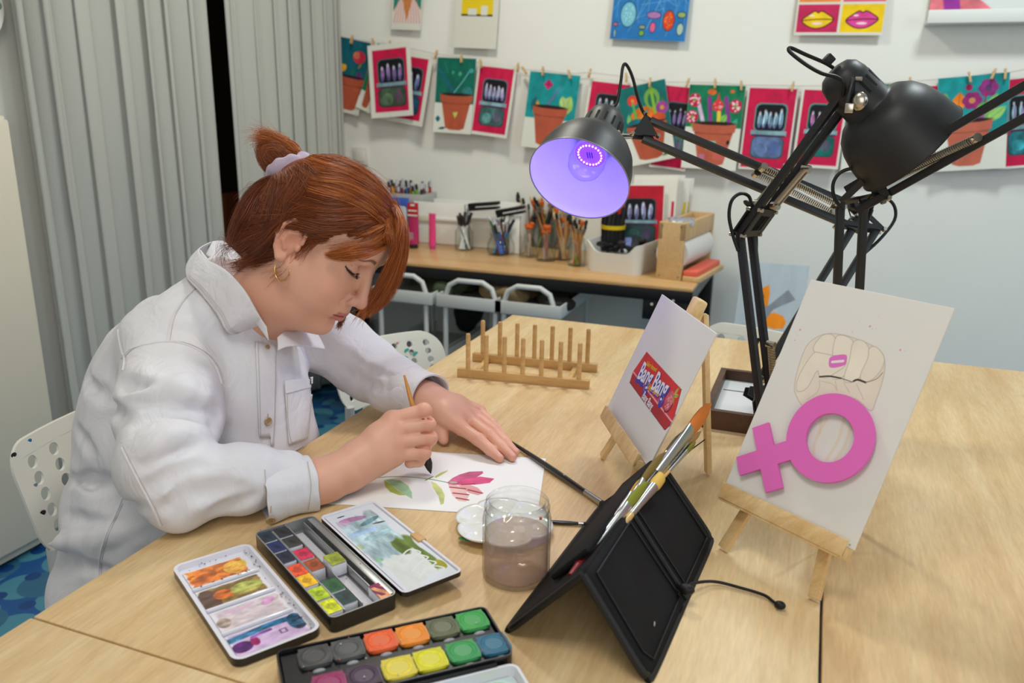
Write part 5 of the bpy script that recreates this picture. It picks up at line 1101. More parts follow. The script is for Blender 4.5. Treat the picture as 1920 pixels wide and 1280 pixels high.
# wing C with notch, slightly raised
wc = tray(wb, .1845, .2645, -.012, .205, .016, .006, .003, m_enam, m_blackm, 'palette_wing', r=.008)
def dC(c):
    c.A *= (1 + .03 * (c.noise(8) - .5)[..., None]); c.A[:] = np.array((222, 226, 234)) / 255.
    wavy(c, .05, .3, .85, .93, (176, 200, 208), .3, k=.14, seed=7); c.ell(.4, .88, .26, .09, (190, 130, 180), rot=-10, tex=.4, a=.9); c.ell(.2, .86, .13, .1, (200, 150, 190), a=.6, tex=.3); c.ell(.26, .95, .08, .02, (60, 30, 70)); c.ell(.62, .8, .24, .07, (90, 130, 140), rot=20, tex=.6, a=.9); c.ell(.74, .75, .12, .03, (90, 80, 70), rot=-10, tex=.4); c.ell(.34, .7, .3, .1, (150, 180, 215), tex=.4, a=.8); c.ell(.5, .62, .3, .09, (160, 195, 205), rot=10, tex=.3)
    for q in range(5): c.line([(.3, .7 - .03 * q), (.5, .69 - .03 * q), (.75, .71 - .03 * q)], .008, (200, 222, 224), a=.7, smooth=3)
    wavy(c, .55, .05, .97, .52, (96, 116, 50), .3, k=.2, seed=9); c.ell(.9, .12, .08, .16, (170, 160, 40), tex=.2)
    wavy(c, .1, .03, .78, .36, (222, 226, 224), .05, k=.15, seed=10)
    for q in range(4): c.line([(.4, .3 - .075 * q), (.7, .36 - .075 * q), (.82 + .02 * q, .3 - .075 * q), (.7, .28 - .075 * q)], .035, (226, 230, 226), smooth=4)
    c.ell(.12, .36, .07, .06, (130, 180, 140), tex=.3, a=.8); c.ell(.05, .55, .06, .1, (180, 190, 120), a=.5, tex=.4)
well(wc, .1895, -.007, .2595, .2, .0206, dC, 150)
obj('thumb_notch', box(nb(), (.262, .085, .0197), (.012, .022, .0075), .002), mat('table_gap', (205, 162, 108), .5), wc)

# --- black pan set with twelve round colours and its lid palette
o_ = at(525, 1222, z=.75); xe = at(905, 1140, z=.75) - o_; ang2 = math.atan2(xe[1], xe[0])
ps = thing('pan_paint_set', 'black paint set with twelve large round pans in the foreground', 'paint box', (o_[0], o_[1], TZ), ang2)
lw = float(np.hypot(xe[0], xe[1])) + .004; pd = .083
tr = tray(ps, -.004, lw, -pd, .004, .0, .02, .002, m_blackm, m_blackm, 'case', r=.008)
obj('insert', box(nb(), (lw / 2 - .002, -pd / 2 + .002, .0135), (lw - .004, pd - .006, .004)), m_blackm, tr)
pc_ = [[(64, 64, 66), (74, 76, 78), (236, 92, 34), (240, 140, 26), (92, 96, 66), (50, 160, 70)], [(150, 40, 96), (62, 38, 66), (226, 206, 60), (220, 214, 20), (40, 150, 76), (24, 100, 130)]]
pp = [[(590, 1224), (652, 1210), (714, 1195), (773, 1183), (830, 1170), (886, 1157)], [(618, 1276), (682, 1261), (748, 1245), (807, 1230), (868, 1214), (926, 1201)]]
Pinv = (Matrix.Translation(ps.location) @ Matrix.Rotation(ang2, 4, 'Z')).inverted()
for a_ in range(2):
    for i in range(6):
        q = Pinv @ V3(at(*pp[a_][i], z=.752)); s_ = .0325; cc = pc_[a_][i]
        pn = obj('pan', prism(nb(), rrect(s_, s_, .009, 4, q.x, q.y), .0150, .0192, bev=.001), mat('pan_rim_%02x%02x%02x' % cc, tuple(int(v * .85 + 20) for v in cc), .35), tr)
        cv = Canvas(s_ * .9, s_ * .9, cc, 40); cv.A *= .93; cv.ell(.5, .5, .43, .43, cc, tex=.1); cv.ell(.5, .5, .3, .3, tuple(int(v * .92) for v in cc), tex=.2); cv.ell(.52, .48, .16, .14, tuple(int(v * .8 + 20) for v in cc), tex=.3)
        rr_ = np.sqrt((cv.U - .5) ** 2 + (cv.V - .5) ** 2)
        cs_ = cv.sheet('paint_disc', Matrix.Translation((q.x - s_ * .45, q.y - s_ * .45, .0194)), m_cake, pn, bend=lambda u, v: .0008 * np.exp(-(((u - .5) ** 2 + (v - .5) ** 2) ** .5 - .38) ** 2 * 200) - .0012 * np.exp(-((u - .5) ** 2 + (v - .5) ** 2) * 9))
        obj('finger_tab', ball(nb(), (q.x + .001, q.y - s_ * .60, .0155), .0062, (1, .45, .35), 12, 8), mat('tab_grey', (150, 150, 155), .3), pn)
specks(tr, 0, -.078, lw - .01, 0, .0205, 10, 8, [(200, 60, 50), (180, 180, 190)])
lidw = tray(ps, -.004, lw, -pd - .095, -pd - .004, .0, .014, .003, m_enam, m_blackm, 'lid_palette', r=.01)
obj('hinge', cyl(nb(), (.02, -pd - .002, .014), (lw - .02, -pd - .002, .014), .003, seg=10), m_blackm, ps)
def dL(c):
    c.A[:] = np.array((206, 226, 226)) / 255.; c.ell(.2, .8, .2, .1, (206, 50, 40), tex=.5); c.ell(.4, .75, .14, .1, (230, 226, 226), tex=.1); c.ell(.55, .85, .16, .1, (120, 200, 215), tex=.4); c.ell(.7, .6, .14, .1, (110, 195, 205), tex=.4); c.ell(.86, .72, .12, .09, (120, 175, 40), rot=15, tex=.5); c.line([(.78, .7), (.85, .78), (.93, .7)], .01, (170, 210, 90), smooth=3); c.ell(.9, .3, .09, .08, (150, 120, 80), tex=.4); c.ell(.3, .4, .2, .12, (230, 120, 60), tex=.4); c.ell(.6, .3, .1, .1, (120, 90, 160), tex=.4)
well(lidw, .002, -pd - .09, lw - .006, -pd - .009, .0032, dL, 160)

# --- porcelain flower palette
pc2 = at(938, 1000, z=TZ); pc2 = pc2 + np.array([.0, .012, 0])
fp = thing('flower_palette', 'white porcelain flower-shaped palette behind the water jar', 'palette', pc2)
b = nb(); nr, na = 14, 96; rings = []
m_porc = mat('porcelain', (236, 236, 232), .12, coat=.6)
def fr(a, t):  # outer scallop
    return t * (.058 + .009 * abs(cos(3 * a)) ** .6)
def fz(a, t, top=True):
    k = abs(cos(3 * (a))) ** .8; well_ = gauss(t - .68, .22) * k * .0085; mid = gauss(t, .3) * .007; return .014 - well_ - mid
for i in range(nr):
    t = (i + 1) / nr; rings.append([b.verts.new((fr(2 * pi * j / na, t) * cos(2 * pi * j / na), fr(2 * pi * j / na, t) * sin(2 * pi * j / na), float(fz(2 * pi * j / na, t)))) for j in range(na)])
for (s_, z_) in ((.985, .011), (.7, .001)): rings.append([b.verts.new((fr(2 * pi * j / na, s_) * cos(2 * pi * j / na), fr(2 * pi * j / na, s_) * sin(2 * pi * j / na), z_)) for j in range(na)])
cvx = b.verts.new((0, 0, float(fz(0, 0))))
for j in range(na): b.faces.new((cvx, rings[0][j], rings[0][(j + 1) % na]))
for A_, C_ in zip(rings, rings[1:]):
    for j in range(na): b.faces.new((A_[j], C_[j], C_[(j + 1) % na], A_[(j + 1) % na]))
b.faces.new(rings[-1]); obj('dish', b, m_porc, fp, angle=180)
b = nb(); q = at(865, 1008, z=TZ + .008) - pc2
for dx, dy, rr_ in ((0, 0, .004), (.006, -.002, .003), (.011, -.001, .003), (.004, .004, .002)): ball(b, (q[0] + dx, q[1] + dy, .0075), rr_, (1, 1, .2), 10, 6)
o = obj('paint_smear', b, mat('green_smear', (60, 140, 80), .3), fp); o['kind'] = 'stuff'

# --- water jar
jc = at(967, 1078, z=TZ); JR, JH = .0405, .101
jr = thing('water_jar', 'glass jar half full of murky pinkish paint water', 'jar', jc)
out = [(0, 0), (JR - .006, 0), (JR - .001, .003), (JR, .009), (JR, JH - .024), (JR - .001, JH - .019), (JR - .004, JH - .0155), (JR - .0045, JH - .013), (JR - .0018, JH - .011), (JR - .0018, JH - .0085), (JR - .0045, JH - .0065), (JR - .0045, JH - .0035), (JR - .0035, JH - .0015), (JR - .005, JH)]
inn = [(JR - .0075, JH - .001), (JR - .0072, JH - .014), (JR - .0028, JH - .022), (JR - .0024, .01), (JR - .006, .0055), (0, .0065)]
obj('glass_body', lathe(nb(), out + inn, seg=64), thin_glass('jar_glass', (.97, .98, .97), 1.7, .3), jr, angle=180)
m_water = thin_glass('paint_water', (.93, .87, .85), .6, .9); nt = m_water.node_tree; out_n = nt.nodes['Material Output']; src_ = out_n.inputs['Surface'].links[0].from_socket
df = nt.nodes.new('ShaderNodeBsdfDiffuse'); df.inputs[0].default_value = rgb(232, 208, 198); tl = nt.nodes.new('ShaderNodeBsdfTranslucent'); tl.inputs[0].default_value = rgb(236, 210, 200); m1 = nt.nodes.new('ShaderNodeMixShader'); nt.links.new(df.outputs[0], m1.inputs[1]); nt.links.new(tl.outputs[0], m1.inputs[2]); m2 = nt.nodes.new('ShaderNodeMixShader'); m2.inputs[0].default_value = .30; nt.links.new(src_, m2.inputs[1]); nt.links.new(m1.outputs[0], m2.inputs[2]); nt.links.new(m2.outputs[0], out_n.inputs['Surface'])
wl = .058
obj('water', lathe(nb(), [(0, .0068), (JR - .006, .0062), (JR - .0022, .0105), (JR - .0022, wl), (0, wl)], seg=64), m_water, jr, angle=60)
obj('paint_dot', ball(nb(), (JR * .87 * cos(-.35), JR * .87 * sin(-.35), JH - .012), .0018, (1, 1, 1.2), 10, 6), mat('orange_dot', (225, 90, 30), .4), jr)

# --- loose brushes on the table
def lay_brush(name, lab, p0, p1, r0, hc, cat='brush', ferr=.16, bris=None, z=None):
    a, b_ = np.array(p0), np.array(p1); L = np.linalg.norm(b_ - a); r = thing(name, lab, cat, a); d = (b_ - a) / L
    pt = lambda t: tuple(d * L * t)
    obj('handle', tube(nb(), [pt(t) for t in np.linspace(0, 1 - ferr, 9)], r0, 12, rad=[r0 * .5, r0 * .8, r0, r0 * 1.15, r0 * 1.2, r0 * 1.1, r0 * .95]), hc, r)
    obj('ferrule', tube(nb(), [pt(1 - ferr), pt(1 - ferr / 2), pt(1)], r0, 12, rad=[r0 * .97, r0 * 1.08, r0 * 1.1]), m_steel, r)
    if bris:
        bl, bm_ = bris; e = b_ + d * bl; obj('bristle', tube(nb(), [tuple(b_ - a - d * .002), tuple(b_ - a + d * bl * .3), tuple(b_ - a + d * bl * .7), tuple(b_ - a + d * bl)], r0, 12, rad=[r0, r0 * 1.35, r0 * 1.0, .0004]), bm_, r)
    return r, d, L
m_blh = mat('black_lacquer', (16, 15, 16), .2, coat=.6)
z_ = TZ + .0062
r, d, L = lay_brush('paint_brush', 'black-handled brush lying diagonally from the woman\'s fingers to the brush case', at(960, 829, z=z_), at(1128, 943, z=z_), .0042, m_blh, bris=(.03, mat('bristle_black', (34, 30, 28), .8)))
for tx, t_ in (('12', .62),):
    M_ = frame_M(np.array(r.location) + d * L * t_ + np.array([0, 0, .0052]), tuple(d), (-d[1], d[0], 0)); text('size_number', tx, M_, .006, mat('silver_print', (200, 200, 200), .4), r)
for k in range(7):
    M_ = frame_M(np.array(r.location) + d * L * (.3 + .04 * k) + np.array([0, 0, .0052]), tuple(d), (-d[1], d[0], 0))
lay_brush('paint_brush', 'thin black brush behind the water jar pointing to the brush case', at(1000, 976, z=TZ + .0035), at(1094, 982, z=TZ + .0035), .0024, m_blh, ferr=.1, bris=(.02, MATS['bristle_black']))

# --- dowel rack
fa, fb_ = at(857, 706, z=TZ), at(1104, 730, z=TZ); ang = math.atan2(fb_[1] - fa[1], fb_[0] - fa[0]); Lr = float(np.linalg.norm(fb_ - fa))
m_bam = woodmat('bamboo', (216, 176, 116), (190, 146, 86), (4, 40, 40), .45)
rk = thing('dowel_rack', 'bamboo rack with two rows of seven upright dowels', 'rack', fa, ang)
obj('rail', box(nb(), (Lr / 2, .006, .009), (Lr, .014, .018), .001), m_bam, rk); obj('rail', box(nb(), (Lr / 2, .118, .009), (Lr * 1.0, .014, .018), .001), m_bam, rk)
for x_ in (.035, Lr - .045): obj('cross_rail', box(nb(), (x_, .062, .006), (.01, .1, .01), .001), m_bam, rk)
for row, yy in ((0, .006), (1, .118)):
    for i in range(7): obj('dowel', lathe(nb(), [(0, 0), (.0048, 0), (.0048, .079), (.004, .081), (0, .081)], (.022 + i * (Lr - .044) / 6, yy, .012), 14), m_bam, rk)

# --- easels with cards
m_epine = woodmat('easel_pine', (238, 208, 156), (216, 176, 118), (5, 60, 20), .5)
def easel(lab, clab, x, y, z0, yaw, lean, w, h, draw, lw_, leg_len, cname, overhang=0.0, res=200):
    ax = np.array([cos(yaw), sin(yaw), 0]); nn = np.cross(ax, [0, 0, 1]); up = np.array([0, 0, cos(lean)]) - nn * sin(lean); nrm = np.cross(ax, up)  # nrm faces the viewer
    BL = np.array([x, y, z0]); ctr = BL + ax * w / 2
    r = thing('easel', lab, 'easel', (ctr[0], ctr[1], TZ), 0, 'small wooden table easels'); O = np.array([ctr[0], ctr[1], TZ])
    lc = ctr + nrm * .0 - O
    # ledge
    obj('ledge', bar(nb(), lc - ax * lw_ / 2 - up * .008 + nrm * .004, lc + ax * lw_ / 2 - up * .008 + nrm * .004, .022, .014, up=tuple(up), bev=.0008), m_epine, r)
    obj('ledge_lip', bar(nb(), lc - ax * lw_ / 2 - up * .002 + nrm * .014, lc + ax * lw_ / 2 - up * .002 + nrm * .014, .005, .02, up=tuple(up), bev=.0006), m_epine, r)
    top = lc + up * leg_len - nrm * .012
    for s_ in (-1, 1):
        f = lc + ax * s_ * lw_ * .38 - up * ((lc[2]) / up[2]) * 1.0 - nrm * .012; f[2] = .004
        obj('front_leg', bar(nb(), f, top + ax * s_ * .006, .014, .008, up=tuple(nrm), bev=.0008), m_epine, r)
    bfoot = lc - nn * (leg_len * .62); bfoot = np.array([bfoot[0], bfoot[1], .004])
    obj('back_leg', bar(nb(), bfoot, top - nrm * .012, .014, .008, up=tuple(nrm), bev=.0008), m_epine, r)
    obj('top_block', bar(nb(), top - up * .03 + nrm * .004, top + up * .018 + nrm * .004, .03, .016, up=tuple(nrm), bev=.004), m_epine, r)
    obj('cross_bar', bar(nb(), lc - ax * lw_ * .3 + up * .05 - nrm * .012, lc + ax * lw_ * .3 + up * .05 - nrm * .012, .008, .012, up=tuple(up), bev=.0006), m_epine, r)
    obj('string', tube(nb(), [tuple(lc - up * .01 - nrm * .014), tuple((lc + bfoot) / 2 - np.array([0, 0, .012])), tuple(bfoot + (top - bfoot) * .22)], .0009, 5, smooth=4), m_blk, r)
    # card
    M = frame_M(BL + nrm * .0035, tuple(ax), tuple(up)); c = Canvas(w, h, (228, 226, 224), res); cr_ = thing(cname, clab, 'picture', BL)
    draw(c, cr_, M, w, h); c.sheet('card', Matrix.Translation(-V3(BL)) @ M, mat('card_print', (255, 255, 255), .45, attr='col'), cr_, thick=.0025)
    return r, cr_, M, w, h
def pix_uv(M, w, h):
    Mi = M.inverted()
    o = np.array(M.translation); nz = np.array([M[0][2], M[1][2], M[2][2]])
    def f(px, py):
        v = RC @ np.array([px - 960, 640 - py, -F]); t = ((o - CAM) @ nz) / (v @ nz); q = Mi @ V3(CAM + v * t); return (q.x / w, q.y / h)
    return f
m_tw = mat('print_white', (236, 236, 246), .45); m_tb = mat('print_blue', (60, 60, 180), .45); m_ty = mat('print_yellow', (240, 190, 50), .45)
def d_bang(c, root, M, w, h):
    f = pix_uv(M, w, h); P = lambda pts: [f(x, y) for x, y in pts]
    z = lambda X, Y: (1165 + X / 7.53, 650 + Y / 7.53)
    q = lambda pts: P([z(*p) for p in pts])
    c.poly(q([(118, 500), (165, 350), (725, 1065), (625, 1175), (605, 1170)]), (176, 34, 50), tex=.08)
    c.poly(q([(358, 68), (850, 600), (725, 1065), (165, 350)]), (216, 46, 54), tex=.06)
    c.line(q([(165, 350), (722, 1068)]), .011, (240, 170, 180)); c.line(q([(118, 500), (610, 1170), (725, 1065), (850, 600)]), .005, (120, 20, 40))
    c.ell(*f(*z(672, 800)), .055, .06, (120, 20, 40)); c.ell(*f(*z(672, 760)), .055, .065, (206, 90, 110), rot=30, tex=.3); dots(c, *f(*z(672, 780)), .045, .05, 26, (240, 170, 185), .005, 3); leaf(c, *f(*z(735, 690)), .07, .012, 70, (200, 210, 70)); leaf(c, *f(*z(735, 690)), .07, .012, 20, (190, 200, 80)); leaf(c, *f(*z(735, 690)), .06, .01, -40, (210, 200, 80))
    # lettering: real printed letters following the packet
    Mb = Matrix.Translation((0, 0, 0)); mi = lambda p: np.array([f(*z(*p))[0] * w, f(*z(*p))[1] * h])
    def word(s, a, b, m_, size_ratio, name, zo, off=0, sx=1.0):
        A_, B2_ = mi(a), mi(b); d_ = B2_ - A_; L_ = np.linalg.norm(d_); an = math.atan2(d_[1], d_[0]); sz = L_ * size_ratio; mid = (A_ + B2_) / 2
        T = M @ Matrix.Translation((float(mid[0]), float(mid[1]), zo)) @ Matrix.Rotation(an, 4, 'Z') @ Matrix.Diagonal((sx, 1, 1, 1)); return text(name, s, T, sz, m_, root, extrude=.00012, offset=off * sz)
    word('Bang Bang', (215, 345), (690, 680), m_tb, .29, 'lettering', .0004, .045, .72); word('Bang Bang', (238, 315), (690, 645), m_tw, .28, 'lettering', .0008, .018, .74)
    word('Sabor Intenso!', (355, 225), (515, 340), m_ty, .2, 'small_lettering', .0006, .006, .75); word('Chicle Blando', (372, 545), (540, 680), m_ty, .24, 'small_lettering', .0006, .01, .72); word('Bang Bang', (292, 650), (465, 880), m_tw, .26, 'side_lettering', .0006, .012, .72)
easel('small pine easel in the middle of the table, holding the red packet print', 'white card printed with a red chewing gum packet on the middle easel', -.285, 1.223, .80, R(-61.7), R(22.7), .231, .205, d_bang, .19, .212, 'packet_print', res=300)
def d_fist(c, root, M, w, h):
    f = pix_uv(M, w, h); z = lambda X, Y: (1380 + X / 3.763, 600 + Y / 3.763); q = lambda pts: [f(*z(*p)) for p in pts]
    c.A *= np.array([1, 1, .99]); sk, ln = (232, 222, 206), (176, 158, 150)
    def shape(pts, col=sk, lw_=.006, lc=ln):
        s_ = [(p[0], p[1]) for p in catmull([(a, b2, 0) for a, b2 in q(pts)], 4, True)]; c.poly(s_, col, tex=.035); c.line(s_ + [s_[0]], lw_, lc, a=.55)
    shape([(450, 300), (500, 180), (570, 120), (650, 95), (760, 105), (870, 140), (980, 190), (1040, 250), (1050, 340), (1030, 440), (990, 560), (950, 640), (850, 560), (700, 520), (560, 560), (480, 610), (420, 520), (415, 440)])
    for pts in ([(545, 200), (600, 115), (660, 98), (700, 130), (690, 240), (600, 260)], [(700, 130), (740, 105), (810, 130), (830, 190), (800, 340), (740, 408), (680, 400), (680, 250)], [(825, 160), (880, 140), (930, 180), (940, 250), (890, 380), (820, 436), (760, 420), (800, 280)], [(940, 200), (990, 190), (1045, 260), (1030, 340), (960, 420), (890, 430), (880, 380), (930, 270)]): shape(pts, (236, 228, 212))
    shape([(540, 240), (600, 232), (690, 250), (770, 250), (770, 320), (720, 360), (640, 405), (590, 395), (570, 360), (500, 480), (430, 500), (440, 400)], (235, 225, 210)); c.line(q([(590, 400), (660, 395), (740, 410)]), .01, (50, 40, 40), smooth=3); c.line(q([(830, 430), (860, 420), (915, 440)]), .012, (50, 40, 40), smooth=3); c.line(q([(740, 410), (820, 436)]), .005, (90, 70, 70)); c.line(q([(915, 440), (990, 415), (1035, 370)]), .005, (150, 120, 110), smooth=3)
    for l_ in ([(590, 420), (580, 500), (500, 560)], [(700, 430), (715, 500)], [(760, 440), (800, 510)], [(850, 450), (900, 560)], [(600, 430), (680, 450), (710, 490)]): c.line(q(l_), .005, (196, 180, 166), smooth=3, a=.7)
    nail = [(655, 290), (668, 260), (720, 245), (778, 245), (782, 280), (770, 315), (700, 335), (660, 330)]
    c.poly([(p[0], p[1]) for p in catmull([(a, b2, 0) for a, b2 in q(nail)], 3, True)], (226, 118, 200)); c.line(q([(680, 295), (755, 288)]), .018, (240, 228, 232))
    for X, Y, r_ in ((452, 68, .011), (414, 141, .007), (435, 108, .003), (945, 44, .011), (960, 62, .005), (990, 58, .004), (818, 86, .005)): c.ell(*f(*z(X, Y)), r_ * .6, r_ * .6, (226, 130, 200))
    for px, py, r_ in ((1688, 656, .01), (1697, 657, .004), (1647, 592, .003), (1611, 602, .003)): c.ell(*f(px, py), r_ * .6, r_ * .6, (226, 130, 200))
    for px, py in ((1587, 1018), (1593, 1021)): c.ell(*f(px, py), .007, .007, (160, 160, 160))
    for l_ in ([(640, 700), (560, 850), (545, 960)], [(760, 700), (720, 850), (640, 980)], [(820, 720), (770, 880), (700, 990)], [(600, 690), (590, 800)]): c.line(q(l_), .02, (226, 206, 176), a=.5, smooth=3)
    # foam-cut symbol raised over the card
    mi = lambda X, Y: (f(*z(X, Y))[0] * w, f(*z(X, Y))[1] * h)
    Cc_ = np.array(mi(690, 840)); mp = mat('pink_foam', (232, 112, 196), .6, spec=.2); side = mat('foam_side', (232, 210, 196), .8)
    U = [np.array(mi(*p)) for p in ((975, 790), (690, 505), (400, 890), (660, 1175))]
    # outer / inner circle sampled from the picture, regular in the plane of the card
    ro = np.mean([np.linalg.norm(u - Cc_) for u in U]); V_ = [np.array(mi(*p)) for p in ((845, 820), (700, 660), (520, 860), (665, 1020))]; Ci = np.mean(V_, axis=0); ri = np.mean([np.linalg.norm(u - Ci) for u in V_]); Cc_ = np.mean(U, axis=0)
    ax1 = np.array(mi(38, 1040)) ; dirn = (ax1 - Cc_) / np.linalg.norm(ax1 - Cc_); pr = np.array([-dirn[1], dirn[0]])
    b = nb(); n = 64; t0 = math.atan2(dirn[1], dirn[0]); hw = np.linalg.norm(np.array(mi(290, 885)) - np.array(mi(305, 1020))) / 2; ro_ = ro; phi = math.asin(hw / ro_)
    outer = [];
    Lk_ = np.linalg.norm(ax1 - Cc_); s1 = np.dot(np.array(mi(170, 925)) - Cc_, dirn); s2 = np.dot(np.array(mi(285, 880)) - Cc_, dirn); hb = abs(np.dot(np.array(mi(215, 745)) - Cc_, pr)); 
    for i in range(n + 1): a = t0 + phi + (2 * pi - 2 * phi) * i / n; outer.append(Cc_ + ro_ * np.array([cos(a), sin(a)]))
    arm = [(s2, -hw), (s2, -hb), (s1, -hb), (s1, -hw), (Lk_, -hw), (Lk_, hw), (s1, hw), (s1, hb), (s2, hb), (s2, hw)]
    arm_pts = [Cc_ + dirn * a + pr * b3 for a, b3 in arm]
    # ring
    def extr(poly_, hole=None):
        bb = nb(); zt, zb_ = .0085, .0045
        if hole is None: prism(bb, [tuple(p) for p in poly_], zb_, zt)
        else:
            m_ = len(poly_)
            for z0_ in (zb_, zt):
                pass
            a0 = [[bb.verts.new((p[0], p[1], z_)) for p in poly_] for z_ in (zb_, zt)]; a1 = [[bb.verts.new((p[0], p[1], z_)) for p in hole] for z_ in (zb_, zt)]
            for j in range(m_):
                k = (j + 1) % m_
                bb.faces.new((a0[1][j], a0[1][k], a1[1][k], a1[1][j])); bb.faces.new((a0[0][k], a0[0][j], a1[0][j], a1[0][k])); bb.faces.new((a0[0][j], a0[0][k], a0[1][k], a0[1][j])); bb.faces.new((a1[0][k], a1[0][j], a1[1][j], a1[1][k]))
        return bb
    ring_o = [Cc_ + ro_ * np.array([cos(2 * pi * i / n), sin(2 * pi * i / n)]) for i in range(n)]; ring_i = [Ci + ri * np.array([cos(2 * pi * i / n), sin(2 * pi * i / n)]) for i in range(n)]
    bb = extr(ring_o, ring_i); prism(bb, [tuple(p) for p in [Cc_ + dirn * (ro_ * .93) - pr * hw] + arm_pts + [Cc_ + dirn * (ro_ * .93) + pr * hw]], .0045, .00855)
    bmesh.ops.transform(bb, matrix=Matrix.Translation(-V3((M.translation))) @ M, verts=bb.verts[:])
    sy = obj('female_symbol', bb, mp, root, smooth=False); sy['label'] = 'bright pink foam female symbol'; sy.location = V3(np.array(M.translation)) - root.location
    q2 = nb()
    for p in (ring_o[10], ring_o[40], ring_o[55]):
        pp_ = (np.array(p) - Cc_) * .8 + Cc_; box(q2, (pp_[0], pp_[1], .0022), (.012, .012, .0045))
    bmesh.ops.transform(q2, matrix=M, verts=q2.verts[:]); bmesh.ops.translate(q2, vec=-root.location, verts=q2.verts[:]); obj('foam_pad', q2, side, root)['kind'] = 'stuff'
easel('small pine easel in the right foreground, holding the pink symbol picture', 'white card with drawn fist and raised pink female symbol on the right easel', -.073, .997, .80, R(-33.4), R(27.5), .185, .294, d_fist, .175, .27, 'fist_picture', res=330)

# --- dark wooden frame lying on the table
m_wal = woodmat('walnut', (92, 62, 42), (64, 40, 26), (6, 60, 6), .45)
fx0, fx1, fy0, fy1 = -.152, -.045, 1.378, 1.64
fr_ = thing('shadow_box', 'dark walnut box frame lying on the table beside the lamp foot', 'frame', ((fx0 + fx1) / 2, (fy0 + fy1) / 2, TZ)); wx, wy = fx1 - fx0, fy1 - fy0
for s_ in (-1, 1): obj('side', box(nb(), (0, s_ * (wy / 2 - .006), .0175), (wx, .012, .035), .001), m_wal, fr_); obj('side', box(nb(), (s_ * (wx / 2 - .006), 0, .0175), (.012, wy - .024, .035), .001), m_wal, fr_)
obj('inner_panel', box(nb(), (0, 0, .012), (wx - .024, wy - .024, .004)), mat('frame_white', (226, 230, 234), .3, coat=.4), fr_); obj('inner_line', box(nb(), (0, wy * .2, .0145), (wx - .03, .0015, .001)), m_blk, fr_)

# --- folding brush case
m_case = mat('black_nylon', (20, 20, 23), .75, noise=.35, nscale=14, bump=.5, bscale=700, spec=.25); m_pipe = mat('black_piping', (12, 12, 13), .5)
NL, NR_, FRr = np.array([-.262, .700, TZ]), np.array([-.103, .678, TZ]), np.array([-.082, .985, TZ]); FL = NL + (FRr - NR_) + np.array([0, .01, 0]); RN, RF = np.array([-.178, .690, .8265]), np.array([-.156, .992, .8205])
cs = thing('brush_case', 'black folding brush case standing like a tent in the foreground', 'case', (-.17, .84, TZ)); CO = np.array([-.17, .84, TZ])
def panel(a, b_, c_, d_, name, thick=.005, rr=.16):
    """a,b ridge (near,far); d,c bottom (near,far)"""
    bm_ = nb(); n = 14; g = []
    for i in range(n + 1):
        row = []
        for j in range(n + 1):
            u, v = i / n, j / n; p = (a * (1 - u) + b_ * u) * (1 - v) + (d_ * (1 - u) + c_ * u) * v
            row.append(bm_.verts.new(tuple(p - CO)))
        g.append(row)
    for i in range(n):
        for j in range(n):
            # round the two lower corners
            u, v = (i + .5) / n, (j + .5) / n; du = max(0, rr * .4 - min(u, 1 - u)) / (rr * .4) if min(u, 1 - u) < rr * .4 else 0; dv = max(0, v - (1 - rr)) / rr
            if du ** 2 + dv ** 2 > 1.05: continue
            bm_.faces.new((g[i][j], g[i + 1][j], g[i + 1][j + 1], g[i][j + 1]))
    for v in [v for v in bm_.verts if not v.link_faces]: bm_.verts.remove(v)
    o = obj(name, bm_, m_case, cs); md = o.modifiers.new('s', 'SOLIDIFY'); md.thickness = thick; md.offset = 0; return o
panel(RN, RF, FRr, NR_, 'right_cover'); panel(RN, RF, FL, NL, 'left_cover')
def edge(a, b_, c_, d_, q=.12):
    L1 = lambda s_, t_: (a * (1 - s_) + b_ * s_) * (1 - t_) + (d_ * (1 - s_) + c_ * s_) * t_ - CO
    return [L1(0, 0), L1(0, .5), L1(.0, .86), L1(.015, .95), L1(.06, 1), L1(.5, 1), L1(.94, 1), L1(.985, .95), L1(1, .86), L1(1, .5), L1(1, 0)]
obj('zip_edge', tube(nb(), edge(RN, RF, FRr, NR_), .0042, 8, smooth=4), m_pipe, cs); obj('zip_edge', tube(nb(), edge(RN, RF, FL, NL), .0042, 8, smooth=4), m_pipe, cs)
nrm = np.cross(RF - RN, FRr - RF); nrm /= np.linalg.norm(nrm); nrm = nrm if nrm[0] > 0 else -nrm
mid = lambda t, v: (RN * (1 - t) + RF * t) * (1 - v) + (NR_ * (1 - t) + FRr * t) * v + nrm * .004 - CO
obj('seam_welt', tube(nb(), [mid(.5, .02), mid(.5, .5), mid(.5, .98)], .003, 8), m_pipe, cs)
obj('stitched_panel', tube(nb(), [mid(.06, .08), mid(.45, .06), mid(.46, .9), mid(.08, .92), mid(.05, .8), mid(.06, .08)], .0012, 6), m_pipe, cs); obj('stitched_panel', tube(nb(), [mid(.55, .06), mid(.95, .08), mid(.94, .9), mid(.55, .9), mid(.55, .06)], .0012, 6), m_pipe, cs)
obj('paint_fleck', ball(nb(), mid(.2, .78) + nrm * .0005, .0022, (.4, .6, 1.4), 8, 6), mat('fleck_white', (190, 190, 195), .5), cs)
cp = [at(1287, 1100, z=.745), at(1300, 1093, z=.742), at(1340, 1090, z=.736), at(1390, 1102, z=.7345), at(1432, 1115, z=.734), at(1448, 1126, z=.734), at(1462, 1137, z=.734)]
obj('cord', tube(nb(), [tuple(p - CO) for p in [at(1270, 1110, z=.75)] + cp], .0019, 8, smooth=5), m_blk, cs); obj('cord_knot', ball(nb(), cp[-1] - CO + np.array([0, 0, .002]), .0055, (1.2, .9, .9), 12, 8), m_blk, cs)
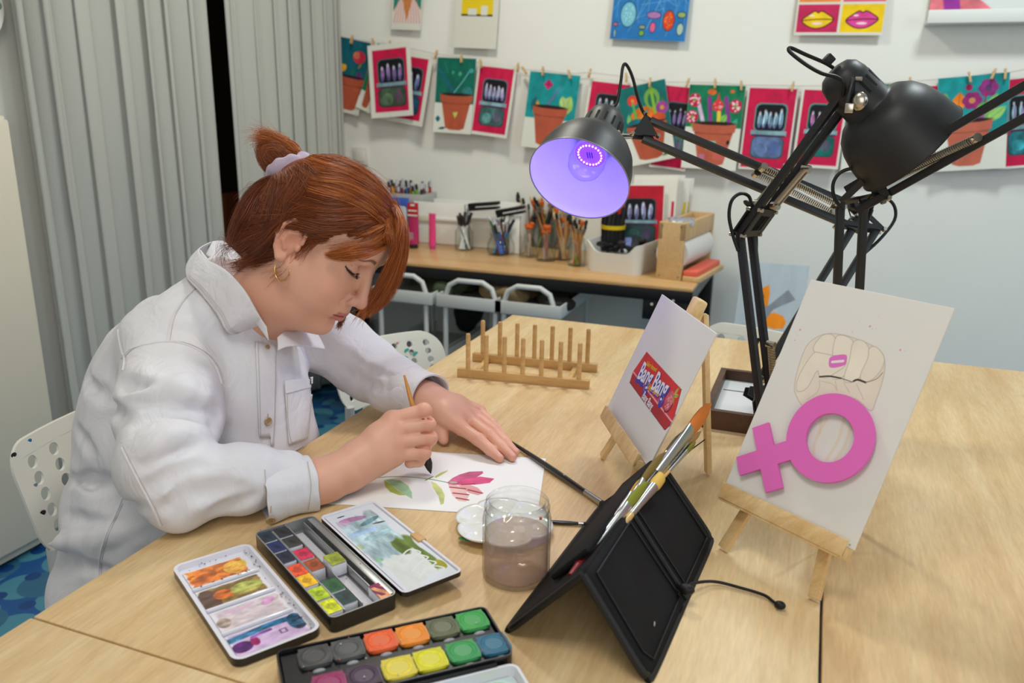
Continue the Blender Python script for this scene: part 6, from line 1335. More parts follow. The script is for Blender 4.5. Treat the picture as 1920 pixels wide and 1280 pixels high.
obj('cord_lock', ball(nb(), at(1287, 1104, z=.752) - CO, .008, (1.2, .8, .8), 12, 8), m_blk, cs)
# elastic sleeve with brushes along the ridge
ln = np.cross(RF - RN, NL - RN); ln /= np.linalg.norm(ln); ln = ln if ln[0] < 0 else -ln
lp = lambda t, v, off: (RN * (1 - t) + RF * t) * (1 - v) + (NL * (1 - t) + FL * t) * v + ln * off
obj('inner_sleeve', bar(nb(), lp(.15, .30, .008) - CO, lp(1.0, .30, .008) - CO, .06, .008, up=tuple(ln), bev=.003), m_case, cs)
B_O = mat('bristle_amber', (224, 122, 34), .55, bump=.4, bscale=900, stretch=(1, 1, 1)); B_G = mat('bristle_olive', (128, 126, 30), .6, bump=.3, bscale=700); B_D = mat('bristle_dark_olive', (84, 70, 26), .6); B_Y = mat('bristle_yellow', (220, 180, 80), .6); B_R = mat('bristle_rose', (170, 70, 90), .6)
m_hy = mat('handle_straw', (206, 168, 100), .45, coat=.3); m_hr = mat('handle_red', (140, 26, 40), .3, coat=.5)
def case_brush(lab, p0, p1, depth0, depth1, wpx, hm, bm_, flat=.45, blen=.3, ferr=.3, tipw=.75, fm=None):
    """p0 pixel of the lower end, p1 pixel of the bristle tip"""
    a, b_ = at(*p0, d=depth0), at(*p1, d=depth1); L = np.linalg.norm(b_ - a); d = (b_ - a) / L; r0 = wpx / 2 / F * depth1; root = thing('paint_brush', lab, 'brush', a, 0, 'brushes in the black case')
    rot = frame_M((0, 0, 0), tuple(d), (0, .4, 1))
    def seg(name, t0, t1, rads, m_, fl):
        bmx = nb(); n = len(rads); S_ = 14; rings = []
        for i, q in enumerate(rads):
            t = t0 + (t1 - t0) * i / (n - 1); rings.append([bmx.verts.new((L * t, q * r0 * cos(2 * pi * k / S_), q * r0 * sin(2 * pi * k / S_) * (fl[0] + (fl[1] - fl[0]) * i / (n - 1)))) for k in range(S_)])
        for A_, C_ in zip(rings, rings[1:]):
            for k in range(S_): bmx.faces.new((A_[k], A_[(k + 1) % S_], C_[(k + 1) % S_], C_[k]))
        bmx.faces.new(rings[0][::-1]); bmx.faces.new(rings[-1]); bmesh.ops.transform(bmx, matrix=rot, verts=bmx.verts[:]); obj(name, bmx, m_, root)
    h1 = 1 - blen - ferr; seg('handle', 0, h1, [.3, .4, .55, .6, .5], hm, (1, 1)); seg('ferrule', h1, 1 - blen, [.52, .56, .7, .85], fm or m_steel, (1, flat)); seg('bristle', 1 - blen - .005, 1, [.85, 1, 1.0, tipw, .12], bm_, (flat, flat * .7))
    return root
case_brush('large flat brush with orange bristles, topmost in the black case', (1085, 1065), (1334, 757), .86, 1.165, 34, m_blh, B_O, blen=.2, ferr=.3, tipw=.8)
case_brush('flat brush with dark olive bristles below the orange one', (1080, 1068), (1288, 808), .86, 1.12, 30, m_blh, B_D, blen=.22, ferr=.25, fm=mat('brass_ferrule', (190, 160, 90), .3, .9))
case_brush('thin brush with ragged tan bristles at the far end of the case', (1100, 1040), (1315, 808), .87, 1.13, 13, m_hy, mat('bristle_tan', (170, 130, 70), .7), blen=.14, ferr=.2, tipw=.9)
case_brush('thin brush with splayed olive tip beside the ragged tan one', (1104, 1046), (1305, 828), .87, 1.10, 12, m_hy, B_G, blen=.1, ferr=.2, tipw=.9)
case_brush('flat brush with brown olive bristles in the middle of the case', (1082, 1076), (1250, 848), .855, 1.05, 36, m_blh, mat('bristle_brown_olive', (122, 98, 34), .6), blen=.3, ferr=.25)
case_brush('round brush with rose bristles in the black case', (1085, 1078), (1232, 884), .85, 1.02, 22, m_hr, B_R, blen=.12, ferr=.3, flat=.9, tipw=.95)
case_brush('round brush with pale yellow bristles in the black case', (1092, 1076), (1244, 889), .85, 1.0, 26, m_hy, B_Y, blen=.14, ferr=.3, flat=.9, tipw=.98)
case_brush('small brush with golden bristles behind the green one', (1078, 1072), (1206, 896), .85, 1.0, 20, m_hy, mat('bristle_gold', (206, 150, 50), .6), blen=.2, ferr=.3)
case_brush('wide flat brush with yellow-green bristles nearest the camera', (1070, 1080), (1218, 905), .845, .985, 38, m_hr, mat('bristle_green', (128, 132, 28), .55), blen=.3, ferr=.42, tipw=.85)
# ------------------------------------------------------------------ swing-arm lamps
m_lamp = mat('lamp_black', (34, 35, 38), .45, spec=.5); m_lamp_in = mat('lamp_inside_white', (236, 236, 240), .45); m_arm = mat('arm_black', (30, 31, 34), .42, spec=.5)
m_nick = mat('nickel', (190, 182, 170), .22, 1.0)
def spring(a, b_, r=.0058, wire=.0011, turns=42):
    a, b_ = V3(a), V3(b_); d = b_ - a; L = d.length; q = d.to_track_quat('Z', 'Y').to_matrix(); pts = []
    for i in range(turns * 7 + 1):
        t = i / (turns * 7); pts.append(a + q @ Vector((r * cos(2 * pi * turns * t), r * sin(2 * pi * turns * t), L * t)))
    return tube(nb(), pts, wire, 4)
def screw(p, n, r=.0045): 
    p, n = V3(p), V3(n).normalized(); return cyl(nb(), p - n * .004, p + n * .004, r, r * .8, 10)
def lamp(lab, foot, piv, elb, head, n, has_shade=None, swap=1, spr=True, plate=True):
    """foot on table, pivot, elbow, head joint; n = normal of the arm plane"""
    r = thing('desk_lamp', lab, 'lamp', foot, 0, 'black swing-arm lamps'); O = np.array(foot, float); n = np.array(n, float); n /= np.linalg.norm(n)
    piv, elb, head = [np.array(p, float) - O for p in (piv, elb, head)]
    obj('foot', lathe(nb(), [(0, 0), (.03, 0), (.03, .008), (.012, .012), (.009, .03), (0, .03)], seg=24), m_arm, r)
    obj('post', cyl(nb(), (0, 0, .02), tuple(piv), .007, seg=12), m_arm, r)
    def arm(a, b_, nm, sp=.019):
        d = (b_ - a) / np.linalg.norm(b_ - a); s_ = np.cross(d, n); s_ /= np.linalg.norm(s_)
        for k in (-1, 1): obj(nm, bar(nb(), a + s_ * sp * k, b_ + s_ * sp * k, .012, .012, up=tuple(n), bev=.0012), m_arm, r)
        return d, s_
    d1, s1 = arm(piv, elb, 'lower_arm'); d2, s2 = arm(elb, head, 'upper_arm')
    # elbow side plates with a trapezoid window
    for k in (-1, 1):
        c_ = elb + n * .011 * k; u = [c_ + s1 * .027 + d1 * .0, c_ - s1 * .027 - d1 * .004, c_ - s2 * .026 + d2 * .05, c_ + s2 * .026 + d2 * .046]
        cc = sum(u) / 4; b = nb(); th = n * .0015
        u = sorted(u, key=lambda p: math.atan2(np.dot(p - cc, np.cross(n, d1)), np.dot(p - cc, d1)))
        O4 = [cc + (p - cc) * 1.12 for p in u]; I4 = [cc + (p - cc) * .6 for p in u]
        vo = [[b.verts.new(tuple(p + th * s_)) for p in O4] for s_ in (-1, 1)]; vi = [[b.verts.new(tuple(p + th * s_)) for p in I4] for s_ in (-1, 1)]
        for j in range(4):
            q = (j + 1) % 4; b.faces.new((vo[1][j], vo[1][q], vi[1][q], vi[1][j])); b.faces.new((vo[0][q], vo[0][j], vi[0][j], vi[0][q])); b.faces.new((vo[0][j], vo[0][q], vo[1][q], vo[1][j])); b.faces.new((vi[0][q], vi[0][j], vi[1][j], vi[1][q]))
        bmesh.ops.bevel(b, geom=b.verts[:], offset=.003, affect='VERTICES', segments=2) if False else None
        obj('elbow_plate', b, m_arm, r, smooth=False)
        for p in u: obj('screw', screw(p, n * k, .0042), m_nick, r)
    if spr:
        for k in (-1, 1):
            off = n * .016 * k
            obj('spring', spring(piv - d1 * .0 + s1 * .0 + off, piv + d1 * np.linalg.norm(elb - piv) * .38 + s1 * .012 + off), m_nick, r)
            obj('spring', spring(elb + d2 * .06 + off, elb + d2 * np.linalg.norm(head - elb) * .5 + s2 * .012 + off), m_nick, r)
            for p in (piv + off, piv + d1 * np.linalg.norm(elb - piv) * .38 + s1 * .012 + off, elb + d2 * .06 + off, elb + d2 * np.linalg.norm(head - elb) * .5 + s2 * .012 + off): obj('spring_pin', cyl(nb(), p - n * .007, p + n * .007, .0065, seg=12), m_nick, r)
    # base bracket
    for k in (-1, 1):
        M_ = frame_M(piv + n * k * .011, tuple(s1 * swap), tuple(d1)); b = nb(); prism(b, [(-.026, -.045), (.012, -.045), (.024, -.03), (.024, .015), (.012, .026), (.004, .0), (-.012, -.02), (-.03, -.03)], -.0015, .0015, M_); obj('base_bracket', b, m_arm, r, smooth=False)
    # cable loop at the elbow
    e = elb; obj('cable', tube(nb(), [e - d1 * .06 + s1 * .02, e - d1 * .01 + s1 * .034 * 1, e + d1 * .035 + s1 * .036, e + d1 * .055 + s1 * .01, e + d2 * .03 - s2 * -.02 + d1 * .02, e + d2 * .06 + s2 * .02], .0028, 8, smooth=6), m_blk, r)
    return r, O, elb, head, d2, s2, n
SH = [(0, 0), (.012, .0), (.024, .004), (.032, .013), (.0355, .028), (.037, .076), (.041, .0805), (.053, .084), (.066, .096), (.0755, .114), (.082, .139), (.0855, .171), (.0865, .174)]
def shade(r, O, cap, axis, slots_side, lit=False):
    axis = np.array(axis, float); axis /= np.linalg.norm(axis); rot = V3(axis).to_track_quat('Z', 'Y').to_matrix(); c_ = np.array(cap) - O
    sd = obj('lamp_shade', lathe(nb(), SH, c_, 64, rot), m_lamp, r, angle=50); sd['label'] = 'black metal shade'
    inn = [(max(a - .0012, 0), z + (.0012 if z < .1 else 0)) for a, z in SH]; obj('shade_lining', lathe(nb(), inn[4:], c_, 64, rot), m_lamp_in, sd, angle=50)
    obj('shade_rim', lathe(nb(), [(.0855, .1735), (.0872, .1735), (.0872, .1752), (.0855, .1752)], c_, 64, rot, closed=True), mat('rim_light', (150, 150, 155), .3, .6) if lit else m_lamp, sd)
    # vent slots: dark slender inlays around the cap
    v = V3(slots_side); v = v - V3(axis) * v.dot(V3(axis)); v.normalize(); w_ = V3(axis).cross(v)
    for k in range(-2, 3):
        a = k * .42; dd = v * cos(a) + w_ * sin(a); ce = V3(c_) + V3(axis) * .048 + dd * .0359; M_ = frame_M(ce, axis, dd.cross(V3(axis))); b = nb(); prism(b, rrect(.026, .0042, .002, 4), -.001, .0005, M_); obj('vent_slot', b, mat('slot_dark', (4, 4, 5), .8), sd)
    return c_, rot, V3(axis), sd
# the lit lamp (violet bulb)
capL = at(1141, 214, d=1.44)
axL = RC @ np.array([-.348, -.772, .53])
fL = np.array([-.012, 1.462, TZ])
r, O, elb, head, d2, s2, n = lamp('black desk lamp on the left with a glowing violet bulb', fL, fL + np.array([-.035, 0, .075]), at(1628, 418, d=1.46), at(1212, 243, d=1.46), RC @ np.array([.1, .15, 1]), swap=1)
c_, rot, axv, sd = shade(r, O, capL, axL, RC @ np.array([.25, .75, .7]), True)
opening = V3(c_) + axv * .174
m_bulbg = mat('bulb_glass', (235, 230, 255), .02, trans=1.0, ior=1.3)
m_uv = bpy.data.materials.new('violet_led'); m_uv.use_nodes = True; bs = m_uv.node_tree.nodes['Principled BSDF']; bs.inputs['Base Color'].default_value = rgb(120, 60, 255); bs.inputs['Emission Color'].default_value = rgb(120, 60, 255); bs.inputs['Emission Strength'].default_value = 1.6
m_led = bpy.data.materials.new('led_dot'); m_led.use_nodes = True; bs = m_led.node_tree.nodes['Principled BSDF']; bs.inputs['Emission Color'].default_value = rgb(236, 220, 255); bs.inputs['Emission Strength'].default_value = 7
bc = V3(c_) + axv * .098
obj('bulb_base', lathe(nb(), [(0, -.03), (.013, -.03), (.014, 0), (.028, .004), (.0285, .012), (0, .012)], bc, 32, rot), mat('bulb_plastic', (225, 215, 250), .4), sd)
obj('led_board', lathe(nb(), [(0, .0125), (.0265, .0125), (.0265, .0135), (0, .0135)], bc, 32, rot), m_uv, sd)
for i in range(22):
    a = 2 * pi * i / 22; obj('led', ball(nb(), bc + rot @ Vector((.0205 * cos(a), .0205 * sin(a), .0142)), .0014, (1, 1, 1), 8, 5), m_led, sd)
b = nb()
for k in range(3): box(b, bc + rot @ Vector((.004 * (k - 1), 0, .0142)), (.0015, .012, .001), 0, rot)
obj('driver_chip', b, m_blk, sd)['kind'] = 'stuff'
obj('bulb_globe', lathe(nb(), [(.0285, .011), (.031, .02), (.0318, .032), (.028, .048), (.018, .06), (.008, .0645), (0, .0655)], bc, 40, rot), thin_glass('bulb_clear', (.93, .9, 1), 1.6, .8), sd)
pl_ = bpy.data.lights.new('violet_bulb_light', 'POINT'); pl_.energy = .5; pl_.color = (.10, .05, 1.0); pl_.shadow_soft_size = .02
po = bpy.data.objects.new('violet_bulb_light', pl_); COL.objects.link(po); po.location = V3(O) + bc + axv * .075
# head bracket: knuckle triangle, pin and ball joint
sc_ = V3(c_) + axv * .070 + V3(RC @ np.array([1, .1, .25])).normalized() * .036
hd = V3(head)
tri = [np.array(hd) + RC @ np.array(q) for q in ([-.028, -.012, 0], [-.004, .026, 0], [.018, -.016, 0])]
for k in (-1, 1):
    b = nb(); M_ = None; th = np.array(n) * .0015; base_ = [p + n * .01 * k for p in tri]
    va = [b.verts.new(tuple(p + th)) for p in base_]; vb = [b.verts.new(tuple(p - th)) for p in base_]; b.faces.new(va); b.faces.new(vb[::-1])
    for j in range(3): b.faces.new((va[j], va[(j + 1) % 3], vb[(j + 1) % 3], vb[j]))
    bmesh.ops.bevel(b, geom=[e for e in b.edges if (e.verts[0] in va) != (e.verts[1] in va)], offset=.004, segments=3, affect='EDGES'); obj('head_plate', b, m_arm, r, smooth=False)
for p in tri: obj('screw', screw(p + n * .013, n, .004), m_nick, r)
obj('swivel_pin', cyl(nb(), sc_, tri[0] + n * .0, .0045, seg=12), m_nick, r); obj('swivel_disc', ball(nb(), sc_, .011, (.5, 1.1, 1), 14, 10), m_nick, r)
obj('cable', tube(nb(), [tuple(at(*p, d=d_) - O) for p, d_ in (((1136, 203), 1.44), ((1155, 196), 1.44), ((1163, 160), 1.44), ((1168, 125), 1.44), ((1175, 122), 1.445), ((1186, 145), 1.45), ((1198, 190), 1.455), ((1212, 218), 1.46), ((1240, 234), 1.465))], .0029, 8, smooth=6), m_blk, r)

# second lamp: dark shade seen from behind
f2 = np.array([.022, 1.372, TZ])
r, O, elb, head, d2, s2, n = lamp('black desk lamp whose unlit shade points to the upper right', f2, at(1438, 770, d=1.385), at(1398, 437, d=1.39), at(1588, 178, d=1.24), RC @ np.array([.75, -.25, .75]), swap=-1)
axs = RC @ np.array([.715, -.64, -.12]); capR = at(1562, 131, d=1.235)
c_, rot, axv, sd = shade(r, O, capR, axs, RC @ np.array([.4, .55, .7]))
b = nb(); box(b, V3(c_) - axv * .006 + V3(RC @ np.array([-.004, .01, .004])), (.014, .014, .014), .002, rot); obj('strain_relief', b, m_blk, sd)
obj('cable', tube(nb(), [tuple(at(*p, d=d_) - O) for p, d_ in (((1562, 127), 1.23), ((1545, 117), 1.225), ((1510, 102), 1.22), ((1483, 90), 1.215), ((1481, 97), 1.21), ((1510, 120), 1.205), ((1540, 137), 1.2), ((1567, 144), 1.2), ((1580, 153), 1.2), ((1583, 165), 1.205), ((1580, 180), 1.22))], .0029, 8, smooth=6), m_blk, r)
hp = head; k1 = at(1603, 148, d=1.205) - O; k2 = at(1590, 197, d=1.205) - O; k3 = at(1612, 190, d=1.2) - O
for q in (0,):
    obj('head_plate', bar(nb(), k1, k2, .016, .004, up=tuple(n), bev=.001), m_arm, r)
for p in (k1, k2): obj('screw', screw(p + n * .006, n, .0042), m_nick, r)
obj('swivel_disc', ball(nb(), k3, .0115, (1, .5, 1.2), 14, 10), m_nick, r); obj('swivel_block', box(nb(), (at(1592, 203, d=1.2) - O), (.012, .01, .014), .001), m_nick, r)

obj('cable', tube(nb(), [tuple(at(*p, d=d_) - O) for p, d_ in (((1384, 470), 1.375), ((1374, 440), 1.37), ((1367, 405), 1.365), ((1372, 376), 1.36), ((1388, 363), 1.36), ((1404, 368), 1.365), ((1410, 388), 1.37), ((1414, 402), 1.38))], .0029, 8, smooth=6), m_blk, r)
# third lamp: arms crossing in front, head outside the picture
f3 = at(1575, 790, z=TZ)
r, O, elb, head, d2, s2, n = lamp('black desk lamp standing behind the pink symbol, arm leaving the picture right', f3, f3 + np.array([0, 0, .05]), at(1598, 375, d=1.30), at(2080, 100, d=1.02), RC @ np.array([-.05, .1, 1]), swap=1)
obj('cable', tube(nb(), [tuple(at(*p, d=d_) - O) for p, d_ in (((1580, 392), 1.29), ((1565, 372), 1.285), ((1562, 345), 1.28), ((1575, 324), 1.275), ((1600, 316), 1.27), ((1625, 324), 1.265), ((1638, 342), 1.26), ((1650, 352), 1.26))], .0029, 8, smooth=6), m_blk, r)
c_, rot, axv, sd = shade(r, O, np.array(at(2100, 60, d=1.0)), (.5, -.5, -.7), (0, 0, 1))
# ------------------------------------------------------------------ the woman
HS = .97; HT = np.array([-.729, 1.078, 1.054])
def eul(a, b_, g):
    ca, sa, cb, sb, cg, sg = cos(a), sin(a), cos(b_), sin(b_), cos(g), sin(g)
    return np.array([[ca, -sa, 0], [sa, ca, 0], [0, 0, 1]]) @ np.array([[cb, 0, sb], [0, 1, 0], [-sb, 0, cb]]) @ np.array([[1, 0, 0], [0, cg, -sg], [0, sg, cg]])
HR = eul(R(.5), R(33.7), R(-12.5))
def h2w(p): return (np.atleast_2d(p) * HS) @ HR.T + HT
def w2h(p): return ((np.atleast_2d(p) - HT) @ HR) / HS
woman = thing('person', 'woman with auburn hair in a white shirt, painting with a brush at the table', 'person', (-.93, 1.03, 0))
WO = np.array([-.93, 1.03, 0.0])

# skin material: point colours carry lips, blush, brows; nostril and lip-crease shade painted in
m_skin = mat('skin', (214, 160, 132), .42, spec=.4, attr='col', sss=.12, bump=.08, bscale=900)
SK = np.array([228, 176, 152]) / 255.

# ---- head and neck (head-local coordinates)
s = SDF((-.125, -.105, -.215), (.14, .105, .155), .0016)
s.ell((-.012, 0, .045), (.097, .076, .085), k=0); s.ell((.028, 0, .045), (.064, .063, .062), k=.02)
s.ell((.03, 0, -.02), (.062, .059, .078), k=.02); s.ell((.03, 0, -.068), (.048, .047, .045), k=.02)
for q in (-1, 1):
    s.cap((.0, q * .056, -.035), (.066, q * .016, -.098), .017, .014, k=.02)
    s.ell((.058, q * .040, -.026), (.028, .025, .030), k=.024); s.ell((.058, q * .031, -.056), (.027, .025, .028), k=.022); s.ell((.05, q * .045, .006), (.022, .016, .02), k=.02)
s.ell((.080, 0, -.099), (.0145, .019, .0145), k=.018); s.ell((.03, 0, -.092), (.052, .046, .032), k=.02); s.ell((.012, 0, -.108), (.05, .044, .030), k=.025)
s.cap((.080, -.030, .036), (.080, .030, .036), .0145, k=.012); s.ell((.070, 0, .062), (.026, .05, .03), k=.02)
for q in (-1, 1): s.ell((.0945, q * .031, .018), (.0135, .0165, .0105), k=.011, op='s')
s.cap((.0885, 0, .028), (.1080, 0, -.017), .0078, .0098, k=.011); s.ell((.1110, 0, -.0275), (.0118, .0115, .0112), k=.008)
s.ell((.098, 0, -.032), (.013, .010, .008), k=.006)
for q in (-1, 1): s.ell((.0995, q * .0125, -.0315), (.0112, .0078, .0092), k=.0045)
s.ell((.086, 0, -.058), (.0155, .027, .019), k=.014)
# lips
for q in (-1, 1):
    s.chain([(.0835, q * .023, -.0635), (.0960, q * .010, -.0590), (.0995, 0, -.0595)], [.0026, .0046, .0044], k=.004)
    s.chain([(.0830, q * .022, -.0660), (.0945, q * .009, -.0700), (.0965, 0, -.0705)], [.0026, .0050, .0054], k=.004)
for q in (-1, 1): s.chain([(.0855, q * .0255, -.0645), (.0990, q * .009, -.0640), (.1045, 0, -.0648)], [.0008, .0012, .0013], k=.0022, op='s')
s.cap((.094, -.012, -.0815), (.094, .012, -.0815), .0042, k=.008, op='s'); s.cap((.1035, 0, -.046), (.1025, 0, -.054), .0016, k=.003, op='s')
for q in (-1, 1):
    s.ell((.1075, q * .0058, -.0395), (.0050, .0030, .0028), k=.0015, op='s')
    s.chain([(.096, q * .0195, -.030), (.0885, q * .0265, -.041)], [.0006, .0005], k=.008, op='s')   # nasolabial fold
    s.cap((.099, q * .0165, -.026), (.0935, q * .0195, -.037), .0010, k=.003, op='s')
# eyelids: closed-down lids over the ball
for q in (-1, 1):
    s.ell((.0745, q * .0315, .0165), (.0128, .0150, .0128), k=.003)
    s.chain([(.0775, q * .0165, .0215), (.0845, q * .029, .0245), (.0775, q * .0445, .0215)], [.0007, .0009, .0007], k=.0018, op='s')
    s.chain([(.0830, q * .0165, .0115), (.0885, q * .0300, .0110), (.0800, q * .0455, .0140)], [.0006, .0007, .0006], k=.0012, op='s')
# ears
for q in (-1, 1):
    ro = rotm('Y', R(14)) @ rotm('Z', R(q * -24))
    s.ell((-.012, q * .080, .003), (.0180, .0045, .0320), rot=ro, k=.004)
    hx = [(.006, q * .077, .007), (.006, q * .082, .025), (-.005, q * .0875, .0365), (-.019, q * .091, .035), (-.029, q * .0915, .020), (-.0305, q * .089, -.001), (-.024, q * .084, -.019), (-.013, q * .081, -.031)]
    s.chain(hx, [.003, .0034, .0036, .0038, .0036, .0034, .0036, .0055], k=.003); s.ell((-.010, q * .0785, -.0275), (.0075, .0045, .0095), k=.003)
    s.chain([(-.004, q * .083, .018), (-.016, q * .0865, .012), (-.0185, q * .086, -.004), (-.011, q * .083, -.014)], [.0022, .0026, .0026, .0024], k=.003)
    s.ell((-.005, q * .0855, .000), (.0062, .0055, .0095), k=.003, op='s'); s.ell((.004, q * .076, -.003), (.0035, .0045, .006), k=.003)
nb0 = w2h((-.868, 1.065, .925))[0]; nm = (np.array([-.022, 0, -.055]) + nb0) / 2 + np.array([.006, 0, -.004])
s.chain([(-.022, 0, -.03), nm, nb0], [.058, .058, .068], k=.03)
Vh, Qh = s.mesh(); Vh = relax(Vh, Qh, 1, .4)
def hcol(V):
    n = len(V); C = np.tile(SK, (n, 1)); x, y, z = V.T; ay = np.abs(y)
    def bl(w, c): 
        nonlocal C; w = np.clip(w, 0, 1)[:, None]; C = C * (1 - w) + np.array(c) / 255. * w
    g3 = lambda c, r: np.exp(-(((x - c[0]) / r[0]) ** 2 + ((ay - c[1]) / r[1]) ** 2 + ((z - c[2]) / r[2]) ** 2))
    bl(.32 * g3((.115, 0, -.03), (.014, .014, .014)), (220, 132, 124)); bl(.30 * g3((.065, .045, -.03), (.03, .03, .03)), (226, 140, 118))
    bl(.35 * g3((-.015, .085, .01), (.03, .02, .04)), (206, 116, 90)); bl(.2 * g3((.02, .05, -.09), (.06, .05, .03)), (206, 134, 108)); bl(.25 * g3((-.02, .03, -.13), (.08, .08, .05)), (220, 154, 122))
    bl(.2 * g3((.085, .0, .05), (.03, .05, .03)), (232, 186, 158)); bl(.35 * g3((.084, .031, .02), (.012, .018, .008)), (176, 112, 92)); bl(.2 * g3((.075, .03, .0), (.02, .02, .008)), (226, 178, 158))
    lip = ((z > -.0765) & (z < -.0548) & (ay < .0245) & (x > .080)); w = np.clip((.0245 - ay) / .004, 0, 1) * np.clip((z + .0765) / .002, 0, 1) * np.clip((-.0555 - z) / .0015, 0, 1); bl(np.where(lip, w * .6, 0), (178, 90, 90))
    ml = np.exp(-((z + .0645) / .0013) ** 2) * (ay < .0255) * (x > .082); bl(ml * .85, (96, 36, 34))  # dark crease between the lips, its shade put into the colour
    bl(g3((.1085, .0058, -.0412), (.006, .003, .0026)) * .9, (70, 28, 26))  # nostril shade put into the colour
    # brow
    bz = .0400 + .0045 * np.sin(np.clip((ay - .012) / .036, 0, 1) * pi) - .0035 * np.clip((ay - .034) / .012, 0, 1); br = np.exp(-((z - bz) / np.interp(ay, [.01, .02, .046], [.0034, .0030, .0014])) ** 4) * (ay > .0125) * (ay < .047) * (x > .05); bl(br * .72, (92, 56, 42))
    # lash line
    lz = np.interp(ay, [.0155, .023, .031, .039, .0475, .053], [.0118, .0102, .0098, .0112, .0142, .0175]); ll = np.exp(-((z - lz) / np.interp(ay, [.015, .03, .05], [.0010, .0021, .0016])) ** 4) * (ay > .0155) * (ay < .053) * (x > .066); bl(ll * .95, (26, 18, 20))
    bl(g3((.088, .031, .006), (.008, .014, .003)) * .25, (190, 130, 120))
    rg = np.random.default_rng(3)
    for i in range(60):
        c = (rg.uniform(.04, .1), rg.uniform(.005, .055), rg.uniform(-.07, .01)); bl(.22 * g3(c, (.0016, .0012, .0012)), (150, 88, 62))
    return C
Ch = hcol(Vh); Vhw = h2w(Vh)

# ---- right hand and forearm, left hand and forearm (world coordinates)
def D_(px, py, d): return at(px, py, d=d)
s = SDF((-.70, .82, .735), (-.462, 1.06, .868), .0013)
wr = D_(676, 862, 1.176)
s.chain([(-.75, .775, .783), D_(560, 922, 1.135), D_(604, 903, 1.150), D_(650, 880, 1.165), wr], [.036, .034, .0325, .0285, .0265], k=.012)
s.cap(D_(655, 885, 1.17), D_(700, 868, 1.19), .026, .022, k=.012)
MC = [D_(737, 786, 1.195), D_(741, 805, 1.188), D_(742, 829, 1.184), D_(741, 852, 1.186)]
PI = [D_(795, 770, 1.200), D_(803, 796, 1.197), D_(806, 821, 1.196), D_(795, 849, 1.192)]
DI = [D_(790, 786, 1.222), D_(792, 812, 1.222), D_(796, 838, 1.219), D_(786, 864, 1.208)]
TI = [D_(783, 805, 1.228), D_(776, 823, 1.225), D_(780, 848, 1.222), D_(768, 868, 1.204)]
for i, (a, b_) in enumerate(zip(MC, (.0135, .0135, .0135, .0125))):
    s.chain([wr + (a - wr) * .0, wr + (a - wr) * .55, a], [.0235, .019, b_], k=.014)
s.ell((np.mean(MC, axis=0) + wr) / 2 + np.array([.004, .010, -.008]), (.036, .017, .028), rot=rotm('Z', R(25)), k=.012)
for i in range(4):
    rr_ = [.0112, .0110, .0108, .0098][i]
    s.chain([MC[i], PI[i]], [rr_ * 1.04, rr_ * .98], k=.0035); s.ell(PI[i], (rr_ * 1.05,) * 3, k=.004)
    s.chain([PI[i], DI[i], TI[i]], [rr_ * .97, rr_ * .88, rr_ * .78], k=.003)
for i in range(4): s.ell(MC[i] + np.array([-.002, -.003, .001]), (.0112, .009, .0095), k=.009)
# thumb: leaves the palm side, pinches the brush behind the index finger
s.chain([wr + np.array([.012, .02, .006]), D_(742, 800, 1.228), D_(775, 800, 1.248), D_(792, 818, 1.245)], [.018, .0145, .0125, .010], k=.006)
for i in range(3):
    m_ = (PI[i] + PI[i + 1]) / 2; m2 = (MC[i] + MC[i + 1]) / 2
    s.cap(m2 * .55 + m_ * .45 + (D_(0, 0, 1) - D_(0, 0, 1)), m_ + np.array([.01, -.004, 0]), .0008, .0022, k=.003, op='s')
Vr, Qr = s.mesh(); Vr = relax(Vr, Qr, 1, .4)
# left
s = SDF((-.66, 1.055, .728), (-.385, 1.25, .845), .0014)
lw = at(800, 748, z=.793)
s.chain([(-.74, 1.205, .80), (-.65, 1.185, .797), lw, ], [.037, .034, .0285], k=.012)
LM = [at(866, 803, z=.764), at(882, 789, z=.766), at(893, 781, z=.763), at(899, 772, z=.758)]
LT = [at(937, 859, z=.7385), at(961, 857, z=.7385), at(967, 848, z=.7375), at(955, 832, z=.737)]
for i in range(4):
    s.chain([lw, lw + (LM[i] - lw) * .55, LM[i]], [.024, .019, .0125], k=.012)
    m1 = LM[i] + (LT[i] - LM[i]) * .45 + np.array([0, 0, .0035]); m2 = LM[i] + (LT[i] - LM[i]) * .75 + np.array([0, 0, .0015]); r_ = [.0104, .0106, .0100, .0088][i]
    s.chain([LM[i], m1, m2, LT[i]], [r_ * 1.08, r_, r_ * .86, r_ * .66], k=.004)
s.ell((lw + LM[1]) / 2 + np.array([.0, .004, -.006]), (.036, .028, .016), rot=rotm('Z', R(-20)), k=.012)
s.chain([lw + np.array([.01, -.012, -.006]), at(822, 796, z=.758), at(828, 812, z=.748), at(832, 824, z=.742)], [.0165, .0135, .0105, .0085], k=.008)
Vl, Ql = s.mesh(); Vl = relax(Vl, Ql, 1, .4)
def armcol(V, joints, nails):
    C = np.tile(SK * np.array([1.0, .985, .98]), (len(V), 1))
    for j, r_ in joints:
        w = .38 * np.exp(-(((V - j) ** 2).sum(1)) / r_ ** 2)[:, None]; C = C * (1 - w) + np.array([206, 122, 100]) / 255. * w
    for j, r_ in nails:
        w = np.clip(1.3 * np.exp(-(((V - j) ** 2).sum(1) / r_ ** 2) ** 2), 0, .7)[:, None]; C = C * (1 - w) + np.array([232, 172, 160]) / 255. * w
    return C
Cr = armcol(Vr, [(p, .014) for p in PI] + [(p, .014) for p in MC], []); Cl = armcol(Vl, [(p, .014) for p in LM] + [(LM[i] + (LT[i] - LM[i]) * .45, .012) for i in range(4)] + [(p, .01) for p in LT], [(p + np.array([0, 0, .0075]), .005) for p in LT])
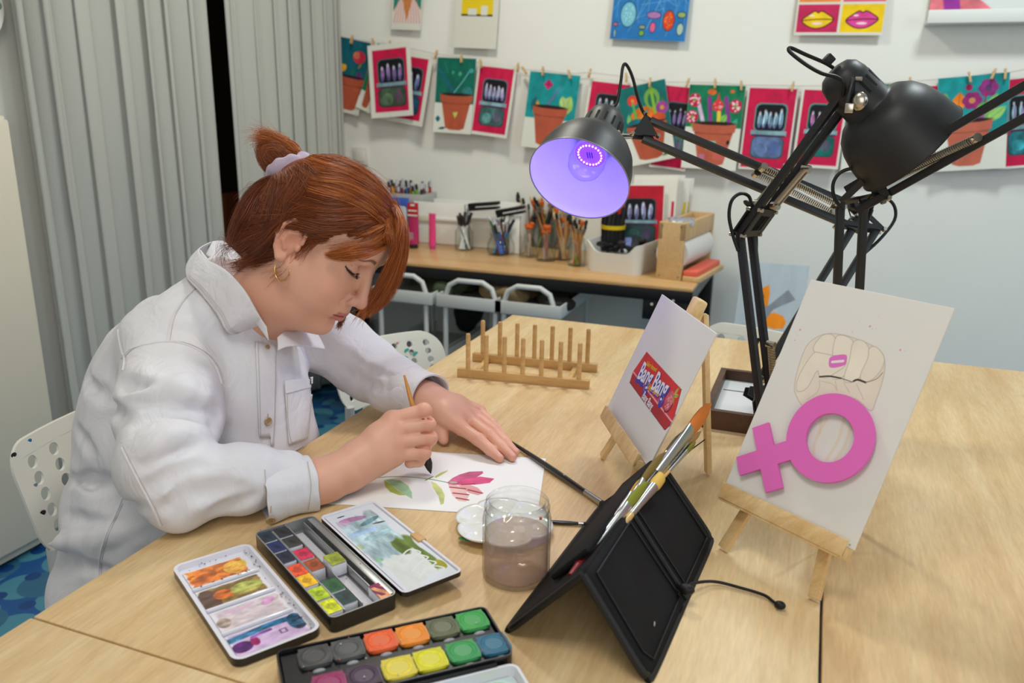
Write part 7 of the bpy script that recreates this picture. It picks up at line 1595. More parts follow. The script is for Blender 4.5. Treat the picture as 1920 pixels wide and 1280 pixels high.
# ---- inner torso, joining neck and arms (under the shirt)
s = SDF((-1.12, .70, .45), (-.58, 1.32, 1.0), .006)
s.ell((-.945, 1.03, .62), (.10, .13, .14), k=0); s.ell((-.915, 1.06, .80), (.09, .135, .12), k=.04); s.cap((-.90, .95, .90), (-.875, 1.19, .895), .045, k=.03); s.cap((-.88, 1.065, .88), (-.862, 1.066, .945), .055, .058, k=.02)
s.chain([(-.89, .93, .90), (-.745, .765, .785), (-.70, .80, .783), (-.655, .855, .777)], [.042, .034, .033, .026], k=.02); s.chain([(-.865, 1.20, .89), (-.765, 1.215, .80), (-.69, 1.195, .797), (-.635, 1.177, .796)], [.042, .034, .030, .026], k=.02)
Vt, Qt = s.mesh(); Ct = np.tile(SK, (len(Vt), 1))
VV = np.concatenate([Vhw, Vr, Vl, Vt]); o1, o2, o3 = len(Vhw), len(Vhw) + len(Vr), len(Vhw) + len(Vr) + len(Vl)
body = fast_mesh('body', VV - WO, np.concatenate([Qh, Qr + o1, Ql + o2, Qt + o3]), m_skin, woman, True, np.concatenate([Ch, Cr, Cl, Ct]))

# ---- shirt
s = SDF((-1.26, .66, .44), (-.53, 1.33, 1.10), .0036)
s.ell((-.985, .985, .49), (.185, .225, .13), k=0); s.ell((-.978, 1.00, .60), (.180, .205, .14), k=.04); s.ell((-.962, 1.02, .73), (.180, .188, .16), k=.05); s.ell((-.962, 1.05, .83), (.158, .172, .11), k=.05); s.ell((-.95, 1.04, .90), (.10, .13, .07), k=.05)
s.cap((-.925, .955, .905), (-.885, 1.20, .895), .068, .062, k=.04)   # shoulders
s.cap((-.90, 1.04, .93), (-.872, 1.06, .975), .085, .070, k=.03)
# right sleeve
s.chain([(-.905, .930, .885), (-.835, .845, .845), (-.775, .765, .805)], [.072, .072, .060], k=.022)
s.chain([(-.775, .765, .805), (-.742, .758, .782), (-.690, .815, .778), (-.655, .858, .774)], [.060, .051, .0425, .034], k=.022)
# left sleeve
s.chain([(-.880, 1.20, .885), (-.80, 1.225, .845), (-.740, 1.222, .812), (-.66, 1.192, .797), (-.605, 1.168, .795)], [.066, .058, .052, .044, .040], k=.03)
# chest and belly fullness
s.ell((-.845, 1.03, .82), (.075, .10, .085), k=.05); s.ell((-.83, 1.03, .70), (.085, .12, .10), k=.05)
# folds: soft ridges and grooves that follow pull lines
def W(px, py, d): return tuple(at(px, py, d=d))
fold = [([(225, 715), (290, 745), (360, 775), (410, 800)], 1.10, .015, 's'), ([(240, 800), (300, 775), (370, 762), (420, 770)], 1.09, .014, 's'), ([(232, 690), (300, 712), (380, 742), (425, 790)], 1.08, .012, 'u'),
        ([(255, 880), (300, 850), (370, 830)], 1.04, .013, 's'), ([(270, 920), (330, 885), (400, 870)], 1.02, .013, 's'), ([(262, 850), (320, 820), (390, 810)], 1.04, .011, 'u'), ([(300, 960), (360, 915), (430, 905)], 1.0, .013, 's'), ([(330, 975), (350, 940), (400, 920), (470, 915)], 1.0, .011, 's'), ([(400, 960), (440, 945), (480, 925)], 1.0, .009, 's'), ([(240, 740), (290, 735), (350, 715), (400, 725)], 1.08, .011, 'u'),
        ([(120, 900), (200, 905), (270, 950)], 1.30, .012, 's'), ([(100, 960), (180, 985), (280, 1000)], 1.28, .012, 's'), ([(90, 1020), (180, 1010), (260, 990)], 1.26, .016, 'u'), ([(140, 800), (170, 850), (160, 900)], 1.32, .012, 's'), ([(165, 700), (190, 740), (240, 790)], 1.27, .012, 's'), ([(80, 1080), (160, 1060), (220, 1080)], 1.26, .012, 's'),
        ([(610, 700), (640, 735), (700, 745)], 1.36, .008, 's'), ([(640, 690), (690, 720), (740, 725)], 1.36, .008, 's'), ([(660, 670), (710, 700), (760, 715)], 1.37, .007, 's')]
s.chain([(-.945, .862, .865), (-.92, .835, .80), (-.88, .81, .74)], [.004, .006, .006], k=.02, op='s')
Vs0, Qs0 = s.mesh(); bv = BVHTree.FromPolygons([tuple(v) for v in Vs0[:]], [tuple(int(i) for i in q) for q in Qs0])
def hit(px, py, tree, dflt=1.2):
    v = RC @ np.array([px - 960, 640 - py, -F]); v = v / np.linalg.norm(v); r_ = tree.ray_cast(V3(CAM), V3(v))
    return (np.array(r_[0]), np.array(r_[1])) if r_[0] is not None else (at(px, py, d=dflt), -v)
for pts, d, r_, op in fold:
    P = []
    for (px, py) in pts:
        p, n_ = hit(px, py, bv, d); P.append(p + n_ * (r_ * .55 if op == 's' else -r_ * .55))
    P = [np.array(q) for q in catmull(P, 3)]; rr_ = [r_ * (.35 + .65 * sin(pi * i / (len(P) - 1))) for i in range(len(P))]
    s.chain(P, rr_, k=.012, op=op)
# broad cloth undulation added to the field
g = np.meshgrid(*[s.lo[i] + s.h * np.arange(s.n[i], dtype=np.float32) for i in range(3)], indexing='ij', sparse=True); X_, Y_, Z_ = g
s.f += (.0030 * np.sin(38 * X_ + 24 * Y_ + 20 * Z_ + 2.2 * np.sin(17 * Z_ + 9 * Y_)) * np.sin(23 * Y_ - 31 * Z_ + 1.3) + .0009 * np.sin(90 * X_ - 60 * Z_ + 4 * np.sin(30 * Y_))).astype(np.float32)
# hollow: neck opening and cuffs
s.chain([(-.872, 1.062, .90), (-.855, 1.066, .96), (-.83, 1.068, 1.06)], [.055, .062, .085], k=.004, op='s')
s.chain([(-.80, 1.058, .955), (-.79, 1.05, .92)], [.036, .020], k=.008, op='s')
s.chain([(-.66, 1.192, .797), (-.605, 1.168, .795), (-.55, 1.145, .795)], [.034, .0365, .040], k=.002, op='s')
Vs, Qs = s.mesh(); Vs = relax(Vs, Qs, 2, .5)
# table presses sleeves flat: keep cloth above the top
over = (Vs[:, 0] > -.745) & (Vs[:, 2] < TZ + .003); Vs[over & (Vs[:, 2] > TZ - .04), 2] = TZ + .003
m_shirt = mat('white_denim', (226, 224, 229), .85, spec=.15, bump=.25, bscale=1400, noise=.02, nscale=8, sheen=.15)
nt = m_shirt.node_tree; N = nt.nodes; b1 = [n for n in N if n.type == 'BUMP'][0]; nz_ = N.new('ShaderNodeTexNoise'); nz_.inputs['Scale'].default_value = 17; nz_.inputs['Detail'].default_value = 3; nz_.inputs['Distortion'].default_value = 1.2; tcn = N.new('ShaderNodeTexCoord'); mpn = N.new('ShaderNodeMapping'); mpn.inputs['Scale'].default_value = (1, 1, .55); mpn.inputs['Rotation'].default_value = (.5, .6, 0); nt.links.new(tcn.outputs['Object'], mpn.inputs[0]); nt.links.new(mpn.outputs[0], nz_.inputs[0]); b2_ = N.new('ShaderNodeBump'); b2_.inputs['Strength'].default_value = .55; b2_.inputs['Distance'].default_value = .012; nt.links.new(nz_.outputs[0], b2_.inputs['Height']); nt.links.new(b2_.outputs[0], b1.inputs['Normal'])
shirt = fast_mesh('shirt', Vs - WO, Qs, m_shirt, woman); shirt['label'] = 'white denim overshirt'
bvs = BVHTree.FromPolygons([tuple(v) for v in Vs], [tuple(int(i) for i in q) for q in Qs])
# rolled cuffs: bands around the sleeve ends
def cuff(a, b_, ra, rb, name='cuff'):
    a, b_ = np.array(a), np.array(b_); L = np.linalg.norm(b_ - a); q = V3(b_ - a).to_track_quat('Z', 'Y').to_matrix()
    o = obj(name, lathe(nb(), [(ra, 0), (ra + .0008, .006), (rb + .0004, L * .5), (rb + .0016, L - .004), (rb + .001, L), (rb - .0018, L), (rb - .003, L - .004), (ra - .004, 0)], a - WO, 56, q, closed=True), m_shirt, shirt)
    me = o.data
    for v in me.vertices:
        w = np.array(v.co) + WO; 
        if w[2] < TZ + .002: v.co.z = TZ + .002 - WO[2]
        a_ = math.atan2(w[2] - .775, w[1] - a[1]); v.co += Vector((.0012 * sin(5 * a_), .0012 * cos(4 * a_), .0008 * sin(7 * a_)))
    return o
ck1 = cuff(at(488, 930, d=1.108), at(583, 909, d=1.142), .0475, .0410)
ck2 = cuff((-.640, 1.186, .797), (-.578, 1.158, .795), .0435, .0415)

def wv(o): return [tuple(np.array(v.co) + WO) for v in o.data.vertices], [tuple(p.vertices) for p in o.data.polygons]
av, af = [tuple(v) for v in Vs], [tuple(int(i) for i in q) for q in Qs]
for o_ in (ck1, ck2):
    v_, f_ = wv(o_); k_ = len(av); av += v_; af += [tuple(i + k_ for i in f) for f in f_]
bvs = BVHTree.FromPolygons(av, af)
m_stitch = mat('stitch_beige', (196, 186, 178), .8); m_seam = m_shirt
def ontub(pts, r_, m_, name, off=.0006, smooth=5, parent=None):
    P = [(p[0], p[1], 0) for p in pts]; P = catmull(P, smooth); Q_ = []
    for p in P:
        h_, n_ = hit(p[0], p[1], bvs); Q_.append(h_ + n_ * off - WO)
    runs = [[Q_[0]]]
    for q0, q1 in zip(Q_, Q_[1:]):
        if np.linalg.norm(q1 - q0) > .02: runs.append([])
        runs[-1].append(q1)
    best = max(runs, key=len)
    return obj(name, tube(nb(), best, r_, 6), m_, parent or shirt) if len(best) > 1 else None
# yoke, armhole, side seams (raised felled seams with a stitch line each side)
seams = [[(365, 540), (343, 562), (325, 590), (318, 615), (314, 640)], [(222, 606), (222, 630), (228, 660), (233, 672), (230, 695)], [(228, 672), (245, 655), (275, 645), (314, 640), (350, 646), (385, 665), (405, 690), (415, 720)], [(228, 695), (205, 725), (200, 745), (210, 790), (228, 840), (258, 900), (285, 950), (300, 985)],
         [(240, 890), (225, 945), (200, 1000), (188, 1040), (185, 1080)], [(318, 1005), (350, 1012), (420, 1004), (480, 990)]]
for i, sm in enumerate(seams): ontub(sm, .0017, m_seam, 'seam', .0001)
for sm in seams[:5]:
    ontub([(x + 5, y - 1) for x, y in sm], .00045, m_stitch, 'stitching', .0005)
def patch(name, poly, off, m_, n=22, thick=.0012, parent=None, smooth_corner=False):
    """cloth patch: quad from four pixel corners (TL,TR,BR,BL), laid on the shirt"""
    TL, TR, BR, BL = [np.array(p, float) for p in poly]; g_ = []; b = nb()
    for i in range(n + 1):
        row = []
        for j in range(n + 1):
            u, v = i / n, j / n; p = (TL * (1 - u) + TR * u) * (1 - v) + (BL * (1 - u) + BR * u) * v; h_, n_ = hit(p[0], p[1], bvs); row.append(h_ + n_ * off - WO)
        g_.append(row)
    G = np.array(g_); 
    for _ in range(1): G[1:-1, 1:-1] = (G[:-2, 1:-1] + G[2:, 1:-1] + G[1:-1, :-2] + G[1:-1, 2:]) / 4
    vs = [[b.verts.new(tuple(G[i, j])) for j in range(n + 1)] for i in range(n + 1)]
    for i in range(n):
        for j in range(n):
            qd = (vs[i][j], vs[i + 1][j], vs[i + 1][j + 1], vs[i][j + 1])
            if max((qd[k].co - qd[k - 1].co).length for k in range(4)) < .014: b.faces.new(qd)
    for v in [v for v in b.verts if not v.link_faces]: b.verts.remove(v)
    o = obj(name, b, m_, parent or shirt); md = o.modifiers.new('s', 'SOLIDIFY'); md.thickness = thick; md.offset = 0; return o
# button placket, pocket, cuff band
patch('placket', [(478, 640), (516, 648), (512, 836), (486, 838)], .0022, m_shirt)
ontub([(482, 640), (484, 700), (486, 780), (488, 832)], .0004, m_stitch, 'stitching', .0038); ontub([(512, 650), (514, 700), (513, 780), (510, 832)], .0004, m_stitch, 'stitching', .0038)
patch('pocket', [(531, 716), (586, 708), (574, 822), (540, 834)], .0026, m_shirt)
patch('pocket_flap', [(531, 714), (587, 706), (586, 725), (532, 738)], .0042, m_shirt)
ontub([(535, 740), (537, 790), (544, 828), (558, 830), (570, 818), (579, 742)], .0004, m_stitch, 'stitching', .0042)
m_but = mat('button_horn', (176, 150, 112), .3, coat=.3)
def button(px, py, r_=.0068):
    h_, n_ = hit(px, py, bvs); h_ = h_ + n_ * .004; q = V3(n_).to_track_quat('Z', 'Y').to_matrix(); o = obj('button', lathe(nb(), [(0, 0), (r_ * .9, -.0006), (r_, .001), (r_ * .85, .0022), (r_ * .7, .0014), (0, .0012)], h_ - WO, 24, q), m_but, shirt)
    b = nb()
    for a, c_ in ((1, 1), (1, -1), (-1, 1), (-1, -1)): ball(b, V3(h_ - WO) + q @ Vector((a * .0013, c_ * .0013, .0014)), .0006, u=6, v=4)
    obj('button_hole', b, mat('hole_dark', (70, 56, 44), .8), o)['kind'] = 'stuff'
button(500, 789); button(507, 971); button(499, 652, .004)
for ln_ in ([(500, 775), (500, 782)], [(508, 948), (507, 960)], [(560, 941), (553, 965)]): ontub(ln_, .0007, mat('buttonhole_thread', (196, 160, 140), .8), 'buttonhole', .0036, 2)

# collar: two leaves and the stand
def loft(name, A, B, m_, parent, n=24, k=8, bulge=.006, thick=.0028):
    A = catmull(A, n // (len(A) - 1) + 1); B = catmull(B, n // (len(B) - 1) + 1); ra = np.linspace(0, len(A) - 1, n + 1); rb = np.linspace(0, len(B) - 1, n + 1)
    ga = np.array([[np.interp(t, range(len(A)), [p[c] for p in A]) for c in range(3)] for t in ra]); gb = np.array([[np.interp(t, range(len(B)), [p[c] for p in B]) for c in range(3)] for t in rb]); b = nb(); vs = []
    for i in range(n + 1):
        row = []
        for j in range(k + 1):
            t = j / k; p = ga[i] * (1 - t) + gb[i] * t; out_ = p - np.array([-.86, 1.066, p[2]]); out_ /= np.linalg.norm(out_) + 1e-9
            row.append(b.verts.new(tuple(p + out_ * bulge * sin(pi * t) - WO)))
        vs.append(row)
    for i in range(n):
        for j in range(k): b.faces.new((vs[i][j], vs[i + 1][j], vs[i + 1][j + 1], vs[i][j + 1]))
    o = obj(name, b, m_, parent); md = o.modifiers.new('s', 'SOLIDIFY'); md.thickness = thick; md.offset = 0; sb_ = o.modifiers.new('u', 'SUBSURF'); sb_.levels = sb_.render_levels = 1; return o
on_s = lambda px, py, off=.004: (lambda h_: h_[0] + h_[1] * off)(hit(px, py, bvs))
FA = [D_(398, 452, 1.40), D_(374, 466, 1.335), D_(385, 484, 1.285), D_(422, 504, 1.245), D_(458, 542, 1.225), D_(484, 588, 1.235), D_(496, 606, 1.245)]
FB = [D_(380, 478, 1.41), D_(352, 492, 1.34), D_(350, 520, 1.275), on_s(374, 549, .007), on_s(406, 590, .007), on_s(432, 629, .006), on_s(493, 616, .006)]
col = loft('collar', FA, FB, m_shirt, shirt, bulge=.003, thick=.0022)
def edge_st(A, B, t, r_=.00045):
    P = [np.array(a) * t + np.array(b_) * (1 - t) for a, b_ in zip(A, B)]; Q_ = []
    for p in P:
        v = CAM - p; Q_.append(tuple(p + v / np.linalg.norm(v) * .0052 - WO))
    obj('stitching', tube(nb(), Q_, r_, 5, smooth=6), m_stitch, shirt)
edge_st(FA[1:], FB[1:], .10); edge_st(FA[1:], FB[1:], .16, .0003)
FA2 = [D_(398, 452, 1.40), D_(420, 452, 1.42), D_(440, 470, 1.43), D_(460, 490, 1.44)]; FB2 = [D_(385, 478, 1.38), D_(408, 492, 1.37), D_(430, 500, 1.38), D_(450, 510, 1.40)]
loft('collar_stand', FA2, FB2, m_shirt, shirt, bulge=0)
FA3 = [D_(374, 467, 1.335), D_(385, 485, 1.287), D_(422, 505, 1.247), D_(458, 543, 1.227), D_(484, 588, 1.237), D_(500, 612, 1.25)]
FB3 = [D_(400, 500, 1.36), D_(410, 515, 1.31), D_(430, 545, 1.27), D_(460, 575, 1.25), D_(484, 610, 1.25), D_(505, 640, 1.255)]
loft('collar_stand', FA3, FB3, m_shirt, shirt, bulge=0)
FA4 = [D_(520, 632, 1.27), D_(532, 622, 1.29), D_(552, 612, 1.33), D_(585, 612, 1.38)]; FB4 = [D_(520, 658, 1.262), D_(540, 650, 1.27), D_(570, 650, 1.30), D_(610, 655, 1.35)]
loft('collar', FA4, FB4, m_shirt, shirt, bulge=.002)
ontub([(496, 880), (498, 920), (494, 975)], .0005, m_stitch, 'stitching', .001)
ontub([(577, 866), (583, 910), (578, 955)], .0005, m_stitch, 'stitching', .001)

# trousers and shoes under the table
s = SDF((-1.2, .78, -.0), (-.3, 1.28, .62), .008)
s.ell((-.97, 1.03, .535), (.15, .17, .085), k=0)
for q, yy in ((-1, .95), (1, 1.13)): s.chain([(-.93, yy, .525), (-.55, yy - .01 * q, .51), (-.52, yy, .28), (-.55, yy, .09)], [.078, .062, .05, .042], k=.03)
Vp, Qp = s.mesh(); fast_mesh('trousers', Vp - WO, Qp, mat('pale_trousers', (196, 200, 210), .85, bump=.2, bscale=800), woman)
for yy in (.95, 1.13):
    s = SDF((-.64, yy - .06, -.005), (-.33, yy + .06, .13), .005); s.chain([(-.57, yy, .045), (-.48, yy, .035), (-.39, yy, .028)], [.042, .036, .028], k=.02); s.cap((-.56, yy, .06), (-.55, yy, .1), .036, k=.02); Vp, Qp = s.mesh(); Vp[:, 2] = np.maximum(Vp[:, 2], .0); fast_mesh('shoe', Vp - WO, Qp, mat('shoe_white', (220, 218, 214), .6), woman)

# ---- brush in the right hand
a_, b_ = D_(758, 703, 1.236), at(808, 888, z=TZ + .003); dv = b_ - a_; L = np.linalg.norm(dv); dv /= L
pb_ = thing('paint_brush', 'wooden brush with black tip held in the woman\'s right hand', 'brush', a_)
pt = lambda t: tuple(dv * L * t)
obj('handle', tube(nb(), [pt(t) for t in np.linspace(0, .70, 8)], .003, 12, rad=[.0016, .0030, .0037, .0040, .0040, .0038]), mat('handle_ochre', (206, 140, 44), .3, coat=.5), pb_)
obj('ferrule', tube(nb(), [pt(.70), pt(.76), pt(.82)], .004, 12, rad=[.0038, .0042, .0046]), m_steel, pb_)
obj('bristle', tube(nb(), [pt(t) for t in (.815, .85, .9, .95, .98, 1.0)], .005, 14, rad=[.0046, .0062, .0066, .0044, .002, .0004]), mat('bristle_wet_black', (30, 26, 24), .35, spec=.6, bump=.3, bscale=700), pb_)

# ---- earrings
m_gold = mat('gold', (226, 190, 120), .22, 1.0)
lobe = h2w((-.010, -.081, -.0345))[0]
eo = thing('hoop_earring', 'gold hoop earring with a twisted front in the woman\'s right ear', 'earring', lobe); pts = []
vx = RC @ np.array([.80, .05, .5]); vy = np.array([0, 0, 1.0])
cen = at(529, 505, d=1.2215); 
for i in range(41):
    a = 2 * pi * i / 40 * .985 + R(75); pts.append(tuple(cen + RC @ np.array([cos(a) * .0128, sin(a) * .0175, cos(a) * .006]) - lobe))
obj('hoop', tube(nb(), pts, .0009, 8, rad=[.0007, .001, .0014, .001, .0007]), m_gold, eo)
e2 = thing('small_earring', 'small gold hoop higher on the woman\'s right earlobe', 'earring', at(531, 478, d=1.222)); 
obj('hoop', tube(nb(), [tuple(RC @ np.array([.0032 * cos(a), .0055 * sin(a), .003 * cos(a)])) for a in np.linspace(.3, 5.6, 20)], .0007, 8), m_gold, e2)
# ---- hair: base volume plus strands
m_hair = bpy.data.materials.new('auburn_hair'); m_hair.use_nodes = True; nt = m_hair.node_tree; N = nt.nodes; Lk = nt.links; bs = N['Principled BSDF']
bs.inputs['Roughness'].default_value = .3; bs.inputs['Specular IOR Level'].default_value = .45
ca = N.new('ShaderNodeAttribute'); ca.attribute_name = 'tone'; cr = N.new('ShaderNodeValToRGB'); Lk.new(ca.outputs['Fac'], cr.inputs[0]); e = cr.color_ramp.elements
e[0].position = 0; e[0].color = rgb(64, 28, 14); e[1].position = 1; e[1].color = rgb(222, 138, 66)
for p_, c_ in ((.3, (110, 54, 27)), (.65, (162, 83, 39))): q = cr.color_ramp.elements.new(p_); q.color = rgb(*c_)
Lk.new(cr.outputs[0], bs.inputs['Base Color'])
m_base = mat('hair_shade', (120, 52, 24), .5, bump=.6, bscale=300, noise=.3, nscale=60)
CE, RE = np.array([-.014, 0, .048]), np.array([.108, .0895, .096])
s = SDF((-.14, -.115, -.12), (.13, .115, .17), .0026)
s.ell(CE, RE - .003, k=0); s.ell((-.045, 0, -.005), (.066, .078, .07), k=.03); s.ell((-.075, 0, -.035), (.036, .06, .045), k=.02)
s.ell((.085, 0, -.035), (.070, .120, .075), k=.01, op='s'); s.ell((.1, 0, .02), (.035, .07, .05), k=.02, op='s'); s.ell((.02, -.085, -.015), (.035, .03, .045), k=.01, op='s'); s.ell((.02, .085, -.015), (.035, .03, .045), k=.01, op='s')
s.ell(w2h(D_(640, 464, 1.20))[0], (.036, .026, .024), k=.006, op='s')
bunL = w2h(D_(522, 292, 1.29))[0]; scrL = w2h(D_(533, 312, 1.285))[0]
s.cap(scrL, scrL * .7 + CE * .3, .022, .03, k=.02)
Vb, Qb = s.mesh(); bvb = BVHTree.FromPolygons([tuple(v) for v in h2w(Vb)], [tuple(int(i) for i in q) for q in Qb]); hair = fast_mesh('hair', h2w(Vb) - WO, Qb, m_base, woman); hair['label'] = 'auburn hair tied up in a loose bun with a side fringe'
def on_hair(px, py, lift=0.0, dflt=1.25):
    """pixel -> point on the hair volume (world)"""
    o = w2h(CAM)[0]; v = RC @ np.array([px - 960, 640 - py, -F]); d = (v @ HR) / HS; r_ = RE + lift
    A = ((d / r_) ** 2).sum(); B = (2 * (o - CE) * d / r_ ** 2).sum(); C_ = (((o - CE) / r_) ** 2).sum() - 1; disc = B * B - 4 * A * C_
    vv = v / np.linalg.norm(v); hh = bvb.ray_cast(V3(CAM), V3(vv))
    if hh[0] is not None: return np.array(hh[0]) + np.array(hh[1]) * (lift + .0012)
    t = -B / (2 * A) if disc < 0 else (-B - math.sqrt(disc)) / (2 * A)
    return h2w(o + d * t)[0]
strands = []; tones = []; radii = []
rgh = np.random.default_rng(5)
def lock(guides, n, spread=.004, lift=.0, tone=(.2, .9), dflt=None, npt=14, tip=.35, rad=.00031, wig=.0012, drift=0.0):
    """guides: list of guide curves (each a list of (px,py[,depth])); strands interpolate between neighbours"""
    G = []
    for gd in guides:
        P = []
        for q in gd:
            P.append(np.array(at(q[0], q[1], d=q[2])) if len(q) > 2 else on_hair(q[0], q[1], lift))
        P = np.array([tuple(v) for v in catmull(P, 8)]); seg_ = np.concatenate([[0], np.cumsum(np.linalg.norm(np.diff(P, axis=0), axis=1))]); t = np.linspace(0, seg_[-1], npt); G.append(np.stack([np.interp(t, seg_, P[:, c]) for c in range(3)], 1))
    G = np.array(G); m_ = len(G)
    for i in range(int(n * 1.45)):
        u = rgh.random() * (m_ - 1); k = min(int(u), m_ - 2) if m_ > 1 else 0; f_ = u - k
        P = G[k] * (1 - f_) + G[k + 1] * f_ if m_ > 1 else G[0].copy()
        off = rgh.normal(0, 1, 3) * spread; ph = rgh.uniform(0, 6.28, 3); t = np.linspace(0, 1, npt)[:, None]
        P = P + off * (.5 + .8 * t) + wig * np.sin(t * rgh.uniform(3, 9) + ph) + rgh.normal(0, 1, 3) * drift * t ** 2
        a0 = rgh.uniform(0, .12); a1 = rgh.uniform(.8, 1.0); tt = np.linspace(a0, a1, npt); P = np.stack([np.interp(tt, t[:, 0], P[:, c]) for c in range(3)], 1)
        strands.append(P); tones.append(float(np.clip(rgh.uniform(*tone) * .6 + .4 * (tone[0] + (tone[1] - tone[0]) * (.5 + .5 * sin(u * 13 + 2 * sin(u * 5) + len(strands) // 400))), 0, 1))); radii.append(rad * rgh.uniform(.7, 1.2))
# scrunchie root -> crown -> front, then the far fringe curtain
lock([[(560, 318), (600, 300), (650, 306), (700, 335), (735, 385), (752, 428, 1.243), (755, 460, 1.258)], [(558, 328), (600, 318), (650, 326), (695, 352), (728, 398), (744, 430, 1.238), (746, 465, 1.25)], [(556, 338), (598, 340), (645, 350), (690, 375), (722, 412)], [(552, 345), (590, 362), (635, 376), (680, 396), (715, 424)]], 1500, .0022, .001, (.35, 1.0))
lock([[(575, 305), (585, 330), (575, 355), (560, 372), (550, 380)], [(565, 318), (560, 345), (548, 370), (540, 392)], [(550, 335), (540, 350), (528, 370), (520, 395)]], 500, .003, .002, (.2, .7))
lock([[(590, 298), (640, 302), (690, 328), (728, 372)], [(575, 300), (610, 312), (660, 330), (712, 368), (730, 395)], [(560, 330), (600, 345), (650, 352), (700, 378), (728, 405)]], 800, .003, .003, (.3, 1.0))
# side hair sweeping from the front back over the ear
lock([[(740, 392), (690, 372), (630, 372), (560, 352), (545, 345)], [(735, 410), (680, 396), (610, 398), (540, 380), (520, 360)], [(725, 418), (670, 412), (610, 416), (530, 398), (470, 400)], [(715, 425), (660, 428), (600, 428), (540, 412), (455, 430)], [(690, 432), (640, 440), (600, 440), (556, 424), (500, 440), (440, 475)]], 1700, .0022, .001, (.1, .8))
# back of the head down from the bun
lock([[(548, 346), (540, 370), (545, 400), (520, 440), (470, 470)], [(535, 342), (515, 380), (505, 420), (480, 450), (450, 478)], [(520, 338), (490, 370), (475, 410), (455, 440), (440, 470)], [(510, 334), (480, 352), (458, 382), (440, 415), (432, 450)]], 1500, .0024, .001, (.0, .65))
lock([[(505, 335), (476, 352), (452, 385), (436, 425), (428, 465)], [(512, 330), (490, 340), (468, 360), (446, 395), (434, 430)]], 500, .002, .003, (.0, .6))
lock([[(560, 350), (540, 385), (535, 420), (510, 450), (480, 470)], [(600, 400), (560, 402), (530, 415), (505, 440), (470, 465)], [(580, 412), (548, 412), (520, 435), (500, 465), (465, 485)]], 900, .003, .003, (.05, .65))
lock([[(720, 420), (680, 436), (640, 442), (600, 446), (570, 440)], [(715, 412), (670, 424), (630, 430), (590, 432), (560, 425)]], 500, .002, .003, (.1, .7))
# hair over and behind the ear, down the neck
lock([[(600, 430), (560, 450), (520, 460), (470, 480), (440, 492)], [(590, 440), (560, 470), (530, 490), (490, 495), (450, 500)], [(560, 420), (530, 430), (490, 460), (450, 490)]], 420, .003, -.002, (.1, .7))
lock([[(545, 440, 1.235), (520, 480, 1.245), (490, 500, 1.26), (440, 505, 1.29)], [(520, 420, 1.25), (490, 460, 1.26), (460, 485, 1.28), (425, 495, 1.3)]], 260, .005, 0, (.2, .8))
lock([[(575, 455, 1.215), (560, 490, 1.215), (530, 500, 1.23), (500, 505, 1.25)], [(560, 440, 1.22), (540, 500, 1.22), (522, 520, 1.235), (505, 545, 1.245)]], 40, .004, 0, (.5, .9), rad=.0003)
lock([[(540, 322), (545, 345), (548, 375)], [(552, 316), (570, 335), (585, 360)], [(562, 308), (590, 322), (620, 345)], [(525, 328), (522, 350), (516, 380)], [(512, 332), (500, 355), (490, 380)]], 900, .003, .002, (.1, .8))
lock([[(712, 400), (728, 420), (738, 445, 1.222), (740, 470, 1.232)], [(700, 408), (716, 424), (727, 440, 1.215), (733, 462, 1.225)], [(730, 395), (742, 425), (748, 455, 1.235), (748, 480, 1.245)]], 600, .0022, .008, (.3, .95))
lock([[(722, 425), (690, 446), (655, 458), (614, 468, 1.186)], [(715, 418), (680, 434), (640, 444), (602, 452)], [(728, 440), (700, 458), (660, 470, 1.18), (612, 476, 1.186)]], 110, .003, .007, (.4, 1.0), rad=.00025)
lock([[(720, 424), (680, 440), (640, 447), (604, 452)], [(718, 418), (678, 430), (636, 438), (598, 444), (570, 446)]], 420, .0020, .003, (.15, .75))
lock([[(604, 446), (590, 456), (575, 470), (560, 486, 1.215)], [(590, 440), (578, 452), (568, 468), (556, 480, 1.22)]], 120, .003, .003, (.3, .8), rad=.00025)
# near fringe lock with its tip on the temple
lock([[(738, 388), (748, 430), (722, 462), (680, 484, 1.185), (640, 486, 1.185), (608, 477, 1.19)], [(728, 400), (732, 435), (705, 456), (668, 474, 1.18), (635, 480, 1.185), (610, 477, 1.19)], [(715, 412), (712, 436), (690, 450), (660, 464, 1.18), (635, 474, 1.185), (612, 476, 1.19)], [(735, 400), (730, 428), (712, 446), (690, 455), (660, 466, 1.18), (620, 476, 1.185)]], 1100, .0016, .010, (.45, 1.0), wig=.0006)
lock([[(700, 415), (690, 430), (660, 438), (630, 446), (600, 452)], [(680, 420), (665, 430), (640, 434), (615, 440), (590, 446)]], 350, .0016, .001, (.2, .7))
# far fringe curtain falling past the forehead
lock([[(735, 380), (750, 420, 1.225), (738, 470, 1.235), (722, 510, 1.25), (708, 540, 1.26), (696, 560, 1.265), (688, 572, 1.27)], [(742, 385), (756, 430, 1.235), (752, 475, 1.25), (738, 520, 1.262), (718, 556, 1.27), (698, 580, 1.275), (680, 592, 1.28)], [(738, 375), (758, 430, 1.25), (758, 480, 1.27), (746, 520, 1.28), (728, 555, 1.285), (706, 575, 1.29), (690, 585, 1.29)]], 2300, .0026, .002, (.3, .95), wig=.0012, npt=18)
lock([[(700, 540, 1.265), (692, 565, 1.27), (680, 585, 1.275), (672, 596, 1.28)]], 60, .004, 0, (.5, 1), rad=.0003, drift=.008)
lock([[(640, 596, 1.33), (636, 606, 1.33), (632, 614, 1.33)], [(648, 592, 1.33), (640, 608, 1.33), (634, 618, 1.33)]], 70, .002, 0, (.2, .7))
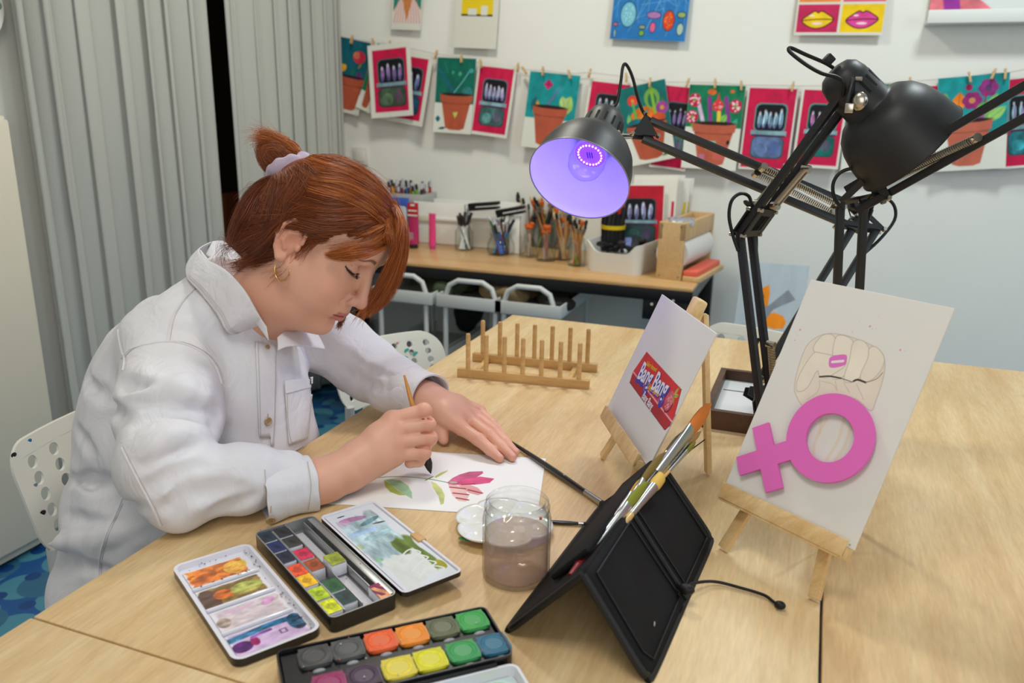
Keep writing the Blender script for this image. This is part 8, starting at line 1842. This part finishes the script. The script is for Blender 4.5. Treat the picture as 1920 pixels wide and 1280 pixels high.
# the bun and its loose ends
lock([[(535, 322, 1.285), (515, 318, 1.28), (496, 300, 1.28), (490, 278, 1.285), (500, 262, 1.29), (520, 258, 1.29), (535, 270, 1.285)], [(520, 325, 1.285), (505, 322, 1.28), (492, 305, 1.28), (487, 285, 1.285), (490, 268, 1.29), (508, 262, 1.29)], [(548, 300, 1.27), (535, 285, 1.268), (515, 275, 1.265), (500, 280, 1.265), (500, 298, 1.265), (515, 305, 1.265)], [(530, 305, 1.268), (520, 290, 1.266), (508, 286, 1.264), (505, 294, 1.264), (515, 300, 1.264)]], 1400, .0028, 0, (.2, .8), wig=.002)
lock([[(562, 285, 1.28), (545, 268, 1.28), (520, 258, 1.28), (495, 256, 1.285), (478, 258, 1.29)], [(556, 288, 1.28), (535, 274, 1.28), (508, 262, 1.28), (485, 262, 1.29)]], 550, .003, 0, (.55, 1.0), wig=.002, drift=.008)
lock([[(540, 262, 1.28), (515, 255, 1.28), (490, 250, 1.28), (472, 258, 1.28)]], 60, .004, 0, (.5, 1), rad=.0002, drift=.015)
# loose wisps
lock([[(480, 345), (465, 352, 1.27), (450, 372, 1.27), (442, 385, 1.27)]], 14, .003, 0, (.2, .6), rad=.00022, drift=.006)
lock([[(440, 455, 1.3), (425, 470, 1.3), (418, 490, 1.3), (430, 510, 1.29), (425, 520, 1.28)], [(440, 470, 1.3), (420, 440, 1.3), (412, 455, 1.3), (425, 475, 1.3)]], 46, .006, 0, (.1, .5), rad=.0002, drift=.012)
lock([[(600, 302), (660, 312), (710, 345), (740, 385)], [(680, 330), (715, 350), (742, 385), (752, 420)]], 60, .004, .006, (.4, 1), rad=.0002, wig=.003)
n_ = len(strands); hc = bpy.data.hair_curves.new('hair_strands'); hc.add_curves([len(p) for p in strands])
Pn = np.concatenate(strands) - WO; hc.attributes['position'].data.foreach_set('vector', Pn.astype(np.float32).ravel())
ra_ = hc.attributes.new('radius', 'FLOAT', 'POINT') if 'radius' not in hc.attributes else hc.attributes['radius']
ra_.data.foreach_set('value', np.concatenate([r_ * np.linspace(1.0, .35, len(p)) for r_, p in zip(radii, strands)]).astype(np.float32))
ta = hc.attributes.new('tone', 'FLOAT', 'CURVE'); ta.data.foreach_set('value', np.array(tones, dtype=np.float32))
hc.materials.append(m_hair); ho = bpy.data.objects.new('hair_strands', hc); link(ho, hair); ho['kind'] = 'stuff'
# underlay so the fringe curtain is not see-through
def ribbon(name, A, B, m_, n=20, k=6):
    A = [np.array(at(*p[:2], d=p[2])) if len(p) > 2 else on_hair(*p) for p in A]; B = [np.array(at(*p[:2], d=p[2])) if len(p) > 2 else on_hair(*p) for p in B]
    A = catmull(A, 6); B = catmull(B, 6); ga = [A[int(round(t))] for t in np.linspace(0, len(A) - 1, n)]; gb = [B[int(round(t))] for t in np.linspace(0, len(B) - 1, n)]; b = nb(); vs = [[b.verts.new(tuple(np.array(x_.lerp(y_, j / k)) - WO)) for j in range(k + 1)] for x_, y_ in zip(ga, gb)]
    for i in range(n - 1):
        for j in range(k): b.faces.new((vs[i][j], vs[i + 1][j], vs[i + 1][j + 1], vs[i][j + 1]))
    o = obj(name, b, m_, hair); md = o.modifiers.new('s', 'SOLIDIFY'); md.thickness = .004; return o
ribbon('fringe', [(736, 388, 1.232), (748, 425, 1.238), (740, 470, 1.25), (724, 512, 1.262), (708, 545, 1.27)], [(742, 388, 1.25), (753, 430, 1.262), (752, 478, 1.278), (736, 522, 1.29), (716, 552, 1.295)], m_base)
# bun core and scrunchie
b = nb(); bc_ = D_(514, 290, 1.286)
obj('bun', ball(b, bc_ - WO, .015, (1, 1, 1.1), 20, 14), m_base, hair)
m_scr = mat('scrunchie_lilac', (186, 168, 188), .85, bump=.3, bscale=900, sheen=.3)
e1, e2_ = D_(500, 330, 1.270), D_(582, 297, 1.285); cc = (e1 + e2_) / 2; ex = (e2_ - e1) / 2; nx_ = RC @ np.array([-.42, .9, .1]); ez = np.cross(nx_, ex / np.linalg.norm(ex)) * np.linalg.norm(ex) * .8; b = nb(); rings = []; NA, NB = 56, 14
for i in range(NA):
    a = 2 * pi * i / NA; c0 = cc + ex * .80 * cos(a) + ez * .80 * sin(a); rad_ = c0 - cc; rad_ /= np.linalg.norm(rad_); rr_ = .0112 * (1 + .12 * sin(3 * a + 1) + .06 * sin(8 * a)); rings.append([b.verts.new(tuple(c0 + rad_ * rr_ * .8 * cos(2 * pi * j / NB) * (1 + .1 * sin(5 * a + j)) + nx_ * (rr_ * 1.15 * sin(2 * pi * j / NB) + .0015 * sin(9 * a)) - WO)) for j in range(NB)])
for i in range(NA):
    for j in range(NB): b.faces.new((rings[i][j], rings[(i + 1) % NA][j], rings[(i + 1) % NA][(j + 1) % NB], rings[i][(j + 1) % NB]))
sc = obj('scrunchie', b, m_scr, woman); sc['label'] = 'pale lilac fabric scrunchie around the bun'; sb_ = sc.modifiers.new('u', 'SUBSURF'); sb_.levels = sb_.render_levels = 1
# eyelashes
b = nb()
for q in (-1, 1):
    for i in range(26):
        t = i / 25; y_ = q * (.018 + .034 * t); z_ = np.interp(abs(y_), [.0155, .023, .031, .039, .0475, .053], [.0118, .0100, .0096, .011, .014, .017]); x_ = np.interp(abs(y_), [.016, .031, .048, .053], [.0845, .0885, .0790, .0745])
        p0 = np.array([x_, y_, z_]); p1 = p0 + np.array([.0045, q * .002 * t, -.0028]); p2 = p1 + np.array([.0022, q * .0016 * t, .0004]); tube(b, [tuple(v - WO) for v in h2w([p0, p1, p2])], .0003, 4, rad=[.0003, .00022, .00008])
o = obj('eyelashes', b, mat('lash_black', (16, 12, 12), .6), woman); o['kind'] = 'stuff'
